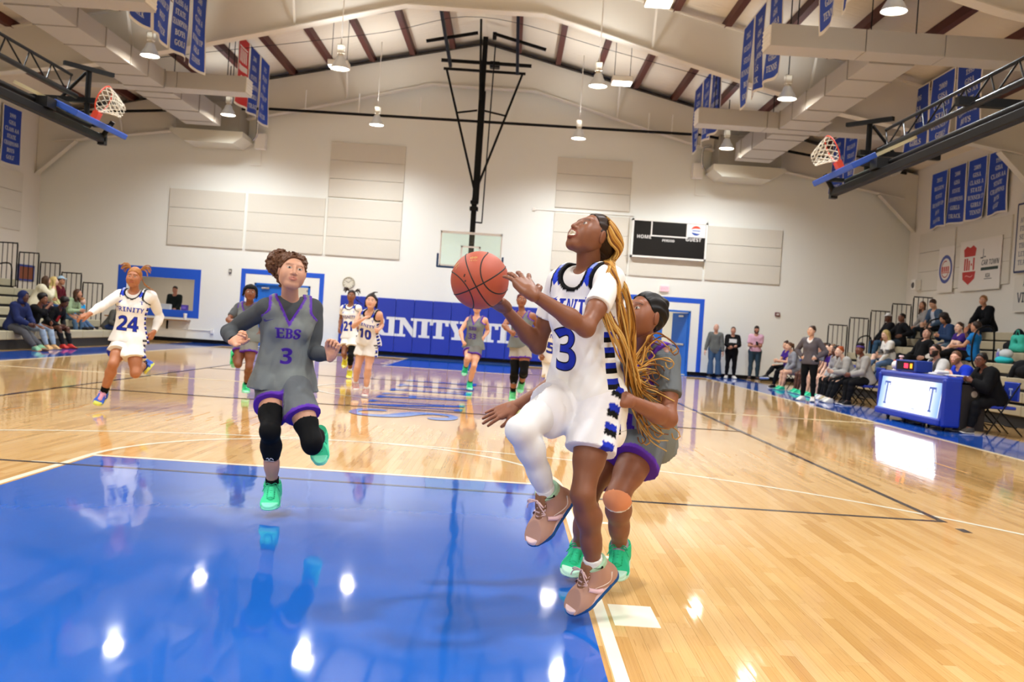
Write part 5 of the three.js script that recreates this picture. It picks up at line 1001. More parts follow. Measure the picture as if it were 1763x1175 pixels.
      for (const q of ['L', 'R']) { const [A, B, W] = side(q); if (c.sleeve === 'short') list.push({ p: mix(A, B, c.len ?? 0.52), n: B.clone().sub(A).normalize(), rad: 0.13 }); else if (c.sleeve !== 'none') list.push({ p: mix(B, W, c.len ?? 0.96), n: W.clone().sub(B).normalize(), rad: 0.09 }); }
      const pl = planes(list), nr = c.neck ?? 0.066;
      const clip = (x, y, z) => { const dx = x - J.nb.x, dy = y - J.nb.y, dz = z - J.nb.z, l = (dx * L.x + dy * L.y + dz * L.z) / s, yy = (dx * U.x + dy * U.y + dz * U.z) / s, f = (dx * F.x + dy * F.y + dz * F.z) / s; let m = pl(x, y, z); if (yy > -0.12) m = Math.max(m, (1 - Math.hypot(l / nr, Math.min(0, yy - 0.012) / (f > 0 ? (c.deep ?? 0.05) : 0.03))) * 0.06); if (yy > 0.06) m = Math.max(m, (yy - 0.06) * s); return m; };
      const prims = [...torso(off, 0.05), ...arms];
      if (c.hem !== undefined && c.hem < -0.05) for (const e of [-1, 1]) prims.push(cap(P(J.pel, e * 0.06, 0.1, 0), P(J.pel, e * 0.07, c.hem, 0), 0.09 * g1 + off, 0.095 * g1 + off, 0.05));
      if (c.hood === 'down') prims.push(cap(P(J.nb, -0.06, 0.0, -0.06), P(J.nb, 0.06, 0, -0.06), 0.05, undefined, 0.03), cap(P(J.nb, -0.08, 0, 0), P(J.nb, -0.03, -0.05, 0.07), 0.032, 0.024, 0.02), cap(P(J.nb, 0.08, 0, 0), P(J.nb, 0.03, -0.05, 0.07), 0.032, 0.024, 0.02));
      if (c.collar) prims.push(cap(P(J.nb, -0.055, 0.02, -0.02), P(J.nb, -0.02, -0.02, 0.065), 0.022, 0.018, 0.012), cap(P(J.nb, 0.055, 0.02, -0.02), P(J.nb, 0.02, -0.02, 0.065), 0.022, 0.018, 0.012), cap(P(J.nb, -0.055, 0.02, -0.03), P(J.nb, 0.055, 0.02, -0.03), 0.022, 0.022, 0.012));
      const colr = c.two ? (x, y, z) => { const yy = (x - J.nb.x) * U.x + (y - J.nb.y) * U.y + (z - J.nb.z) * U.z, l = Math.abs((x - J.nb.x) * L.x + (y - J.nb.y) * L.y + (z - J.nb.z) * L.z); return c.two(l / s, yy / s); } : null;
      obj(c.name ?? 'shirt', surface(prims, cc, { clip, disp: folds(c.fold ?? 0.008), pad: 0.02, color: colr ?? undefined }), cloth(c.two ? 0xffffff : c.color, c.rough ?? 0.85, !!c.two), t);
      if (c.print) { const q = P(J.nb, 0, c.print.y ?? -0.2, 0.2), w = c.print.w * s, h = c.print.h * s; const pr = surface(prims.map((p) => (p.t === 0 ? { ...p, ra: p.ra + 0.005, rb: p.rb + 0.005 } : { ...p, r: p.r.clone().addScalar(0.005), R: p.R + 0.005 })), cc, { disp: folds(c.fold ?? 0.008), pad: 0.02, clip: (x, y, z) => { const dx = x - q.x, dy = y - q.y, dz = z - q.z, l = Math.abs(dx * L.x + dy * L.y + dz * L.z - (c.print.l ?? 0) * s), u = Math.abs(dx * U.x + dy * U.y + dz * U.z), f = dx * F.x + dy * F.y + dz * F.z; return Math.max(l - w / 2, u - h / 2, -0.2 * s - f); } }); if (pr.index.count) obj('chest_print', pr, cloth(c.print.color, 0.7), t); }
    } else if (c.kind === 'shorts') {
      const tt = c.len ?? 0.55, fl = c.flare ?? 0.025, prims = [cap(mix(J.hipR, J.hipL, 0.0), mix(J.hipR, J.hipL, 1), 0.1 * g1 + off, undefined, 0.04), cap(P(J.pel, 0.04, 0.02, -0.03), P(J.pel, -0.04, 0.02, -0.03), 0.09 * g1 + off, undefined, 0.04)];
      for (const e of [-1, 1]) prims.push(cap(P(J.pel, e * 0.05, 0.0, 0), P(J.pel, e * 0.05, 0.12, 0), 0.09 * g1 + off, 0.086 * g1 + off, 0.04));
      const list = [{ p: P(J.pel, 0, 0.14, 0), n: U }], lens = { L: c.lenL ?? tt, R: c.lenR ?? tt };
      const hemP = {};
      for (const q of ['L', 'R']) { const [a, b] = leg3(q), n = b.clone().sub(a).normalize(), T = lens[q]; prims.push(cap(a, mix(a, b, T + 0.06), 0.088 * g1 + off, (0.088 - 0.03 * T) * g1 + off + fl, 0.035)); hemP[q] = { p: mix(a, b, T), n, a }; list.push({ p: hemP[q].p, n, rad: 0.2 * s, lat: q === 'L' ? 1 : -1 }); }
      const base = lin(c.color), trim = c.trim ? lin(c.trim) : null, sb = lin('#1c2fae'), sk = lin('#0b0b0c');
      const color = trim || c.stripes ? (x, y, z) => {
        for (const q of ['L', 'R']) {
          const h = hemP[q], d = (x - h.p.x) * h.n.x + (y - h.p.y) * h.n.y + (z - h.p.z) * h.n.z, e = q === 'L' ? 1 : -1;
          const lat = ((x - J.pel.x) * L.x + (y - J.pel.y) * L.y + (z - J.pel.z) * L.z) * e; if (lat < 0.0) continue;
          if (trim && d > -0.022 * s) return trim;
          if (c.stripes) { const px = x - h.a.x, py = y - h.a.y, pz = z - h.a.z, al = px * h.n.x + py * h.n.y + pz * h.n.z, qx = px - h.n.x * al, qy = py - h.n.y * al, qz = pz - h.n.z * al, r = Math.hypot(qx, qy, qz) || 1; const side = (qx * L.x + qy * L.y + qz * L.z) * e / r, fr = (qx * F.x + qy * F.y + qz * F.z) / r; if (side > 0.45 && Math.abs(fr + (c.stripeShift ?? 0)) < 0.28) { const w = ((al / s + 0.5) / 0.078) % 1; if (w < 0.34) return sb; if (w < 0.66) return sk; } }
        }
        return base;
      } : null;
      obj('shorts', surface(prims, cc, { clip: planes(list), disp: folds(c.fold ?? 0.007), pad: 0.02, color: color ?? undefined }), cloth(color ? 0xffffff : c.color, c.rough ?? 0.65, !!color), t);
    } else if (c.kind === 'pants') {
      const prims = [cap(J.hipR, J.hipL, 0.1 * g1 + off, undefined, 0.04), cap(P(J.pel, 0.05, -0.02, -0.03), P(J.pel, -0.05, -0.02, -0.03), 0.09 * g1 + off, undefined, 0.04), ...[-1, 1].map((e) => cap(P(J.pel, e * 0.05, 0, 0), P(J.pel, e * 0.05, 0.12, 0), 0.088 * g1 + off, 0.085 * g1 + off, 0.04)), ...leg('L', off), ...leg('R', off)], list = [{ p: P(J.pel, 0, 0.13, 0), n: U }];
      for (const q of ['L', 'R']) { const [, b, a] = leg3(q); if (c.baggy) prims.push(cap(mix(b, a, 0.1), mix(b, a, 0.97), 0.058 * g1 + off, 0.052 * g1 + off + c.baggy, 0.03)); list.push({ p: mix(b, a, c.len ?? 0.95), n: a.clone().sub(b).normalize(), rad: 0.12 }); }
      obj('trousers', surface(prims, cc, { clip: planes(list), disp: folds(c.fold ?? 0.007), pad: 0.02 }), cloth(c.color, c.rough ?? 0.85), t);
    } else if (c.kind === 'legging') {   // a close sleeve over one leg
      const [a, b, e] = leg3(c.side), n1 = b.clone().sub(a).normalize(), n2 = e.clone().sub(b).normalize(), list = [{ p: mix(a, b, c.from ?? 0.1), n: n1.clone().negate(), rad: 0.16 }, { p: mix(b, e, c.to ?? 0.9), n: n2, rad: 0.12 }];
      obj(c.name ?? 'leg_sleeve', surface(leg(c.side, off), cc, { clip: planes(list), disp: folds(0.0018, 22) }), cloth(c.color, c.rough ?? 0.7), t);
    } else if (c.kind === 'armsleeve') {
      const [a, b, e] = side(c.side), list = [{ p: mix(b, e, c.to ?? 0.97), n: e.clone().sub(b).normalize(), rad: 0.1 }, { p: mix(a, b, c.from ?? 0.0), n: a.clone().sub(b).normalize(), rad: 0.1 }];
      obj('arm_sleeve', surface(arm(c.side, off), cc, { clip: planes(list) }), cloth(c.color, 0.75), t);
    } else if (c.kind === 'kneesleeve' || c.kind === 'bandage') {
      const [a, b, e] = leg3(c.side), list = [{ p: mix(a, b, c.from ?? 0.62), n: a.clone().sub(b).normalize() }, { p: mix(b, e, c.to ?? 0.42), n: e.clone().sub(b).normalize() }], fw = legFwd(c.side);
      const pl = planes(list), half = c.kind === 'bandage' ? (x, y, z) => Math.max(pl(x, y, z), 0.012 - ((x - b.x) * fw.x + (y - b.y) * fw.y + (z - b.z) * fw.z)) : pl;
      const w = lin('#e9e5df'), m = lin('#d98f66');
      obj(c.kind === 'bandage' ? 'knee_bandage' : 'knee_sleeve', surface(c.kind === 'bandage' ? leg(c.side, off) : [...(() => { const l = leg(c.side, off); return l.slice(0, 4); })(), ell(b.clone().addScaledVector(fw, 0.018 * s), V(0.05, 0.055, 0.045).multiplyScalar(s), null, 0.03)], cc, { clip: half, disp: folds(0.0015, 26), color: c.kind === 'bandage' ? (x, y, z) => (Math.max(...list.map((q) => (x - q.p.x) * q.n.x + (y - q.p.y) * q.n.y + (z - q.p.z) * q.n.z)) > -0.016 ? w : m) : undefined }), cloth(c.kind === 'bandage' ? 0xffffff : c.color ?? 0x0b0b0c, 0.8, c.kind === 'bandage'), t);
      if (c.mark) { const q = mix(b, e, (c.to ?? 0.42) - 0.1).addScaledVector(fw, 0.056 * s + off); const x = U.clone().cross(fw).normalize(), y = fw.clone().cross(x); obj('sleeve_mark', merge([tube([V(-0.02, 0, 0), V(-0.012, 0.008, 0.003), V(-0.004, -0.004, 0.004), V(0.004, 0.008, 0.004), V(0.014, 0.004, 0.003), V(0.02, -0.004, 0)], 0.0022, 20, 5), bx(0.05, 0.002, 0.002, 0, -0.011, 0.003)]).applyMatrix4(new THREE.Matrix4().makeBasis(x, y, fw).setPosition(q)), cloth(0xb9b9c4, 0.5), t); }
    } else if (c.kind === 'socks') {
      for (const q of c.sides ?? ['L', 'R']) { const [, b, e] = leg3(q); const k = obj('sock', surface([...leg(q, off).slice(-2), cap(e, mix(e, toeOf(q), 0.15), 0.034 * s, 0.03 * s, 0.02)], cc, { clip: planes([{ p: mix(b, e, c.from ?? 0.78), n: b.clone().sub(e).normalize() }]), disp: folds(0.0015, 30) }), cloth(c.color, 0.85), t);
        if (c.mark) { const fw = legFwd(q), ax = e.clone().sub(b).normalize(), dirm = c.mark[q] ? c.mark[q].clone() : fw.clone(); dirm.addScaledVector(ax, -dirm.dot(ax)).normalize(); const pos = mix(b, e, 0.86).addScaledVector(dirm, 0.043 * s + off), x = dirm.clone().cross(ax).normalize().negate(), y = ax.clone().negate(); obj('sock_mark', new THREE.ExtrudeGeometry((() => { const w = new THREE.Shape(); w.moveTo(-0.02, 0.0); w.bezierCurveTo(-0.022, -0.012, -0.012, -0.014, 0.024, 0.012); w.bezierCurveTo(-0.004, -0.006, -0.014, -0.008, -0.014, 0.004); w.lineTo(-0.02, 0); return w; })(), { depth: 0.003, bevelEnabled: false }).applyMatrix4(new THREE.Matrix4().makeBasis(x, y, x.clone().cross(y)).setPosition(pos)), M.black, k); } }
    } else if (c.kind === 'shoes') {
      const sg = shoeGeo(c.cell ?? Math.max(0.006, cell * 0.6), !!c.high);
      for (const q of ['L', 'R']) {
        const [, b, e] = leg3(q), W = toeOf(q).clone().sub(e).normalize(), up0 = b.clone().sub(e).normalize(), k = (c.size ?? 1) * s;
        let X = up0.clone().cross(W); if (X.lengthSq() < 0.02) X = L.clone(); X.normalize(); const Z = W.clone().applyAxisAngle(X, -0.32).normalize(), Y = Z.clone().cross(X).normalize();
        const m = new THREE.Matrix4().makeBasis(X.clone().multiplyScalar(q === 'L' ? 1 : -1), Y, Z).scale(V(k, k, k)).setPosition(e), geo = (g) => placed(g.index ? g.clone() : mergeVertices(g.clone(), 1e-7), m);
        const sh = obj('shoe', geo(sg.up), cloth(c.color, c.rough ?? 0.6), t);
        obj('sole', geo(sg.sole), cloth(c.sole ?? 0xe8e6e0, 0.6), sh); if (!o.far) obj('midsole', geo(sg.midsole), cloth(c.mid ?? c.sole ?? 0xe8e6e0, 0.6), sh);
        if (!o.far) { obj('laces', geo(sg.laces), cloth(c.lace ?? 0xe8e6e0, 0.8), sh); obj('tongue', geo(sg.tongue), cloth(c.tongue ?? c.color, 0.7), sh); obj('collar', geo(sg.collar), cloth(c.collar ?? c.color, 0.8), sh); if (c.swoosh) obj('shoe_mark', geo(sg.mark), cloth(c.swoosh, 0.6), sh); if (c.strap) obj('strap', geo(sg.strap), cloth(c.strap, 0.6), sh); }
      }
    } else if (c.kind === 'hood') {   // raised hood round the head
      const g = surface([ell(V(0, 0.03, -0.025), V(0.1, 0.112, 0.12), null, 0.03), cap(V(-0.05, -0.1, -0.03), V(0.05, -0.1, -0.03), 0.075, undefined, 0.04)], 0.012, { clip: (x, y, z) => Math.max(0.0 - (Math.hypot(x / 0.066, (y + 0.01) / 0.1) - 1) * 0.06 - (z < 0.02 ? 1 : 0), -0.17 - y), disp: (x, y, z) => 0.004 * n3(x * 30, y * 30, z * 30) });
      obj('hood', placed(g, headM.clone()), cloth(c.color, 0.9), t);
    } else if (c.kind === 'hat') {
      const crown = surface([ell(V(0, 0.05, -0.012), V(0.085, 0.09, 0.1), null, 0.02)], 0.01, { clip: (x, y, z) => 0.05 - y + z * 0.12 }), hat = obj('cap', placed(crown, headM.clone()), cloth(c.color, 0.85), t);
      obj('cap_brim', placed(surface([ell(V(0, 0.062, 0.09), V(0.07, 0.012, 0.085), new THREE.Quaternion().setFromEuler(new THREE.Euler(0.15, 0, 0)), 0.01)], 0.008), headM.clone()), cloth(c.brim ?? c.color, 0.85), hat);
    } else if (c.kind === 'headband') {
      obj('headband', placed(surface([ell(V(0, 0.034, -0.016), V(0.084, 0.094, 0.104), null, 0.01)], 0.006, { clip: (x, y, z) => Math.abs(y - 0.062 - z * 0.1) - 0.022 }), headM.clone()), cloth(c.color, 0.8), t);
    } else if (c.kind === 'glasses') {
      obj('glasses', placed(mergeVertices(merge([new THREE.TorusGeometry(0.023, 0.0028, 6, 20).translate(0.032, 0.006, 0.104), new THREE.TorusGeometry(0.023, 0.0028, 6, 20).translate(-0.032, 0.006, 0.104), rod(V(-0.01, 0.008, 0.105), V(0.01, 0.008, 0.105), 0.0025, 5), rod(V(0.055, 0.01, 0.1), V(0.08, 0.008, 0.0), 0.0025, 5), rod(V(-0.055, 0.01, 0.1), V(-0.08, 0.008, 0.0), 0.0025, 5)]), 1e-7), headM.clone()), M.black, t);
    } else if (c.kind === 'wristband') {
      const [, b, e] = side(c.side); obj('wristband', surface([cap(mix(b, e, 0.88), mix(b, e, 1.0), 0.026 * g1 + 0.006, 0.024 * g1 + 0.006, 0.01)], cc, { clip: planes([{ p: mix(b, e, 0.9), n: b.clone().sub(e).normalize() }, { p: mix(b, e, 0.99), n: e.clone().sub(b).normalize() }]) }), cloth(c.color, 0.8), t);
    }
  }
  return { t, J, L, U, F, headM, hs, s };
}
// ---- hair in the head's frame
function makeHair(h, t, headM, hs, o) {
  const cell = h.cell ?? Math.min(0.014, (o.cell ?? 0.014) * 0.8), line = h.line ?? 0.075, th = h.thick ?? 0.009, wob = h.wob ?? 0.004, wf = h.wf ?? 40;
  const scalp = ell(V(0, 0.032, -0.02), V(0.074 + th, 0.086 + th, 0.094 + th), null, 0.02);
  const prims = [], ptail = [];
  const st = h.style;
  const clip = (x, y, z) => { const c = (y - line) * -0.55 + (z - 0.06) * 0.835; return Math.max(Math.abs(x) < 0.092 && z > -0.06 ? c : -1, (h.nape ?? -0.1) - y); };
  prims.push(scalp);
  if (st === 'curlybun') prims.push(ell(V(0.0, 0.09, -0.04), V(0.078, 0.035, 0.075), null, 0.03), ell(V(-0.065, 0.075, -0.13), V(0.09, 0.09, 0.075), null, 0.03), ell(V(-0.02, -0.01, -0.1), V(0.055, 0.07, 0.035), null, 0.03), ell(V(-0.075, 0.06, -0.06), V(0.025, 0.05, 0.05), null, 0.02));
  if (st === 'bun') prims.push(ell(V(0, 0.1, -0.075), V(0.035, 0.035, 0.035), null, 0.015));
  if (st === 'topbun') prims.push(ell(V(-0.02, 0.142, -0.02), V(0.03, 0.03, 0.03), null, 0.012));
  if (st === 'ponytail') prims.push(ell(V(0, 0.06, -0.115), V(0.028, 0.028, 0.03), null, 0.015), cap(V(0, 0.06, -0.13), V(0.01, -0.12, -0.15), 0.03, 0.016, 0.02));
  if (st === 'braided') prims.push(cap(V(0, 0.05, -0.085), V(0, -0.06, -0.1), 0.055, 0.04, 0.03));
  if (st === 'afro') prims.push(ell(V(0, 0.065, -0.025), V(0.12, 0.1, 0.115), null, 0.02));
  if (st === 'flat') prims.push(ell(V(0, 0.12, -0.02), V(0.075, 0.04, 0.085), null, 0.015));
  if (st === 'long') { for (const e of [-1, 1]) prims.push(cap(V(e * 0.065, 0.03, -0.02), V(e * 0.085, -0.14, -0.01), 0.035, 0.03, 0.03), cap(V(e * 0.085, -0.14, -0.01), V(e * 0.08, h.len ?? -0.26, 0.03), 0.03, 0.018, 0.03)); prims.push(cap(V(0, 0.0, -0.075), V(0, h.len ? h.len * 0.9 : -0.22, -0.07), 0.06, 0.045, 0.04)); }
  if (st === 'curlylong') { prims.push(ell(V(0, 0.05, -0.03), V(0.125, 0.11, 0.12), null, 0.03)); for (const e of [-1, 1]) prims.push(ell(V(e * 0.085, -0.06, -0.02), V(0.055, 0.1, 0.07), null, 0.03)); prims.push(ell(V(0, -0.08, -0.08), V(0.1, 0.1, 0.06), null, 0.03)); }
  if (st === 'windswept') { for (const e of [-1, 1]) prims.push(cap(V(e * 0.07, 0.04, -0.03), V(e * 0.085, -0.1, -0.05), 0.028, 0.02, 0.02)); prims.push(cap(V(0.0, 0.11, -0.02), V(0.03, 0.15, -0.04), 0.025, 0.012, 0.02), cap(V(0.03, 0.15, -0.04), V(0.075, 0.155, -0.05), 0.012, 0.008, 0.01)); }
  const longish = ['long', 'curlylong'].includes(st);
  const clip2 = longish ? (x, y, z) => { const face = Math.hypot(x / 0.066, (y + 0.02) / 0.1); const c = (y - line) * -0.55 + (z - 0.06) * 0.835; return Math.max(z > 0.0 && face < 1.25 ? (1 - Math.min(1, face)) * 0.05 + (face < 1 ? 0.01 : -0.002) : -1, z > 0.02 && Math.abs(x) < 0.06 && y > -0.1 ? c : -1); } : clip;
  const disp = h.rows ? (x, y, z) => 0.0022 * Math.sin(Math.atan2(x, y + 0.06) * h.rows) + wob * n3(x * wf, y * wf, z * wf) : (x, y, z) => wob * 2 * n3(x * wf, y * wf, z * wf);
  const m = hairMat(h.color);
  const g = surface(prims, cell, { clip: ['topbun', 'windswept', 'braided', 'bun', 'curlybun', 'ponytail', 'afro', 'flat'].includes(st) ? (x, y, z) => (y > 0.118 || z < -0.1 ? -1 : clip(x, y, z)) : clip2, disp, pad: 0.02 });
  const hair = obj('hair', placed(g, headM.clone()), m, t);
  const lock = (pts, r, name = 'lock', r2 = r) => obj(name, placed(mergeVertices(taperTube(pts, r, r2, Math.max(8, pts.length * 4)), 1e-7), headM.clone()), m, hair);
  if (st === 'locs') { let i = 0; for (let a = -2.6; a <= 2.6; a += 0.24) { const c = Math.sin(a), d = -Math.cos(a), r = 0.088; if (d > 0.55) continue; const x0 = c * r * 0.7, z0 = -0.02 + d * -0.0 - Math.cos(a) * -0.07; const L = 0.1 + 0.05 * hash(i++, 3, 1); lock([V(c * 0.055, 0.105, -0.02 + Math.cos(a) * 0.06), V(c * 0.092, 0.06, -0.02 + Math.cos(a) * 0.075), V(c * 0.1 + 0.01 * (hash(i, 1) - 0.5), 0.06 - L * 0.6, -0.02 + Math.cos(a) * 0.08), V(c * 0.105 + 0.02 * (hash(i, 2) - 0.5), 0.06 - L, -0.02 + Math.cos(a) * 0.08)], 0.0085); } }
  if (st === 'pigtails') for (const e of [-1, 1]) for (let i = 0; i < 14; i++) { const a = hash(i, e + 5, 2) * 2 - 1, b = hash(i, e + 5, 3), c = hash(i, e + 5, 4) - 0.5; lock([V(e * 0.055, 0.1, -0.03), V(e * (0.085 + 0.02 * b), 0.125 + 0.03 * a, -0.04), V(e * (0.115 + 0.04 * b), 0.12 + 0.05 * a, -0.05 + 0.05 * c), V(e * (0.13 + 0.05 * b), 0.09 + 0.07 * a, -0.05 + 0.08 * c)], 0.008, 'braid', 0.005); }
  if (st === 'pigtails') for (let i = 0; i < 4; i++) lock([V(0.07, 0.02, -0.05), V(0.095, -0.04, -0.06), V(0.12 + 0.03 * i, -0.08 - 0.015 * i, -0.05), V(0.15 + 0.035 * i, -0.075 - 0.02 * i, -0.05)], 0.0065, 'braid', 0.004);
  if (h.extra) h.extra(lock, hair, m);
  return hair;
}
function taperTube(pts, r0, r1, n = 24, seg = 6) {
  const c = new THREE.CatmullRomCurve3(pts), g = new THREE.TubeGeometry(c, n, 1, seg), p = g.attributes.position;
  for (let i = 0; i <= n; i++) { const q = c.getPointAt(i / n), r = lerp(r0, r1, i / n); for (let j = 0; j <= seg; j++) { const k = i * (seg + 1) + j; p.setXYZ(k, q.x + (p.getX(k) - q.x) * r, q.y + (p.getY(k) - q.y) * r, q.z + (p.getZ(k) - q.z) * r); } }
  return g;
}
// ---- joints from the photograph's own sight lines: a bone of known length ends where the sight line through a pixel meets it
const sight = (u, v) => { const d = V((u - 881.5) / 1651.75, -(v - 587.5) / 1651.75, -1).applyQuaternion(camera.quaternion); return d; };
const atDepth = (u, v, d) => camera.position.clone().addScaledVector(sight(u, v), d);
function bone(from, u, v, L, sign) {   // sign +1: the far crossing, -1: the near one
  const r = sight(u, v), o = camera.position.clone().sub(from), a = r.dot(r), b = o.dot(r), c = o.dot(o) - L * L, q = b * b - a * c;
  return camera.position.clone().addScaledVector(r, q <= 0 ? -b / a : (-b + sign * Math.sqrt(q)) / a);
}
// ---------------------------------------------------------------- team kit
function whiteKit(number, small, up = 0) {
  return canvasTexture(small ? 512 : 1024, small ? 336 : 672, (x, w, h) => {
    const k = w / 1024; x.scale(k, k); x.fillStyle = '#e6e5e3'; x.fillRect(0, 0, 1024, 672);
    for (const u of [256, 768]) for (let i = 0; i < 9; i++) { const y = 190 + i * 62; x.fillStyle = '#1c2fae'; x.fillRect(u - 40, y, 80, 22); x.fillStyle = '#0a0a0b'; x.fillRect(u - 40, y + 22, 80, 20); }
    x.fillStyle = '#2440c8'; for (const [a, b] of [[330, 440], [584, 694]]) { x.beginPath(); x.moveTo(a, 0); x.lineTo(b, 0); x.lineTo(b, 46); for (let i = 0; i <= 8; i++) x.lineTo(b - (b - a) * i / 8, 46 + (i % 2 ? 26 : 6)); x.fill(); }
    x.fillStyle = '#1f31a8'; x.textAlign = 'center'; x.font = 'bold 84px sans-serif'; x.fillText('TRINITY', 512, 268 - up, 330);
    x.font = 'bold 250px sans-serif'; x.lineWidth = 10; x.strokeStyle = '#0c0c12'; x.save(); x.translate(512, 515 - up * 1.2); x.scale(number.length > 1 ? 0.92 : 1.05, number.length > 1 ? 1.05 : 0.95); x.strokeText(number, 0, 0); x.fillText(number, 0, 0); x.restore();
    x.fillStyle = '#16161a'; x.fillRect(668, 606, 62, 30); x.fillStyle = '#8a8a90'; x.fillRect(678, 616, 42, 5); x.fillRect(684, 624, 30, 3); x.fillStyle = '#b9b8b8'; x.fillRect(0, 654, 1024, 3); x.fillStyle = '#1f31a8';
    x.font = 'bold 62px serif'; x.fillText('T', 640, 158); x.fillStyle = '#2a3bb0'; x.beginPath(); x.moveTo(368, 120); x.lineTo(400, 150); x.lineTo(432, 116); x.lineTo(414, 160); x.lineTo(390, 162); x.fill();
    x.fillStyle = '#e6e5e3'; x.fillStyle = '#1f31a8'; for (const u of [0, 1024]) { x.font = 'bold 250px sans-serif'; x.fillText(number, u, 430); }
  }, true);
}
function greyKit(number, small) {
  return canvasTexture(small ? 512 : 1024, small ? 336 : 672, (x, w, h) => {
    const k = w / 1024; x.scale(k, k); x.fillStyle = '#717674'; x.fillRect(0, 0, 1024, 672);
    x.fillStyle = '#3d1f86'; x.strokeStyle = '#5a4a90'; x.lineWidth = 5; x.textAlign = 'center'; x.font = 'bold 76px serif'; x.save(); x.translate(512, 285); x.scale(1.0, 1.3); x.strokeText('EBS', 0, 0); x.fillText('EBS', 0, 0); x.restore();
    x.font = 'bold 158px sans-serif'; x.strokeText(number, 512, 470); x.fillText(number, 512, 470);
    x.fillStyle = '#4a4480'; x.beginPath(); x.moveTo(370, 165); x.bezierCurveTo(366, 186, 384, 186, 432, 152); x.bezierCurveTo(392, 170, 384, 172, 386, 158); x.fill();
    for (const u of [0, 1024]) { x.fillStyle = '#3d1f86'; x.font = 'bold 230px sans-serif'; x.fillText(number, u, 430); }
  }, true);
}
const GREY = '#717674', PURPLE = '#5a2ea0', MINT = 0x2fbf8a;
function playerJoints(H, d, q) {
  const J = {}; J.pel = atDepth(...q.pel, d); J.nb = bone(J.pel, ...q.nb, LEN.torso * H, q.lean ?? -1);
  const U = J.nb.clone().sub(J.pel).normalize(), shC = J.nb.clone().addScaledVector(U, -0.026 * H);
  J.hd = q.hd3 ?? bone(J.nb, ...q.hd, 0.108 * H, q.hdS ?? -1);
  for (const k of ['L', 'R']) {
    const a = q['arm' + k], l = q['leg' + k];
    J['sh' + k] = bone(shC, a[0], a[1], LEN.sh * H, a[2]); J['el' + k] = bone(J['sh' + k], a[3], a[4], LEN.ua * H, a[5]); J['wr' + k] = bone(J['el' + k], a[6], a[7], LEN.fa * H, a[8]);
    J['hip' + k] = bone(J.pel, l[0], l[1], LEN.hip * H, l[2]); J['kn' + k] = bone(J['hip' + k], l[3], l[4], LEN.th * H, l[5]); J['an' + k] = bone(J['kn' + k], l[6], l[7], LEN.sk * H, l[8]); J['toe' + k] = bone(J['an' + k], l[9], l[10], 0.115 * H, l[11]);
  }
  return J;
}
function player(o, H, d, q) {
  const J = playerJoints(H, d, q), base = [J.pel.x, 0, J.pel.z];
  return makePerson({ ...o, H, J, world: true, base, face: o.face, crown: o.crown ?? V(0, 1, 0) });
}
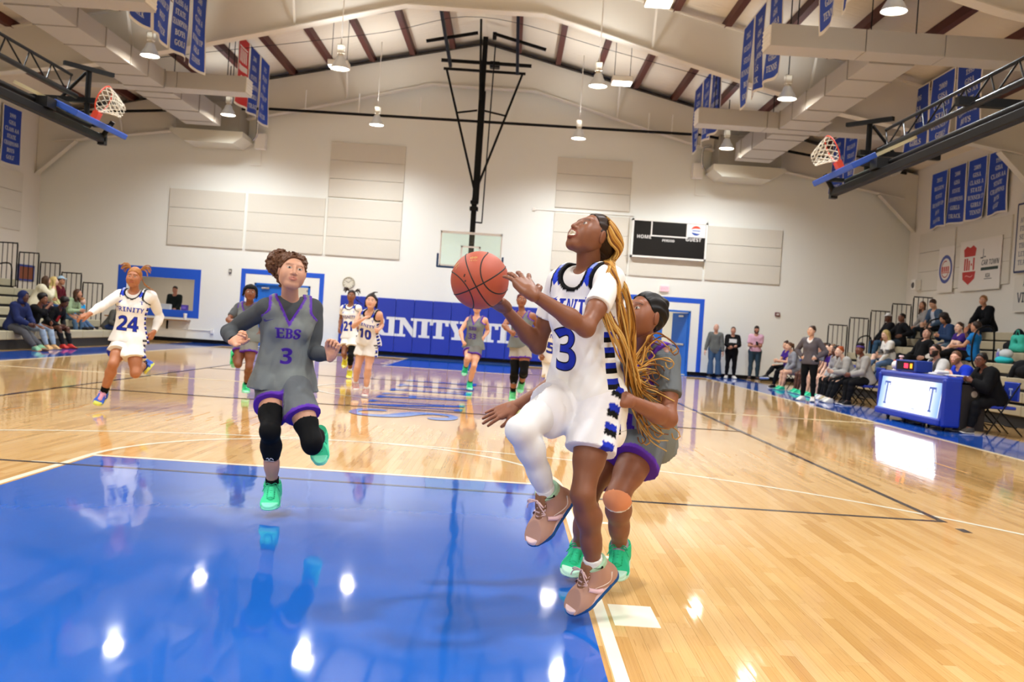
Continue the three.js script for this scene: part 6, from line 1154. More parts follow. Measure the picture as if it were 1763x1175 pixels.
// ---- the ball
const ballC = atDepth(826, 483, 3.84), BALL_R = 0.1165;
{
  const t = thing('basketball', 'orange leather basketball held by the leaping white player', 'ball', [ballC.x, ballC.y, ballC.z]);
  const pebble = noiseTexture(256, (x, y) => { let m = 1; for (let i = 0; i < 1; i++) { const gx = x * 64, gy = y * 64, ix = Math.floor(gx), iy = Math.floor(gy); for (let a = -1; a <= 1; a++) for (let b = -1; b <= 1; b++) { const hx = ix + a + 0.5 + 0.5 * (hash((ix + a + 64) % 64, (iy + b + 64) % 64, 1) - 0.5), hy = iy + b + 0.5 + 0.5 * (hash((ix + a + 64) % 64, (iy + b + 64) % 64, 2) - 0.5); m = Math.min(m, Math.hypot(gx - hx, gy - hy)); } } return 1 - m; });
  pebble.repeat.set(5, 2.5);
  const g = new THREE.SphereGeometry(BALL_R, 64, 48);
  const skinB = part('ball_cover', g, new THREE.MeshPhysicalMaterial({ color: 0xa8492f, roughness: 0.48, bumpMap: pebble, bumpScale: 0.0006, sheen: 0.2 }), t);
  const Q = (() => {   // seam frame seen in the photograph: the seam crossing faces the camera, low left of centre
    const view = camera.position.clone().sub(ballC).normalize(), right = V(1, 0, 0).applyQuaternion(camera.quaternion), up = V(0, 1, 0).applyQuaternion(camera.quaternion);
    const to = (a, b) => { const q = right.clone().multiplyScalar(a).addScaledVector(up, b); return q.addScaledVector(view, Math.sqrt(Math.max(0, 1 - a * a - b * b))).normalize(); };
    return { to };
  })();
  const c0 = Q.to(-0.12, -0.22), e1 = Q.to(0.45, 0.1).addScaledVector(c0, -Q.to(0.45, 0.1).dot(c0)).normalize(), e2 = c0.clone().cross(e1);
  const ring = (n, off = 0) => { const a = Math.abs(n.x) < 0.9 ? V(1, 0, 0) : V(0, 1, 0), u = a.clone().cross(n).normalize(), v = n.clone().cross(u), r = Math.sqrt(1 - off * off), pts = []; for (let i = 0; i < 64; i++) pts.push(u.clone().multiplyScalar(Math.cos(i / 32 * PI) * r).addScaledVector(v, Math.sin(i / 32 * PI) * r).addScaledVector(n, off).multiplyScalar(BALL_R - 0.0008)); return pts; };
  const seamM = std(0x17100d, 0.6), seam = (pts, closed = true) => part('seam', tube(pts, 0.0028, 96, 6, closed), seamM, t);
  seam(ring(e2)); seam(ring(e1));
  for (const s of [-1, 1]) {   // the two curved seams, bowing away from the middle one
    const pts = []; for (let i = 0; i < 64; i++) { const a = i / 32 * PI; const off = s * (0.28 + 0.42 * Math.sin(a) ** 2); const v = c0.clone().multiplyScalar(Math.cos(a)).addScaledVector(e2, Math.sin(a)).multiplyScalar(Math.sqrt(1 - off * off)).addScaledVector(e1, off); pts.push(v.multiplyScalar(BALL_R - 0.0008)); } seam(pts);
  }
  // gold foil print: two blocks of small bars
  const foil = std(0xc7a668, 0.4, 0.5), dark = std(0x3a1d14, 0.6), block = (a, b, rot, n, m) => {
    const p = Q.to(a, b), x0 = Q.to(a + 0.05, b).sub(p), x = x0.addScaledVector(p, -x0.dot(p)).normalize().applyAxisAngle(p, rot), y = p.clone().cross(x), gs = [];
    for (let i = 0; i < n; i++) for (let k = 0; k < 2; k++) { const w = 0.0035 - 0.0012 * k, hh = k ? 0.004 : 0.009, q = p.clone().addScaledVector(x, (i - (n - 1) / 2) * 0.052 * (1 + 0.15 * k)).addScaledVector(y, k ? -0.115 : 0.03).normalize(); gs.push(bx(w, hh + 0.004 * (i % 2), 0.0008).applyMatrix4(new THREE.Matrix4().makeBasis(x, y, p).setPosition(q.multiplyScalar(BALL_R + 0.0002)))); }
    part('foil_print', gs, m, t);
  };
  block(-0.2, 0.72, 0.1, 5, foil); block(-0.76, 0.5, 0.75, 4, foil);
  const p1 = Q.to(-0.5, 0.16); part('foil_print', [bx(0.006, 0.012, 0.001).applyMatrix4(new THREE.Matrix4().lookAt(p1, V(0, 0, 0), V(0.3, 1, 0)).setPosition(p1.clone().multiplyScalar(BALL_R))), bx(0.007, 0.008, 0.001).applyMatrix4(new THREE.Matrix4().lookAt(p1, V(0, 0, 0), V(0.3, 1, 0)).setPosition(p1.clone().addScaledVector(V(0.05, -0.18, 0), 1).normalize().multiplyScalar(BALL_R)))], dark, t);
}
let HEADM;
// ---- the leaping player with the ball
const dark1 = '#5a3322', dark2 = '#4d2c1e';
{
  const H = 1.7, q = { pel: [1007, 677], nb: [1013, 463], lean: -1, hd3: atDepth(1018, 408, 3.93),
    armL: [1052, 482, -1, 1009, 566, -1, 915, 505, -1], armR: [962, 487, 1, 926, 597, 1, 868, 530, -1],
    legL: [1034, 684, -1, 1003, 851, -1, 1023, 986, 1, 974, 1056, -1], legR: [979, 686, 1, 893, 740, -1, 946, 862, 1, 912, 941, -1] };
  const J = playerJoints(H, 4.0, q), toBall = (w, u, v, d) => atDepth(u, v, d).sub(w).normalize();
  const dl = toBall(J.wrL, 872, 446, 3.76), dr = toBall(J.wrR, 836, 512, 3.88);
  const base = V(J.pel.x, 0, J.pel.z);
  const braids = (lock, hair, m) => {
    let sd = 11; const R = () => { sd = (sd * 16807) % 2147483647; return sd / 2147483647; };
    const W = (u, v, d) => atDepth(u, v, d).sub(base), gold = hairMat(0xb9853a), brown = hairMat(0x7a4a20), pale = hairMat(0xcfa860);
    for (let i = 0; i < 72; i++) {
      const t = (i % 36) / 35, lay = i < 36 ? 0 : 1, ang = lerp(-1.95, 1.95, t), k = lay ? 1.0 : 1.07, m4 = (x, y, z) => V(x, y, z).applyMatrix4(HEADM);
      // each braid starts at the hairline, runs over the crown and hangs at the back of the head
      const p0 = m4(Math.sin(ang) * 0.078, 0.06 + 0.05 * Math.cos(ang), lay ? -0.01 : 0.025 - 0.02 * Math.abs(ang)), p1 = m4(Math.sin(ang) * 0.086 * k, 0.034 + 0.092 * Math.cos(ang) * 0.86, -0.045), p2 = m4(Math.sin(ang) * 0.078 * k, 0.02 + 0.055 * Math.cos(ang), -0.115 * k), p2b = m4(Math.sin(ang) * 0.06, -0.035 + 0.02 * Math.cos(ang), -0.128 * k);
      const p3 = W(1053 + 12 * (R() - 0.5), 456 + 8 * R(), 3.81 - 0.03 * R());
      const pts = [p0, p1, p2, p2b, p3], fam = R();
      if (fam < 0.3) pts.push(W(1034 + 8 * R(), 486 + 10 * R(), 3.76), W(1036 + 12 * R(), 525 + 20 * R(), 3.72), W(1058 + 18 * R(), 575 + 30 * R(), 3.74));
      else if (fam < 0.62) pts.push(W(1058 + 10 * R(), 490 + 10 * R(), 3.75), W(1064 + 14 * R(), 535 + 20 * R(), 3.75), W(1072 + 16 * R(), 590 + 30 * R(), 3.84));
      else pts.push(W(1070 + 8 * R(), 490 + 8 * R(), 3.8), W(1082 + 12 * R(), 545 + 20 * R(), 3.86), W(1080 + 14 * R(), 600 + 25 * R(), 3.95));
      const ex = 1095 + 70 * R(), ey = 560 + 210 * R() * (0.5 + R() * 0.5) + 30;
      pts.push(W(1078 + 26 * R(), 640 + (ey - 640) * 0.35 + 14 * (R() - 0.5), 3.95 + 0.1 * R()), W((1090 + ex) / 2 + 14 * R(), ey - 10 + 24 * (R() - 0.5), 4.0 + 0.12 * R()), W(ex, ey, 4.0 + 0.15 * R()));
      if (R() < 0.25) { pts.push(W(ex + 6, ey + 12, 4.05), W(ex - 4, ey + 18, 4.05), W(ex - 8, ey + 6, 4.05)); }
      const g = taperTube(pts, 0.0052, 0.0028, 72, 6);
      obj('braid', g, [gold, gold, brown, pale][i % 4], hair);
    }
  };
  const HF = V(-0.7, 0.55, 0.45), HU = V(0.45, 0.83, -0.31);
  const hs = 0.885 * Math.sqrt(H / 1.65), hF = HF.clone().normalize(), hU = HU.clone().addScaledVector(hF, -HU.dot(hF)).normalize();
  HEADM = new THREE.Matrix4().makeBasis(hU.clone().cross(hF), hU, hF).scale(V(hs, hs, hs)).setPosition(J.hd.clone().sub(base));
  player({ label: 'leaping player in a white number 3 jersey with long golden braids holding the basketball', skin: '#7b4c34', cell: 0.0075, headScale: 0.885, headCell: 0.003, handCell: 0.0028, mouth: 'grin', brow: '#150d0a', girth: 0.9, handScale: 1.08, face: HF, crown: HU,
    hands: { L: { pose: 'ball', dir: dl, nor: V(0.4, 0.25, 0.88) }, R: { pose: 'under', dir: dr, nor: J.wrR.clone().addScaledVector(dr, 0.09).sub(ballC) } },
    hair: { style: 'braided', color: 0x2a1a10, line: 0.08, thick: 0.005, wob: 0.002, rows: 30, cell: 0.004, extra: braids },
    wear: [{ kind: 'top', name: 'undershirt', sleeve: 'short', color: 0xdfdddc, off: 0.007, len: 0.56, neck: 0.058, deep: 0.035, fold: 0.003, hem: 0 },
      { kind: 'jersey', map: whiteKit('3', false, 84), trim: '#0b0b0d', off: 0.019, hem: -0.15, slant: -0.3, flare: 0.016, fold: 0.014 },
      { kind: 'shorts', color: '#e2e1e5', stripes: true, off: 0.016, lenL: 0.57, lenR: 0.36, flare: 0.03, fold: 0.012 },
      { kind: 'legging', side: 'R', color: 0xd6d6d8, off: 0.005, from: -0.3, to: 0.88 },
      { kind: 'socks', color: 0xe6e6e4, off: 0.007, from: 0.8, mark: { L: V(0.35, 0.1, 1), R: V(0.2, 0, 1) } },
      { kind: 'shoes', color: 0xb28a78, sole: 0x0f4d8f, lace: 0xd9b9b4, tongue: 0x8a6248, collar: 0x9fc0a0, strap: 0xe0bcc2, swoosh: 0xe6d8cf, mid: 0xdcc0bf, high: true, cell: 0.004 }],
  }, H, 4.0, q);
}
// ---- the grey defender crouching behind her
player({ label: 'grey jersey defender crouching behind the player with the ball, bandage on one knee', skin: '#84523a', cell: 0.009, headCell: 0.0028, handCell: 0.0035, mouth: 'closed', brow: '#120b08', girth: 1.04, face: V(-0.74, 0.36, 0.55), crown: V(0.28, 0.88, -0.2),
  hands: { R: { pose: 'flat', dir: V(-0.86, -0.42, 0.25), nor: V(0.1, 0.8, 0.6) }, L: { pose: 'relaxed', dir: V(-0.9, 0.2, 0.3), nor: V(0.2, 0.5, 0.8) } },
  hair: { style: 'bun', color: 0x0f0b0a, line: 0.072, thick: 0.007, wob: 0.003, rows: 26, cell: 0.004 },
  wear: [{ kind: 'top', name: 'undershirt', sleeve: 'short', color: 0x5f6366, off: 0.008, len: 0.62, neck: 0.06, fold: 0.004, hem: 0 },
    { kind: 'jersey', map: greyKit('14'), base: GREY, trim: PURPLE, vneck: true, off: 0.018, hem: -0.06, flare: 0.03, fold: 0.011 },
    { kind: 'shorts', color: '#606467', trim: PURPLE, off: 0.01, len: 0.52, flare: 0.035, fold: 0.012 },
    { kind: 'bandage', side: 'L', off: 0.01, from: 0.84, to: 0.13 }, { kind: 'socks', color: 0x9a8f9e, off: 0.006, from: 0.88 },
    { kind: 'shoes', color: MINT, sole: 0xbfe6d2, lace: 0x2aa878, collar: 0x2aa878, cell: 0.0045 }],
}, 1.66, 4.58, { pel: [1096, 738], nb: [1104, 596], lean: -1, hd: [1108, 546], hdS: -1,
  armL: [1148, 620, -1, 1151, 722, -1, 1084, 690, -1], armR: [1062, 616, 1, 972, 655, -1, 886, 700, -1],
  legL: [1119, 744, -1, 1063, 854, -1, 1067, 944, 1, 1058, 997, -1], legR: [1074, 740, 1, 1012, 850, -1, 998, 944, 1, 980, 990, -1] });
// ---- grey number 3, running in from the left
player({ label: 'grey jersey player running with black knee sleeves and a curly brown bun', skin: '#c08f74', cell: 0.009, headCell: 0.0028, handCell: 0.0035, mouth: 'closed', brow: '#6a4632', girth: 0.94, face: V(0.36, 0.2, 0.92), crown: V(0.08, 0.98, -0.2),
  hands: { R: { pose: 'point', dir: V(0.85, 0.2, 0.45), nor: V(0.0, -0.55, -0.8) }, L: { pose: 'fist', dir: V(0.25, 0.94, 0.2), nor: V(0.3, 0.1, -0.95) } },
  hair: { style: 'curlybun', color: 0x55351f, line: 0.075, wob: 0.013, wf: 70, cell: 0.0045 },
  wear: [{ kind: 'top', name: 'undershirt', sleeve: 'long', color: 0x45484b, off: 0.008, neck: 0.055, deep: 0.02, fold: 0.004, hem: 0, len: 0.93 },
    { kind: 'jersey', map: greyKit('3'), base: GREY, trim: PURPLE, vneck: true, off: 0.02, hem: -0.04, flare: 0.026, fold: 0.014 },
    { kind: 'shorts', color: '#606467', trim: PURPLE, off: 0.009, lenR: 0.5, lenL: 0.56, flare: 0.032, fold: 0.009 },
    { kind: 'kneesleeve', side: 'R', off: 0.007, from: 0.6, to: 0.5, mark: true }, { kind: 'kneesleeve', side: 'L', off: 0.008, from: 0.66, to: 0.35 },
    { kind: 'wristband', side: 'R', color: 0x0b0b0c }, { kind: 'socks', color: 0x0c0c0d, off: 0.006, from: 0.84 },
    { kind: 'shoes', color: 0x45cf96, sole: 0x7fe0ba, lace: 0x2f9f74, collar: 0x2f9f74, cell: 0.0045 }],
}, 1.66, 5.75, { pel: [487, 660], nb: [500, 515], lean: -1, hd: [503, 470],
  armR: [456, 531, -1, 393, 572, 1, 403, 588, -1], armL: [541, 532, 1, 541, 608, -1, 570, 613, -1],
  legR: [469, 664, 1, 465, 741, -1, 469, 838, 1, 463, 876, -1], legL: [506, 664, -1, 537, 762, -1, 549, 750, 1, 549, 800, -1] });
// ---- number 24, sprinting at the left
const whiteWear = (n, more = []) => [{ kind: 'jersey', map: whiteKit(n, true), trim: '#101014', off: 0.018, hem: -0.035, flare: 0.03, fold: 0.011 }, { kind: 'shorts', color: '#e4e1dc', stripes: true, off: 0.011, len: 0.56, flare: 0.04, fold: 0.009 }, ...more];
player({ label: 'sprinting player in a white number 24 jersey with flying pigtails', skin: '#a66b49', cell: 0.011, headCell: 0.0055, handCell: 0.005, mouth: 'closed', brow: '#4a2c18', girth: 1.08, face: V(0.12, 0.02, 1), crown: V(0.05, 1, 0),
  hands: { R: { pose: 'relaxed', dir: V(-0.85, -0.4, 0.4), nor: V(0, 0.8, 0.5) }, L: { pose: 'loose', dir: V(-0.3, -0.9, 0.3) } },
  hair: { style: 'pigtails', color: 0xa06a38, line: 0.06, wob: 0.004 },
  wear: [{ kind: 'top', name: 'undershirt', sleeve: 'long', color: 0xe3e0db, off: 0.008, neck: 0.058, fold: 0.004, hem: 0 }, ...whiteWear('24'), { kind: 'socks', color: 0x0c0c0d, off: 0.006, from: 0.76 }, { kind: 'shoes', color: 0x3d63cf, sole: 0xd8dc62, lace: 0xe8a8c0, tongue: 0xe2a4bc, collar: 0x8fc0d8, cell: 0.006 }],
}, 1.6, 10.7, { pel: [222, 585], nb: [232, 503], hd: [231, 478],
  armR: [204, 509, 1, 178, 526, -1, 154, 541, -1], armL: [262, 511, -1, 275, 546, 1, 265, 572, -1],
  legR: [212, 587, 1, 195, 627, -1, 178, 678, 1, 166, 697, -1], legL: [232, 587, -1, 233, 643, -1, 250, 626, 1, 250, 640, -1] });
// ---- five more runners farther up the court
const greyWear = (n, more = [], shortC = '#7e7d78') => [{ kind: 'jersey', map: greyKit(n, true), base: GREY, trim: PURPLE, vneck: true, off: 0.018, hem: -0.04, flare: 0.03, fold: 0.01 }, { kind: 'shorts', color: shortC, trim: PURPLE, off: 0.01, len: 0.5, flare: 0.03 }, ...more];
const mint = (s = MINT) => ({ kind: 'shoes', color: s, sole: 0x9fe8c4, lace: 0x2aa878, cell: 0.007 });
player({ label: 'grey jersey player with short dark locs and a black headband by the left doorway', skin: '#7c4c35', cell: 0.013, girth: 1.0, mouth: 'closed', brow: '#120b08', face: V(0.3, 0, 1), crown: V(0.05, 1, 0), hands: { L: { pose: 'fist' }, R: { pose: 'fist' } },
  hair: { style: 'locs', color: 0x15100e, line: 0.07 },
  wear: [{ kind: 'headband', color: 0x0b0b0c }, { kind: 'top', name: 'undershirt', sleeve: 'short', color: 0x56585a, off: 0.008, len: 0.75, hem: 0 }, ...greyWear('12'), { kind: 'socks', color: 0x111112, off: 0.005, from: 0.8 }, mint(0x46d08a)],
}, 1.62, 13.3, { pel: [424, 583], nb: [430, 523], hd: [431, 504], armR: [410, 529, 1, 393, 551, -1, 408, 562, -1], armL: [449, 530, -1, 455, 554, 1, 446, 572, -1],
  legR: [416, 585, 1, 410, 628, -1, 404, 614, 1, 403, 634, 1], legL: [432, 585, -1, 429, 632, -1, 424, 663, 1, 423, 676, -1] });
player({ label: 'white jersey number 2 player in yellow shoes beside the blue pads', skin: '#84533a', cell: 0.014, girth: 0.95, face: V(0.1, 0, 1), crown: V(0.06, 1, 0), hands: { L: { pose: 'fist' }, R: { pose: 'loose' } }, hair: { style: 'pigtails', color: 0x23150e, line: 0.065 },
  wear: [{ kind: 'top', name: 'undershirt', sleeve: 'short', color: 0xeeebe6, off: 0.008, len: 0.5, hem: 0 }, ...whiteWear('21'), { kind: 'kneesleeve', side: 'L', off: 0.007, from: 0.5, to: 0.6 }, { kind: 'socks', color: 0xe8e6e2, off: 0.006, from: 0.78 }, { kind: 'shoes', color: 0xd9cf3a, sole: 0xe6e08a, lace: 0xb8b030, cell: 0.008 }],
}, 1.66, 18.6, { pel: [604, 580], nb: [604, 526], hd: [605, 510], armR: [590, 531, 1, 587, 549, 1, 584, 566, -1], armL: [618, 531, -1, 622, 549, 1, 620, 562, -1],
  legR: [598, 581, 1, 592, 610, -1, 594, 618, 1, 592, 634, -1], legL: [610, 581, -1, 604, 612, -1, 602, 640, 1, 600, 651, -1] });
player({ label: 'white jersey number 10 player with pale skin and dark hair jogging upcourt', skin: '#d9a78c', cell: 0.013, girth: 1.0, face: V(0.02, 0.05, 1), crown: V(0.06, 1, 0), brow: '#2a1a12', hands: { L: { pose: 'fist' }, R: { pose: 'relaxed', dir: V(0.7, 0.6, 0.4) } }, hair: { style: 'windswept', color: 0x241612, line: 0.06, wob: 0.006 },
  wear: [...whiteWear('10'), { kind: 'socks', color: 0xe8e4e2, off: 0.006, from: 0.84 }, { kind: 'shoes', color: 0xb98a84, sole: 0xe2dad6, lace: 0xd8cfcb, cell: 0.007 }],
}, 1.6, 14.4, { pel: [634, 588], nb: [638, 537], hd: [639, 519], armR: [622, 541, 1, 609, 562, -1, 622, 552, -1], armL: [654, 542, -1, 657, 560, 1, 652, 568, -1],
  legR: [627, 589, 1, 616, 632, -1, 612, 660, 1, 614, 672, -1], legL: [641, 589, -1, 634, 634, -1, 630, 671, 1, 627, 682, -1] });
player({ label: 'fair haired grey jersey player jogging before the blue pads below the basketball', skin: '#d8a284', cell: 0.014, girth: 1.04, face: V(-0.05, 0, 1), crown: V(0.06, 1, 0), hands: { L: { pose: 'fist' }, R: { pose: 'fist' } }, hair: { style: 'ponytail', color: 0x9a7a4a, line: 0.065 },
  wear: [...greyWear('33', [], '#6c6a66'), { kind: 'socks', color: 0x151516, off: 0.005, from: 0.84 }, mint()],
}, 1.64, 17.5, { pel: [815, 597], nb: [821, 546], hd: [822, 529], armR: [806, 551, 1, 793, 571, -1, 797, 588, -1], armL: [836, 552, -1, 840, 570, 1, 833, 581, -1],
  legR: [809, 598, 1, 805, 618, -1, 802, 632, 1, 799, 647, -1], legL: [821, 598, -1, 816, 630, -1, 809, 660, 1, 809, 671, -1] });
player({ label: 'tall grey jersey player with a red top bun and black knee sleeves', skin: '#935c40', cell: 0.013, girth: 1.1, face: V(0.08, 0.05, 1), crown: V(0.06, 1, 0), brow: '#2a1510', hands: { L: { pose: 'fist' }, R: { pose: 'fist' } }, hair: { style: 'topbun', color: 0x5a1c18, line: 0.065 },
  wear: [...greyWear('35', [], '#a39c92'), { kind: 'kneesleeve', side: 'R', off: 0.008, from: 0.55, to: 0.55, mark: true }, { kind: 'kneesleeve', side: 'L', off: 0.008, from: 0.6, to: 0.4 }, { kind: 'socks', color: 0x0c0c0d, off: 0.006, from: 0.74 }, mint(0x6fd08a)],
}, 1.72, 15.7, { pel: [897, 595], nb: [899, 538], hd: [898, 517], armR: [880, 545, 1, 868, 561, -1, 879, 572, -1], armL: [918, 545, -1, 926, 566, 1, 916, 580, -1],
  legR: [890, 597, 1, 886, 640, -1, 883, 676, 1, 882, 692, -1], legL: [904, 597, -1, 902, 640, -1, 898, 660, 1, 894, 676, -1] });
player({ label: 'white jersey player mostly hidden behind the leaping player', skin: '#8a5a40', cell: 0.013, girth: 1.0, face: V(-0.2, 0, 1), crown: V(0.06, 1, 0), hands: { L: { pose: 'fist' }, R: { pose: 'fist' } }, hair: { style: 'bun', color: 0x20140e, line: 0.07 },
  wear: [...whiteWear('5'), { kind: 'socks', color: 0xe8e4e2, off: 0.006, from: 0.84 }, { kind: 'shoes', color: 0xd8b8bc, sole: 0x2a2a30, lace: 0xe2d8d4, cell: 0.007 }],
}, 1.6, 11.4, { pel: [955, 617], nb: [962, 551], hd: [964, 528], armR: [943, 557, 1, 928, 588, 1, 930, 610, -1], armL: [984, 557, -1, 990, 590, 1, 982, 612, -1],
  legR: [948, 619, 1, 950, 672, -1, 953, 726, 1, 954, 741, -1], legL: [966, 619, -1, 972, 672, -1, 978, 690, 1, 976, 705, -1] });
// ---------------------------------------------------------------- coaches, substitutes, table crew and spectators
function sitJ(H, q = {}) {   // origin on the seat's front half, facing +z
  const s = H / 1.65, J = {}, lean = q.lean ?? 0.12, tw = q.twist ?? 0, side = q.side ?? 0, floorY = -(q.drop ?? 0.42);
  J.pel = V(0, 0.095 * s, q.back ?? -0.02);
  const U = V(Math.sin(side), Math.cos(lean) * Math.cos(side), Math.sin(lean)).normalize();
  J.nb = J.pel.clone().addScaledVector(U, LEN.torso * H);
  const L = V(Math.cos(tw), 0, -Math.sin(tw)), shC = J.nb.clone().addScaledVector(U, -0.026 * H), F = L.clone().cross(U);
  J.hd = J.nb.clone().addScaledVector(U, 0.1 * H).add(V(Math.sin(tw) * 0.03, 0, (0.03 + (q.neck ?? 0)) * s));
  const feet = q.feet ?? [[0.12, 0.42], [-0.12, 0.42]];
  const A = { L: 1, R: -1 };
  for (const k of ['L', 'R']) {
    const e = A[k], [fx, fz, fy] = feet[e > 0 ? 0 : 1];
    J['sh' + k] = shC.clone().addScaledVector(L, e * LEN.sh * H); J['hip' + k] = J.pel.clone().add(V(e * LEN.hip * H, 0, 0));
    const [kn, an] = ik(J['hip' + k], V(fx, floorY + 0.085 * s + (fy ?? 0), fz), LEN.th * H, LEN.sk * H, V((q.spread ?? 0.25) * e, 0.6, 1)); J['kn' + k] = kn; J['an' + k] = an;
    const td = q.toes?.[e > 0 ? 0 : 1] ?? V(0.15 * e, -0.3, 1); J['toe' + k] = an.clone().addScaledVector(td.clone().normalize(), 0.115 * H);
    const w = q.wr?.[e > 0 ? 0 : 1]; const target = w ? V(...w) : J['kn' + k].clone().add(V(-0.06 * e, 0.06, -0.05));
    const [el, wr] = ik(J['sh' + k], target, LEN.ua * H, LEN.fa * H, q.elb ?? V(e * 0.7, -0.6, -0.5)); J['el' + k] = el; J['wr' + k] = wr;
  }
  return { J, F, U };
}
function standJ(H, q = {}) {
  const s = H / 1.65, J = {}; J.pel = V(0, 0.53 * H, 0); const U = V(q.side ?? 0, 1, q.lean ?? 0.02).normalize();
  J.nb = J.pel.clone().addScaledVector(U, LEN.torso * H); J.hd = J.nb.clone().add(V(0, 0.105 * H, 0.02));
  const shC = J.nb.clone().addScaledVector(U, -0.026 * H);
  for (const [k, e] of [['L', 1], ['R', -1]]) {
    J['sh' + k] = shC.clone().add(V(e * LEN.sh * H, 0, 0)); J['hip' + k] = J.pel.clone().add(V(e * LEN.hip * H, 0, 0));
    const [fx, fz] = q.feet?.[e > 0 ? 0 : 1] ?? [e * 0.12, 0]; const [kn, an] = ik(J['hip' + k], V(fx, 0.085 * s, fz), LEN.th * H, LEN.sk * H, V(e * 0.2, 0, 1)); J['kn' + k] = kn; J['an' + k] = an; J['toe' + k] = an.clone().add(V(e * 0.06, -0.06 * s, 0.18 * s));
    const w = q.wr?.[e > 0 ? 0 : 1] ?? [e * 0.24, 0.5 * H, 0.04]; const [el, wr] = ik(J['sh' + k], V(...w), LEN.ua * H, LEN.fa * H, q.elb?.[e > 0 ? 0 : 1] ?? V(e * 0.5, -0.2, -1)); J['el' + k] = el; J['wr' + k] = wr;
  }
  return { J };
}
const yaw = (a, p = 0) => V(Math.sin(a) * Math.cos(p), Math.sin(p), Math.cos(a) * Math.cos(p)), tilt = (a, p) => V(-Math.sin(a) * Math.sin(p), Math.cos(p), -Math.cos(a) * Math.sin(p));
function crowd(kind, label, pos, turn, H, pose, o) {   // pose.look = [yaw, pitch] of the head
  const { J } = (kind === 'sit' ? sitJ : standJ)(H, pose), [a, p] = pose.look ?? [0, 0];
  return makePerson({ label, base: pos, turn, H, J, face: yaw(a, p), crown: tilt(a, p), cell: 0.018, far: true, headCell: 0.0085, handCell: 0.008, ...o });
}
const top = (color, sleeve = 'long', more = {}) => ({ kind: 'top', color, sleeve, off: 0.018, hem: -0.08, ...more });
const jeans = (color = 0x3d587c, more = {}) => ({ kind: 'pants', color, off: 0.012, ...more });
const shoes = (color, sole) => ({ kind: 'shoes', color, sole: sole ?? 0xdedbd4, cell: 0.011 });
const hair = (style, color, more = {}) => ({ style, color, cell: 0.013, ...more });
const LEFT = PI / 2, RIGHT = -PI / 2;   // facing the court from the left or the right
const S = { fair: '#d0a184', tan: '#b58163', brown: '#7a4d35', dark: '#53301f', pale: '#dcb49c' };

// left bleachers
crowd('sit', 'boy in a navy hoodie with raised hood on the lowest left row', [-9.42, 0.4, -19.35], LEFT - 0.25, 1.72, { lean: 0.3, feet: [[0.05, 0.72], [-0.1, 0.66]], drop: 0.4, wr: [[0.1, 0.16, 0.42], [-0.02, 0.16, 0.4]], look: [0.15, -0.1] },
  { skin: S.dark, male: true, girth: 1.1, wear: [top(0x232c55, 'long', { hood: 'down', off: 0.026 }), { kind: 'hood', color: 0x232c55 }, jeans(0x4c4c50, { off: 0.016 }), shoes(0x7fae8c, 0xd9a06a)] });
crowd('sit', 'boy in a black jacket and pale jeans resting his chin on one hand', [-9.45, 0.4, -20.15], LEFT - 0.2, 1.7, { lean: 0.4, feet: [[0.16, 0.5], [-0.08, 0.5]], drop: 0.4, wr: [[0.2, 0.2, 0.35], [-0.02, 0.6, 0.46]], look: [0.1, -0.05] },
  { skin: S.brown, male: true, hair: hair('afro', 0x17110e), hands: { R: { pose: 'fist' } }, wear: [top(0x131315, 'long', { collar: true, print: { w: 0.09, h: 0.1, y: -0.08, color: 0x8c2a26 } }), jeans(0x93a4b5), shoes(0xc9a06c, 0xd8b487)] });
crowd('sit', 'boy in black clothes over a red shirt bending forward on the lowest row', [-9.45, 0.4, -21.0], LEFT - 0.15, 1.68, { lean: 0.55, feet: [[0.12, 0.5], [-0.14, 0.48]], drop: 0.4, look: [0.1, -0.45] },
  { skin: S.dark, male: true, hair: hair('afro', 0x17110e, {}), wear: [top(0x121214, 'long', { print: { w: 0.12, h: 0.16, y: -0.2, color: 0xa32022 } }), jeans(0x161619), shoes(0xb8322c, 0x8f2a26)] });
crowd('sit', 'woman in a cream coat seen from behind her shoulder on the left bleachers', [-10.75, 0.88, -22.9], LEFT + 0.5, 1.66, { lean: 0.35, drop: 0.42, look: [0.5, -0.05], wr: [[0.12, 0.25, 0.42], [-0.05, 0.5, 0.4]] },
  { skin: S.fair, hair: hair('long', 0x4a3424, { len: -0.2 }), girth: 1.15, wear: [top(0xd9d2b8, 'long', { off: 0.035, fold: 0.012 }), jeans(0x2c2230), shoes(0x3a3430)] });
crowd('sit', 'long haired blond woman in a pale yellow jacket beside the cream coat', [-10.75, 0.88, -23.5], LEFT + 0.1, 1.64, { lean: 0.25, drop: 0.42, look: [0.5, 0] },
  { skin: S.pale, hair: hair('long', 0xc9b070), wear: [top(0xc4bf88), jeans(0x33517f), shoes(0xb59a52)] });
crowd('sit', 'youth in a maroon hoodie and pale blue cap on the left bleachers', [-10.85, 0.88, -24.25], LEFT - 0.1, 1.68, { lean: 0.15, drop: 0.42, look: [0.1, 0], wr: [[0.05, 0.28, 0.3], [-0.08, 0.26, 0.3]] },
  { skin: S.tan, male: true, hair: hair('short', 0x2a1a14), wear: [top(0x571722, 'long', { hood: 'down' }), { kind: 'hat', color: 0xa9c4d6 }, jeans(0x25262c), shoes(0xd8d4cc)] });
crowd('sit', 'long haired woman in a sage green top and ripped jeans on the left bleachers', [-10.1, 0.64, -23.2], LEFT - 0.15, 1.66, { lean: 0.5, drop: 0.42, look: [0.2, -0.05], wr: [[0.1, 0.22, 0.42], [-0.05, 0.24, 0.44]] },
  { skin: S.tan, hair: hair('long', 0x4a3022, { len: -0.22 }), wear: [top(0x93a985), jeans(0x4d6784), shoes(0xe0ddd4)] });
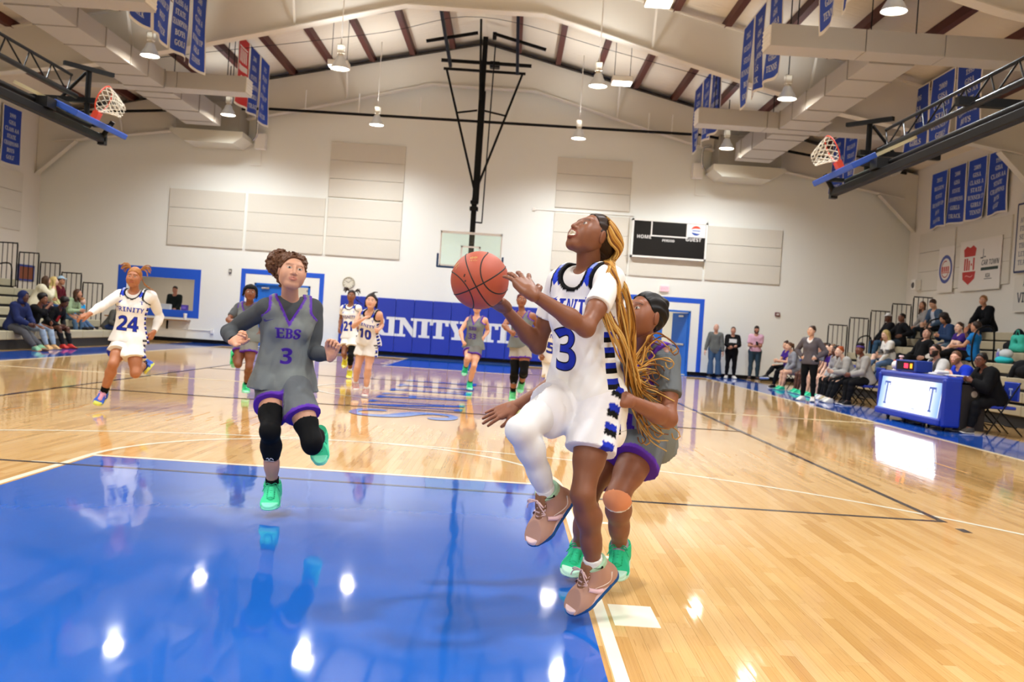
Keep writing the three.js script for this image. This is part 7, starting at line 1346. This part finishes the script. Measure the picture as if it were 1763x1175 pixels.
crowd('sit', 'small child in a bright blue shirt beside the woman in green', [-10.0, 0.64, -23.75], LEFT - 0.2, 1.1, { lean: 0.2, drop: 0.3, look: [0.2, -0.2] },
  { skin: S.pale, hair: hair('short', 0x9a6a42), wear: [top(0x1796d6, 'short'), jeans(0x4a6488), shoes(0x8f8a80)] });
crowd('stand', 'man in a dark quarter zip top behind the serving hatch', [-10.1, 0, -31.2], 0.1, 1.84, { look: [-0.1, -0.35], wr: [[0.12, 1.05, 0.35], [-0.12, 1.05, 0.35]] },
  { skin: '#c98f7e', male: true, hair: hair('short', 0x2a1c16), wear: [top(0x1e2629, 'long', { collar: true }), jeans(0x2a2c33), shoes(0x222222)] });
crowd('sit', 'spectator in grey camouflage partly hidden behind the sprinting player', [-9.5, 0.4, -24.45], LEFT, 1.6, { lean: 0.45, drop: 0.4 }, { skin: S.brown, hair: hair('short', 0x2a1f18), wear: [top(0x55534c), jeans(0x2b3b66), shoes(0x2a3a80)] });

// three men by the right doorway
crowd('stand', 'bald man in a grey quarter zip jumper and loose jeans by the doorway', [8.0, 0, -29.3], -0.25, 1.74, { look: [-0.2, 0], feet: [[0.16, 0], [-0.1, 0.05]], wr: [[0.27, 0.82, 0.1], [-0.3, 0.84, 0.12]] },
  { skin: '#c79a84', male: true, girth: 1.0, wear: [top(0x5f6362, 'long', { hem: -0.13, off: 0.02, collar: true }), jeans(0x3e5878, { off: 0.02, baggy: 0.035 }), shoes(0x2a2622)] });
crowd('stand', 'man in a black hoodie with a white chest print by the far wall', [8.56, 0, -29.35], -0.1, 1.68, { look: [-0.1, 0], wr: [[-0.02, 1.02, 0.24], [0.05, 1.06, 0.2]], elb: [V(1, -0.4, 0.1), V(-1, -0.4, 0.1)] },
  { skin: '#b98770', male: true, girth: 1.05, hair: hair('short', 0x35271f), wear: [top(0x101012, 'long', { hem: -0.12, off: 0.026, hood: 'down', print: { w: 0.26, h: 0.14, y: -0.16, color: 0xd8dadc } }), jeans(0x111114), shoes(0xd0cec8)] });
crowd('stand', 'bearded man in a pink shirt looking at his phone by the far wall', [9.3, 0, -29.3], -0.15, 1.76, { look: [-0.1, -0.5], wr: [[0.04, 1.12, 0.3], [-0.1, 1.1, 0.3]] },
  { skin: '#b5806a', male: true, girth: 1.08, hair: hair('short', 0x231915), beard: '#2a1d17', wear: [top(0xd3a8bd, 'short', { hem: 0.0, collar: true, len: 0.75 }), jeans(0x2f4352), shoes(0x2b211c)] });
{
  const t = thing('mobile_phone', 'dark phone held by the man in a pink shirt', 'phone', [9.25, 1.2, -28.93], 0.1); t.rotation.x = -0.7;
  part('phone_body', rbx(0.075, 0.15, 0.01, 0, 0, 0, 0.004), M.black, t); part('phone_glass', rbx(0.068, 0.14, 0.003, 0, 0, -0.006, 0.001), std(0x20242c, 0.2), t);
}
// head coach
crowd('stand', 'coach in a grey quarter zip top standing with hands on hips', [7.98, 0, -19.45], -0.75, 1.66, { look: [-0.15, 0.05], feet: [[0.13, 0.02], [-0.13, -0.02]], wr: [[0.16, 0.96, 0.06], [-0.16, 0.96, 0.06]], elb: [V(1, 0, -0.4), V(-1, 0, -0.4)] },
  { skin: S.fair, hair: hair('bun', 0x3a261a, { line: 0.07 }), cell: 0.014, headCell: 0.007, girth: 1.05, hands: { L: { pose: 'loose', dir: V(-0.6, -0.5, 0.5) }, R: { pose: 'loose', dir: V(0.6, -0.5, 0.5) } }, wear: [{ kind: 'top', name: 'undershirt', color: 0xe4e2e0, sleeve: 'none', off: 0.01, neck: 0.05, hem: 0 }, top(0x5a555a, 'long', { collar: true, deep: 0.1, hem: -0.06 }), jeans(0x0e0e10, { off: 0.006 }), shoes(0xe6e3de)] });

// substitutes on the folding chairs
const bench = [[9.05, -18.9], [8.95, -19.5], [9.0, -20.05], [9.05, -20.6], [9.1, -21.15], [9.12, -21.7], [9.15, -22.25], [9.15, -22.8], [9.1, -24.0], [9.05, -24.7]];
const benchWord = ['under the substitute with the flat top headband', 'under the red haired woman', 'third from the scorers table end', 'fourth from the scorers table end', 'fifth from the scorers table end', 'sixth from the scorers table end', 'seventh from the scorers table end', 'eighth from the scorers table end', 'second from the far end of the bench', 'farthest on the bench'];
bench.forEach(([x, z], i) => foldingChair(`blue folding chair ${benchWord[i]}`, x + 0.08, z, RIGHT, 'folding chairs of the visiting bench'));
const B = (i, label, H, pose, o) => crowd('sit', label, [bench[i][0], 0.465, bench[i][1]], RIGHT + (pose.turn ?? 0), H, { drop: 0.46, ...pose }, o);
const legs = (c) => ({ kind: 'shorts', color: c, off: 0.016, len: 0.6 });
const grey = 0x85868a, subShoes = shoes(0x2fc08c, 0x8fe0bd);
B(9, 'substitute in a purple shirt with one leg crossed, farthest on the bench', 1.64, { lean: 0.15, feet: [[0.05, 0.42], [-0.02, 0.62, 0.24]], look: [0.6, -0.2], wr: [[0.08, 0.3, 0.34], [-0.02, 0.28, 0.36]], turn: 0.15 }, { skin: S.fair, hair: hair('bun', 0x35221a), wear: [top(0x3d2080, 'short'), jeans(0x101012), shoes(0x1a1a1c, 0xe6e4de)] });
B(8, 'substitute in grey long sleeves leaning behind the standing coach', 1.66, { lean: 0.4, look: [0.3, -0.05] }, { skin: S.fair, hair: hair('ponytail', 0x5a3c28), wear: [top(0x8b8e95), legs(0x6c6d72), subShoes] });
B(7, 'dark skinned substitute in a grey jersey half hidden by the coach', 1.7, { lean: 0.25, look: [0.2, -0.3] }, { skin: S.dark, hair: hair('bun', 0x120d0b), wear: [top(0x54565e, 'short'), legs(0x6c6d72), subShoes] });
B(6, 'brown haired substitute with a messy bun on the bench', 1.7, { lean: 0.18, look: [0.3, 0] }, { skin: S.pale, hair: hair('bun', 0x4a2f20), wear: [top(0x5c5d66, 'short'), legs(0x6c6d72), subShoes] });
B(5, 'substitute with parted brown hair in a dark grey shirt, sixth from the table', 1.64, { lean: 0.22, look: [0.4, 0] }, { skin: S.fair, hair: hair('ponytail', 0x5a3a26), wear: [top(0x62636c, 'short'), legs(0x6c6d72), subShoes] });
B(4, 'substitute with long dark hair over a purple top', 1.62, { lean: 0.25, look: [0.45, 0] }, { skin: S.pale, hair: hair('long', 0x2c1c15, { len: -0.3 }), wear: [top(0x3d2080, 'short'), legs(0x6c6d72), subShoes] });
B(3, 'fair haired substitute in a light grey pullover in the bench middle', 1.64, { lean: 0.3, look: [0.45, 0] }, { skin: S.fair, hair: hair('long', 0x6a4a30, { len: -0.16 }), wear: [top(0x9c9da0), jeans(0x141416), shoes(0xd8d8dc)] });
B(2, 'dark skinned substitute leaning forward behind the red haired woman', 1.62, { lean: 0.42, look: [0.3, -0.1] }, { skin: S.dark, hair: hair('bun', 0x120d0b), wear: [top(0xa3a29f), jeans(0x121214), shoes(0xd9c9a0)] });
B(1, 'red haired woman in a light grey pullover leaning forward on the bench', 1.66, { lean: 0.5, look: [0.45, 0.05], wr: [[0.1, 0.22, 0.46], [-0.04, 0.24, 0.5]], feet: [[0.12, 0.5], [-0.08, 0.52]] }, { skin: S.pale, hair: hair('bun', 0x9a4a22), cell: 0.015, wear: [top(0xa4a29e, 'long', { off: 0.024 }), jeans(0x16181c), shoes(0xe8e4da)] });
B(0, 'woman with a flat top hairstyle, headband and grey sweater on the bench', 1.7, { lean: 0.28, look: [0.5, 0], wr: [[0.1, 0.2, 0.4], [-0.2, 0.2, 0.3]] }, { skin: '#6a3d2a', hair: hair('flat', 0x120d0b), cell: 0.015, wear: [{ kind: 'headband', color: 0x4c3a78 }, top(0x9b9893, 'long', { off: 0.024 }), jeans(0x121214), shoes(0x1c1c1e)] });

// table crew
const tableChairs = [[9.15, -15.55, 'behind the bearded man at the scorers table'], [9.12, -14.3, 'behind the man in a blue polo'], [9.1, -13.6, 'under the woman in a black hoodie']];
tableChairs.forEach(([x, z, w]) => foldingChair(`blue folding chair ${w}`, x + 0.06, z, RIGHT, "folding chairs at the scorer's table"));
crowd('sit', "bearded man with glasses in a dark grey vest at the scorer's table", [9.1, 0.465, -15.55], RIGHT + 0.1, 1.8, { drop: 0.46, lean: 0.18, look: [0.25, 0.05], wr: [[0.12, 0.42, 0.42], [-0.12, 0.42, 0.42]] },
  { skin: '#c08f7c', male: true, girth: 1.2, belly: 0.05, cell: 0.014, headCell: 0.006, hair: hair('short', 0x231a16), beard: '#2a1e19', wear: [top(0x4a4549, 'long', { off: 0.024, collar: true, two: (l, y) => (l > 0.15 ? [0.62, 0.61, 0.6] : l < 0.055 && y > -0.26 ? [0.78, 0.78, 0.76] : [0.07, 0.062, 0.066]) }), { kind: 'glasses' }, jeans(0x22242c), shoes(0x2a2624)] });
crowd('sit', "fair man with a short beard in a royal blue polo at the scorer's table", [9.05, 0.465, -14.3], RIGHT + 0.1, 1.7, { drop: 0.46, lean: 0.45, look: [0.55, -0.05], wr: [[0.1, 0.42, 0.42], [-0.06, 0.42, 0.44]] },
  { skin: '#cf9c86', male: true, girth: 1.15, cell: 0.014, headCell: 0.006, hair: hair('short', 0x5a3a26), beard: '#7a5238', wear: [top(0x1733b4, 'short', { off: 0.022, collar: true, len: 0.7 }), jeans(0x1c1e26), shoes(0x8d8a84)] });
crowd('sit', "woman with dark hair and glasses in a large black hoodie at the scorer's table", [9.06, 0.465, -13.6], RIGHT + 0.1, 1.62, { drop: 0.46, lean: 0.36, look: [0.35, 0.02], wr: [[0.06, 0.36, 0.4], [-0.1, 0.36, 0.42]] },
  { skin: '#6a3f2c', girth: 1.3, belly: 0.04, cell: 0.014, headCell: 0.006, hair: hair('bun', 0x100c0b, { thick: 0.014 }), wear: [top(0x0d0d0f, 'long', { off: 0.036, hood: 'down', print: { w: 0.06, h: 0.05, l: 0.08, y: -0.2, color: 0xc9b8b8 } }), { kind: 'glasses' }, jeans(0x111113), shoes(0x55504a)] });

// right bleachers
const R = (k, z, dx = 0) => [rowX(k) + 0.16 + dx, seatY(k), z];
crowd('sit', 'man in a white cap and black jacket at the end of the right bleachers', R(4, -25.0), RIGHT, 1.74, { lean: 0.05, look: [0.3, -0.1], feet: [[0.14, 0.46], [-0.16, 0.44]] }, { skin: S.dark, male: true, girth: 1.1, wear: [top(0x101013, 'long', { off: 0.028 }), { kind: 'hat', color: 0xc9c6c0 }, jeans(0x3a5670), shoes(0x3a3632)] });
crowd('sit', 'close cropped man in black leaning back on the right bleachers', R(4, -24.25), RIGHT, 1.74, { lean: -0.05, look: [0.2, -0.1], wr: [[0.35, 0.3, 0.1], [-0.1, 0.2, 0.4]] }, { skin: '#6b4432', male: true, hair: hair('short', 0x17110e, { thick: 0.004 }), wear: [top(0x0f0f12, 'long', { off: 0.026 }), jeans(0x25303a), shoes(0x1c1c1e)] });
crowd('sit', 'woman with long brown hair in a pale sweater on the upper right rows', R(6, -25.55, 0.05), RIGHT, 1.66, { lean: 0.2, look: [0.5, 0.0] }, { skin: S.tan, hair: hair('long', 0x4c3426), wear: [top(0x8f8a86), jeans(0x1c2227), shoes(0x22383a)] });
crowd('sit', 'brown haired youth in a denim jacket bent over his knees on the upper rows', R(6, -24.75, 0.02), RIGHT + 0.35, 1.74, { lean: 0.3, look: [0.1, -0.6], feet: [[0.08, 0.4], [-0.1, 0.4, 0.12]] }, { skin: S.fair, male: true, hair: hair('short', 0x3d2a20, { thick: 0.016 }), wear: [top(0x46586e, 'long', { two: (l, y) => (l < 0.06 ? [0.5, 0.52, 0.58] : [0.055, 0.09, 0.15]) }), jeans(0x17191d), shoes(0x22242a)] });
crowd('sit', 'woman with thick dark curls and a denim jacket looking down on the right bleachers', R(4, -21.2), RIGHT + 0.1, 1.66, { lean: 0.35, look: [0.1, -0.6], wr: [[0.06, 0.3, 0.36], [-0.06, 0.3, 0.36]] }, { skin: S.tan, hair: hair('curlylong', 0x1e1512, { wob: 0.012, wf: 50 }), wear: [top(0x25385a, 'long', { off: 0.028 }), jeans(0x5d7284), shoes(0x2c2c30)] });
crowd('sit', 'person with short fair hair in a black top on the highest right row', R(6, -22.0, 0.03), RIGHT + 0.25, 1.76, { lean: 0.25, look: [0.5, -0.05], wr: [[0.1, 0.18, 0.42], [-0.05, 0.16, 0.48]] }, { skin: S.tan, hair: hair('short', 0x7d5a38, { thick: 0.018, wob: 0.008 }), girth: 1.15, wear: [top(0x0d0e12, 'long', { off: 0.03 }), jeans(0x222a3c), shoes(0x1b1b1d)] });
crowd('sit', 'blond woman in a white patterned top and jeans with crossed legs', R(2, -21.75), RIGHT + 0.1, 1.66, { lean: 0.25, look: [0.2, -0.35], feet: [[0.1, 0.42, -0.02], [0.02, 0.56, 0.26]], drop: 0.44 }, { skin: S.pale, hair: hair('long', 0xb09a62), wear: [top(0xd8d5cf, 'long', { two: (l, y) => (Math.abs(y + 0.22) < 0.05 && l > 0.05 ? [0.1, 0.09, 0.09] : [0.7, 0.68, 0.64]) }), jeans(0x50698c), shoes(0xb7ab92)] });
crowd('sit', 'man in black lounging with white shoes on the right bleachers', R(2, -20.15), RIGHT + 0.2, 1.8, { lean: -0.25, look: [0.45, 0.2], feet: [[0.15, 0.62, 0.1], [0.0, 0.6, 0.12]], drop: 0.3, wr: [[0.3, 0.25, 0.1], [-0.2, 0.25, 0.2]] }, { skin: '#bb8e78', male: true, girth: 1.15, hair: hair('short', 0x3a2a22, { thick: 0.004 }), wear: [top(0x0f0f11), jeans(0x101012), shoes(0xe9e6e0)] });
crowd('sit', 'girl in a purple shirt with folded arms on the right bleachers', R(3, -19.45), RIGHT + 0.1, 1.6, { lean: 0.1, look: [0.35, -0.05], wr: [[-0.05, 0.24, 0.34], [0.05, 0.22, 0.36]] }, { skin: S.pale, hair: hair('ponytail', 0x3f2b20), wear: [top(0x38206e, 'short'), jeans(0x17181c), shoes(0xd5d2cc)] });
crowd('sit', 'boy in a bright blue shirt holding his head, legs stretched along the row', R(3, -18.75, -0.1), RIGHT - 0.75, 1.62, { lean: -0.1, look: [-0.1, 0], feet: [[0.12, 0.72, 0.36], [-0.06, 0.74, 0.36]], drop: 0.36, wr: [[0.2, 0.3, 0.3], [-0.1, 0.62, 0.18]] }, { skin: S.tan, male: true, hair: hair('short', 0x35251c, { thick: 0.014 }), hands: { R: { pose: 'loose', dir: V(0.2, 0.9, -0.2) } }, wear: [top(0x1f72b8, 'short'), jeans(0x111113), shoes(0xd8d6d0)] });
// bags and coats on the seats
{
  const bag = (name, label, cat, pos, prims, color, extra) => { const t = thing(name, label, cat, pos); obj('body', surface(prims, 0.014, { disp: (x, y, z) => 0.012 * n3(x * 16, y * 16, z * 16), pad: 0.02 }), cloth(color, 0.85), t); if (extra) obj(extra[0], surface(extra[1], 0.01), cloth(extra[2], 0.8), t); };
  bag('tote_bag', 'teal tote bag at the right picture edge on the upper seats', 'bag', [11.9, seatY(4), -18.3], [cap(V(0, 0.1, -0.16), V(0, 0.1, 0.16), 0.09), cap(V(0, 0.3, -0.14), V(0, 0.3, 0.14), 0.06), cap(V(0, 0.1, -0.15), V(0, 0.3, -0.13), 0.08), cap(V(0, 0.1, 0.15), V(0, 0.3, 0.13), 0.08)], 0x3fae9a, ['bag_strap', [cap(V(-0.02, 0.32, -0.1), V(-0.02, 0.46, -0.03), 0.012), cap(V(-0.02, 0.46, -0.03), V(-0.02, 0.46, 0.03), 0.012), cap(V(-0.02, 0.46, 0.03), V(-0.02, 0.32, 0.1), 0.012)], 0x2e8a7a]);
  bag('coat', 'dark coat heaped beside the teal tote bag', 'coat', [12.05, seatY(4), -18.75], [ell(V(0, 0.12, 0), V(0.2, 0.14, 0.24)), ell(V(0.05, 0.3, 0.08), V(0.12, 0.22, 0.12))], 0x15171c, ['coat_sleeve', [cap(V(-0.15, 0.15, 0.1), V(-0.2, 0.05, 0.25), 0.05, 0.04)], 0x101216]);
  bag('bundle', 'turquoise and white bundle of clothes on the right seats', 'clothes', [11.4, seatY(3), -17.85], [ell(V(0, 0.07, 0), V(0.16, 0.08, 0.22))], 0x2fb4c0, ['folded_shirt', [ell(V(0.02, 0.2, 0.03), V(0.12, 0.1, 0.16))], 0xbfc4c6]);
  bag('red_jacket', 'red garment lying on the seat left of the girl in purple', 'clothes', [11.45, seatY(3), -20.1], [ell(V(0, 0.05, 0), V(0.14, 0.05, 0.22))], 0x9c1b22, ['cuff', [cap(V(-0.08, 0.05, 0.16), V(-0.12, 0.04, 0.24), 0.03)], 0x7c141a]);
  bag('drink_bottle', 'lavender drink bottle beside the tall hand loop', 'bottle', [11.5, seatY(3), -18.28], [cap(V(0, 0.05, 0), V(0, 0.2, 0), 0.045)], 0x8a86c8, ['bottle_cap', [cap(V(0, 0.25, 0), V(0, 0.27, 0), 0.03)], 0xd8d8e2]);
  bag('coat', 'heap of black jackets on the front right row', 'coat', [10.75, seatY(2), -15.6], [ell(V(0, 0.12, 0), V(0.2, 0.14, 0.5)), ell(V(0.05, 0.22, 0.2), V(0.14, 0.16, 0.2)), ell(V(0, 0.2, -0.3), V(0.16, 0.14, 0.2))], 0x121316, ['coat_sleeve', [cap(V(-0.15, 0.18, 0.2), V(-0.2, -0.1, 0.35), 0.06, 0.05), cap(V(-0.15, 0.18, -0.3), V(-0.2, -0.05, -0.4), 0.06, 0.05)], 0x1a1c20]);
  bag('coat', 'black coat and bag on the second right row above the jackets', 'coat', [11.35, seatY(3), -16.3], [ell(V(0, 0.14, 0), V(0.2, 0.16, 0.3)), ell(V(0, 0.25, 0.15), V(0.14, 0.14, 0.16))], 0x16151a, ['coat_sleeve', [cap(V(-0.14, 0.2, 0.1), V(-0.18, 0.0, 0.28), 0.055, 0.05)], 0x26262c]);
  bag('jacket', 'dark jacket lying on the lowest left row', 'coat', [-9.5, seatY(0), -23.2], [cap(V(0, 0.03, -0.25), V(0, 0.03, 0.25), 0.05, 0.04)], 0x1b1c20, ['coat_sleeve', [cap(V(0.05, 0.04, 0.1), V(0.14, 0.04, 0.32), 0.035)], 0x2a2b30]);
}
renderer.render(scene, camera);
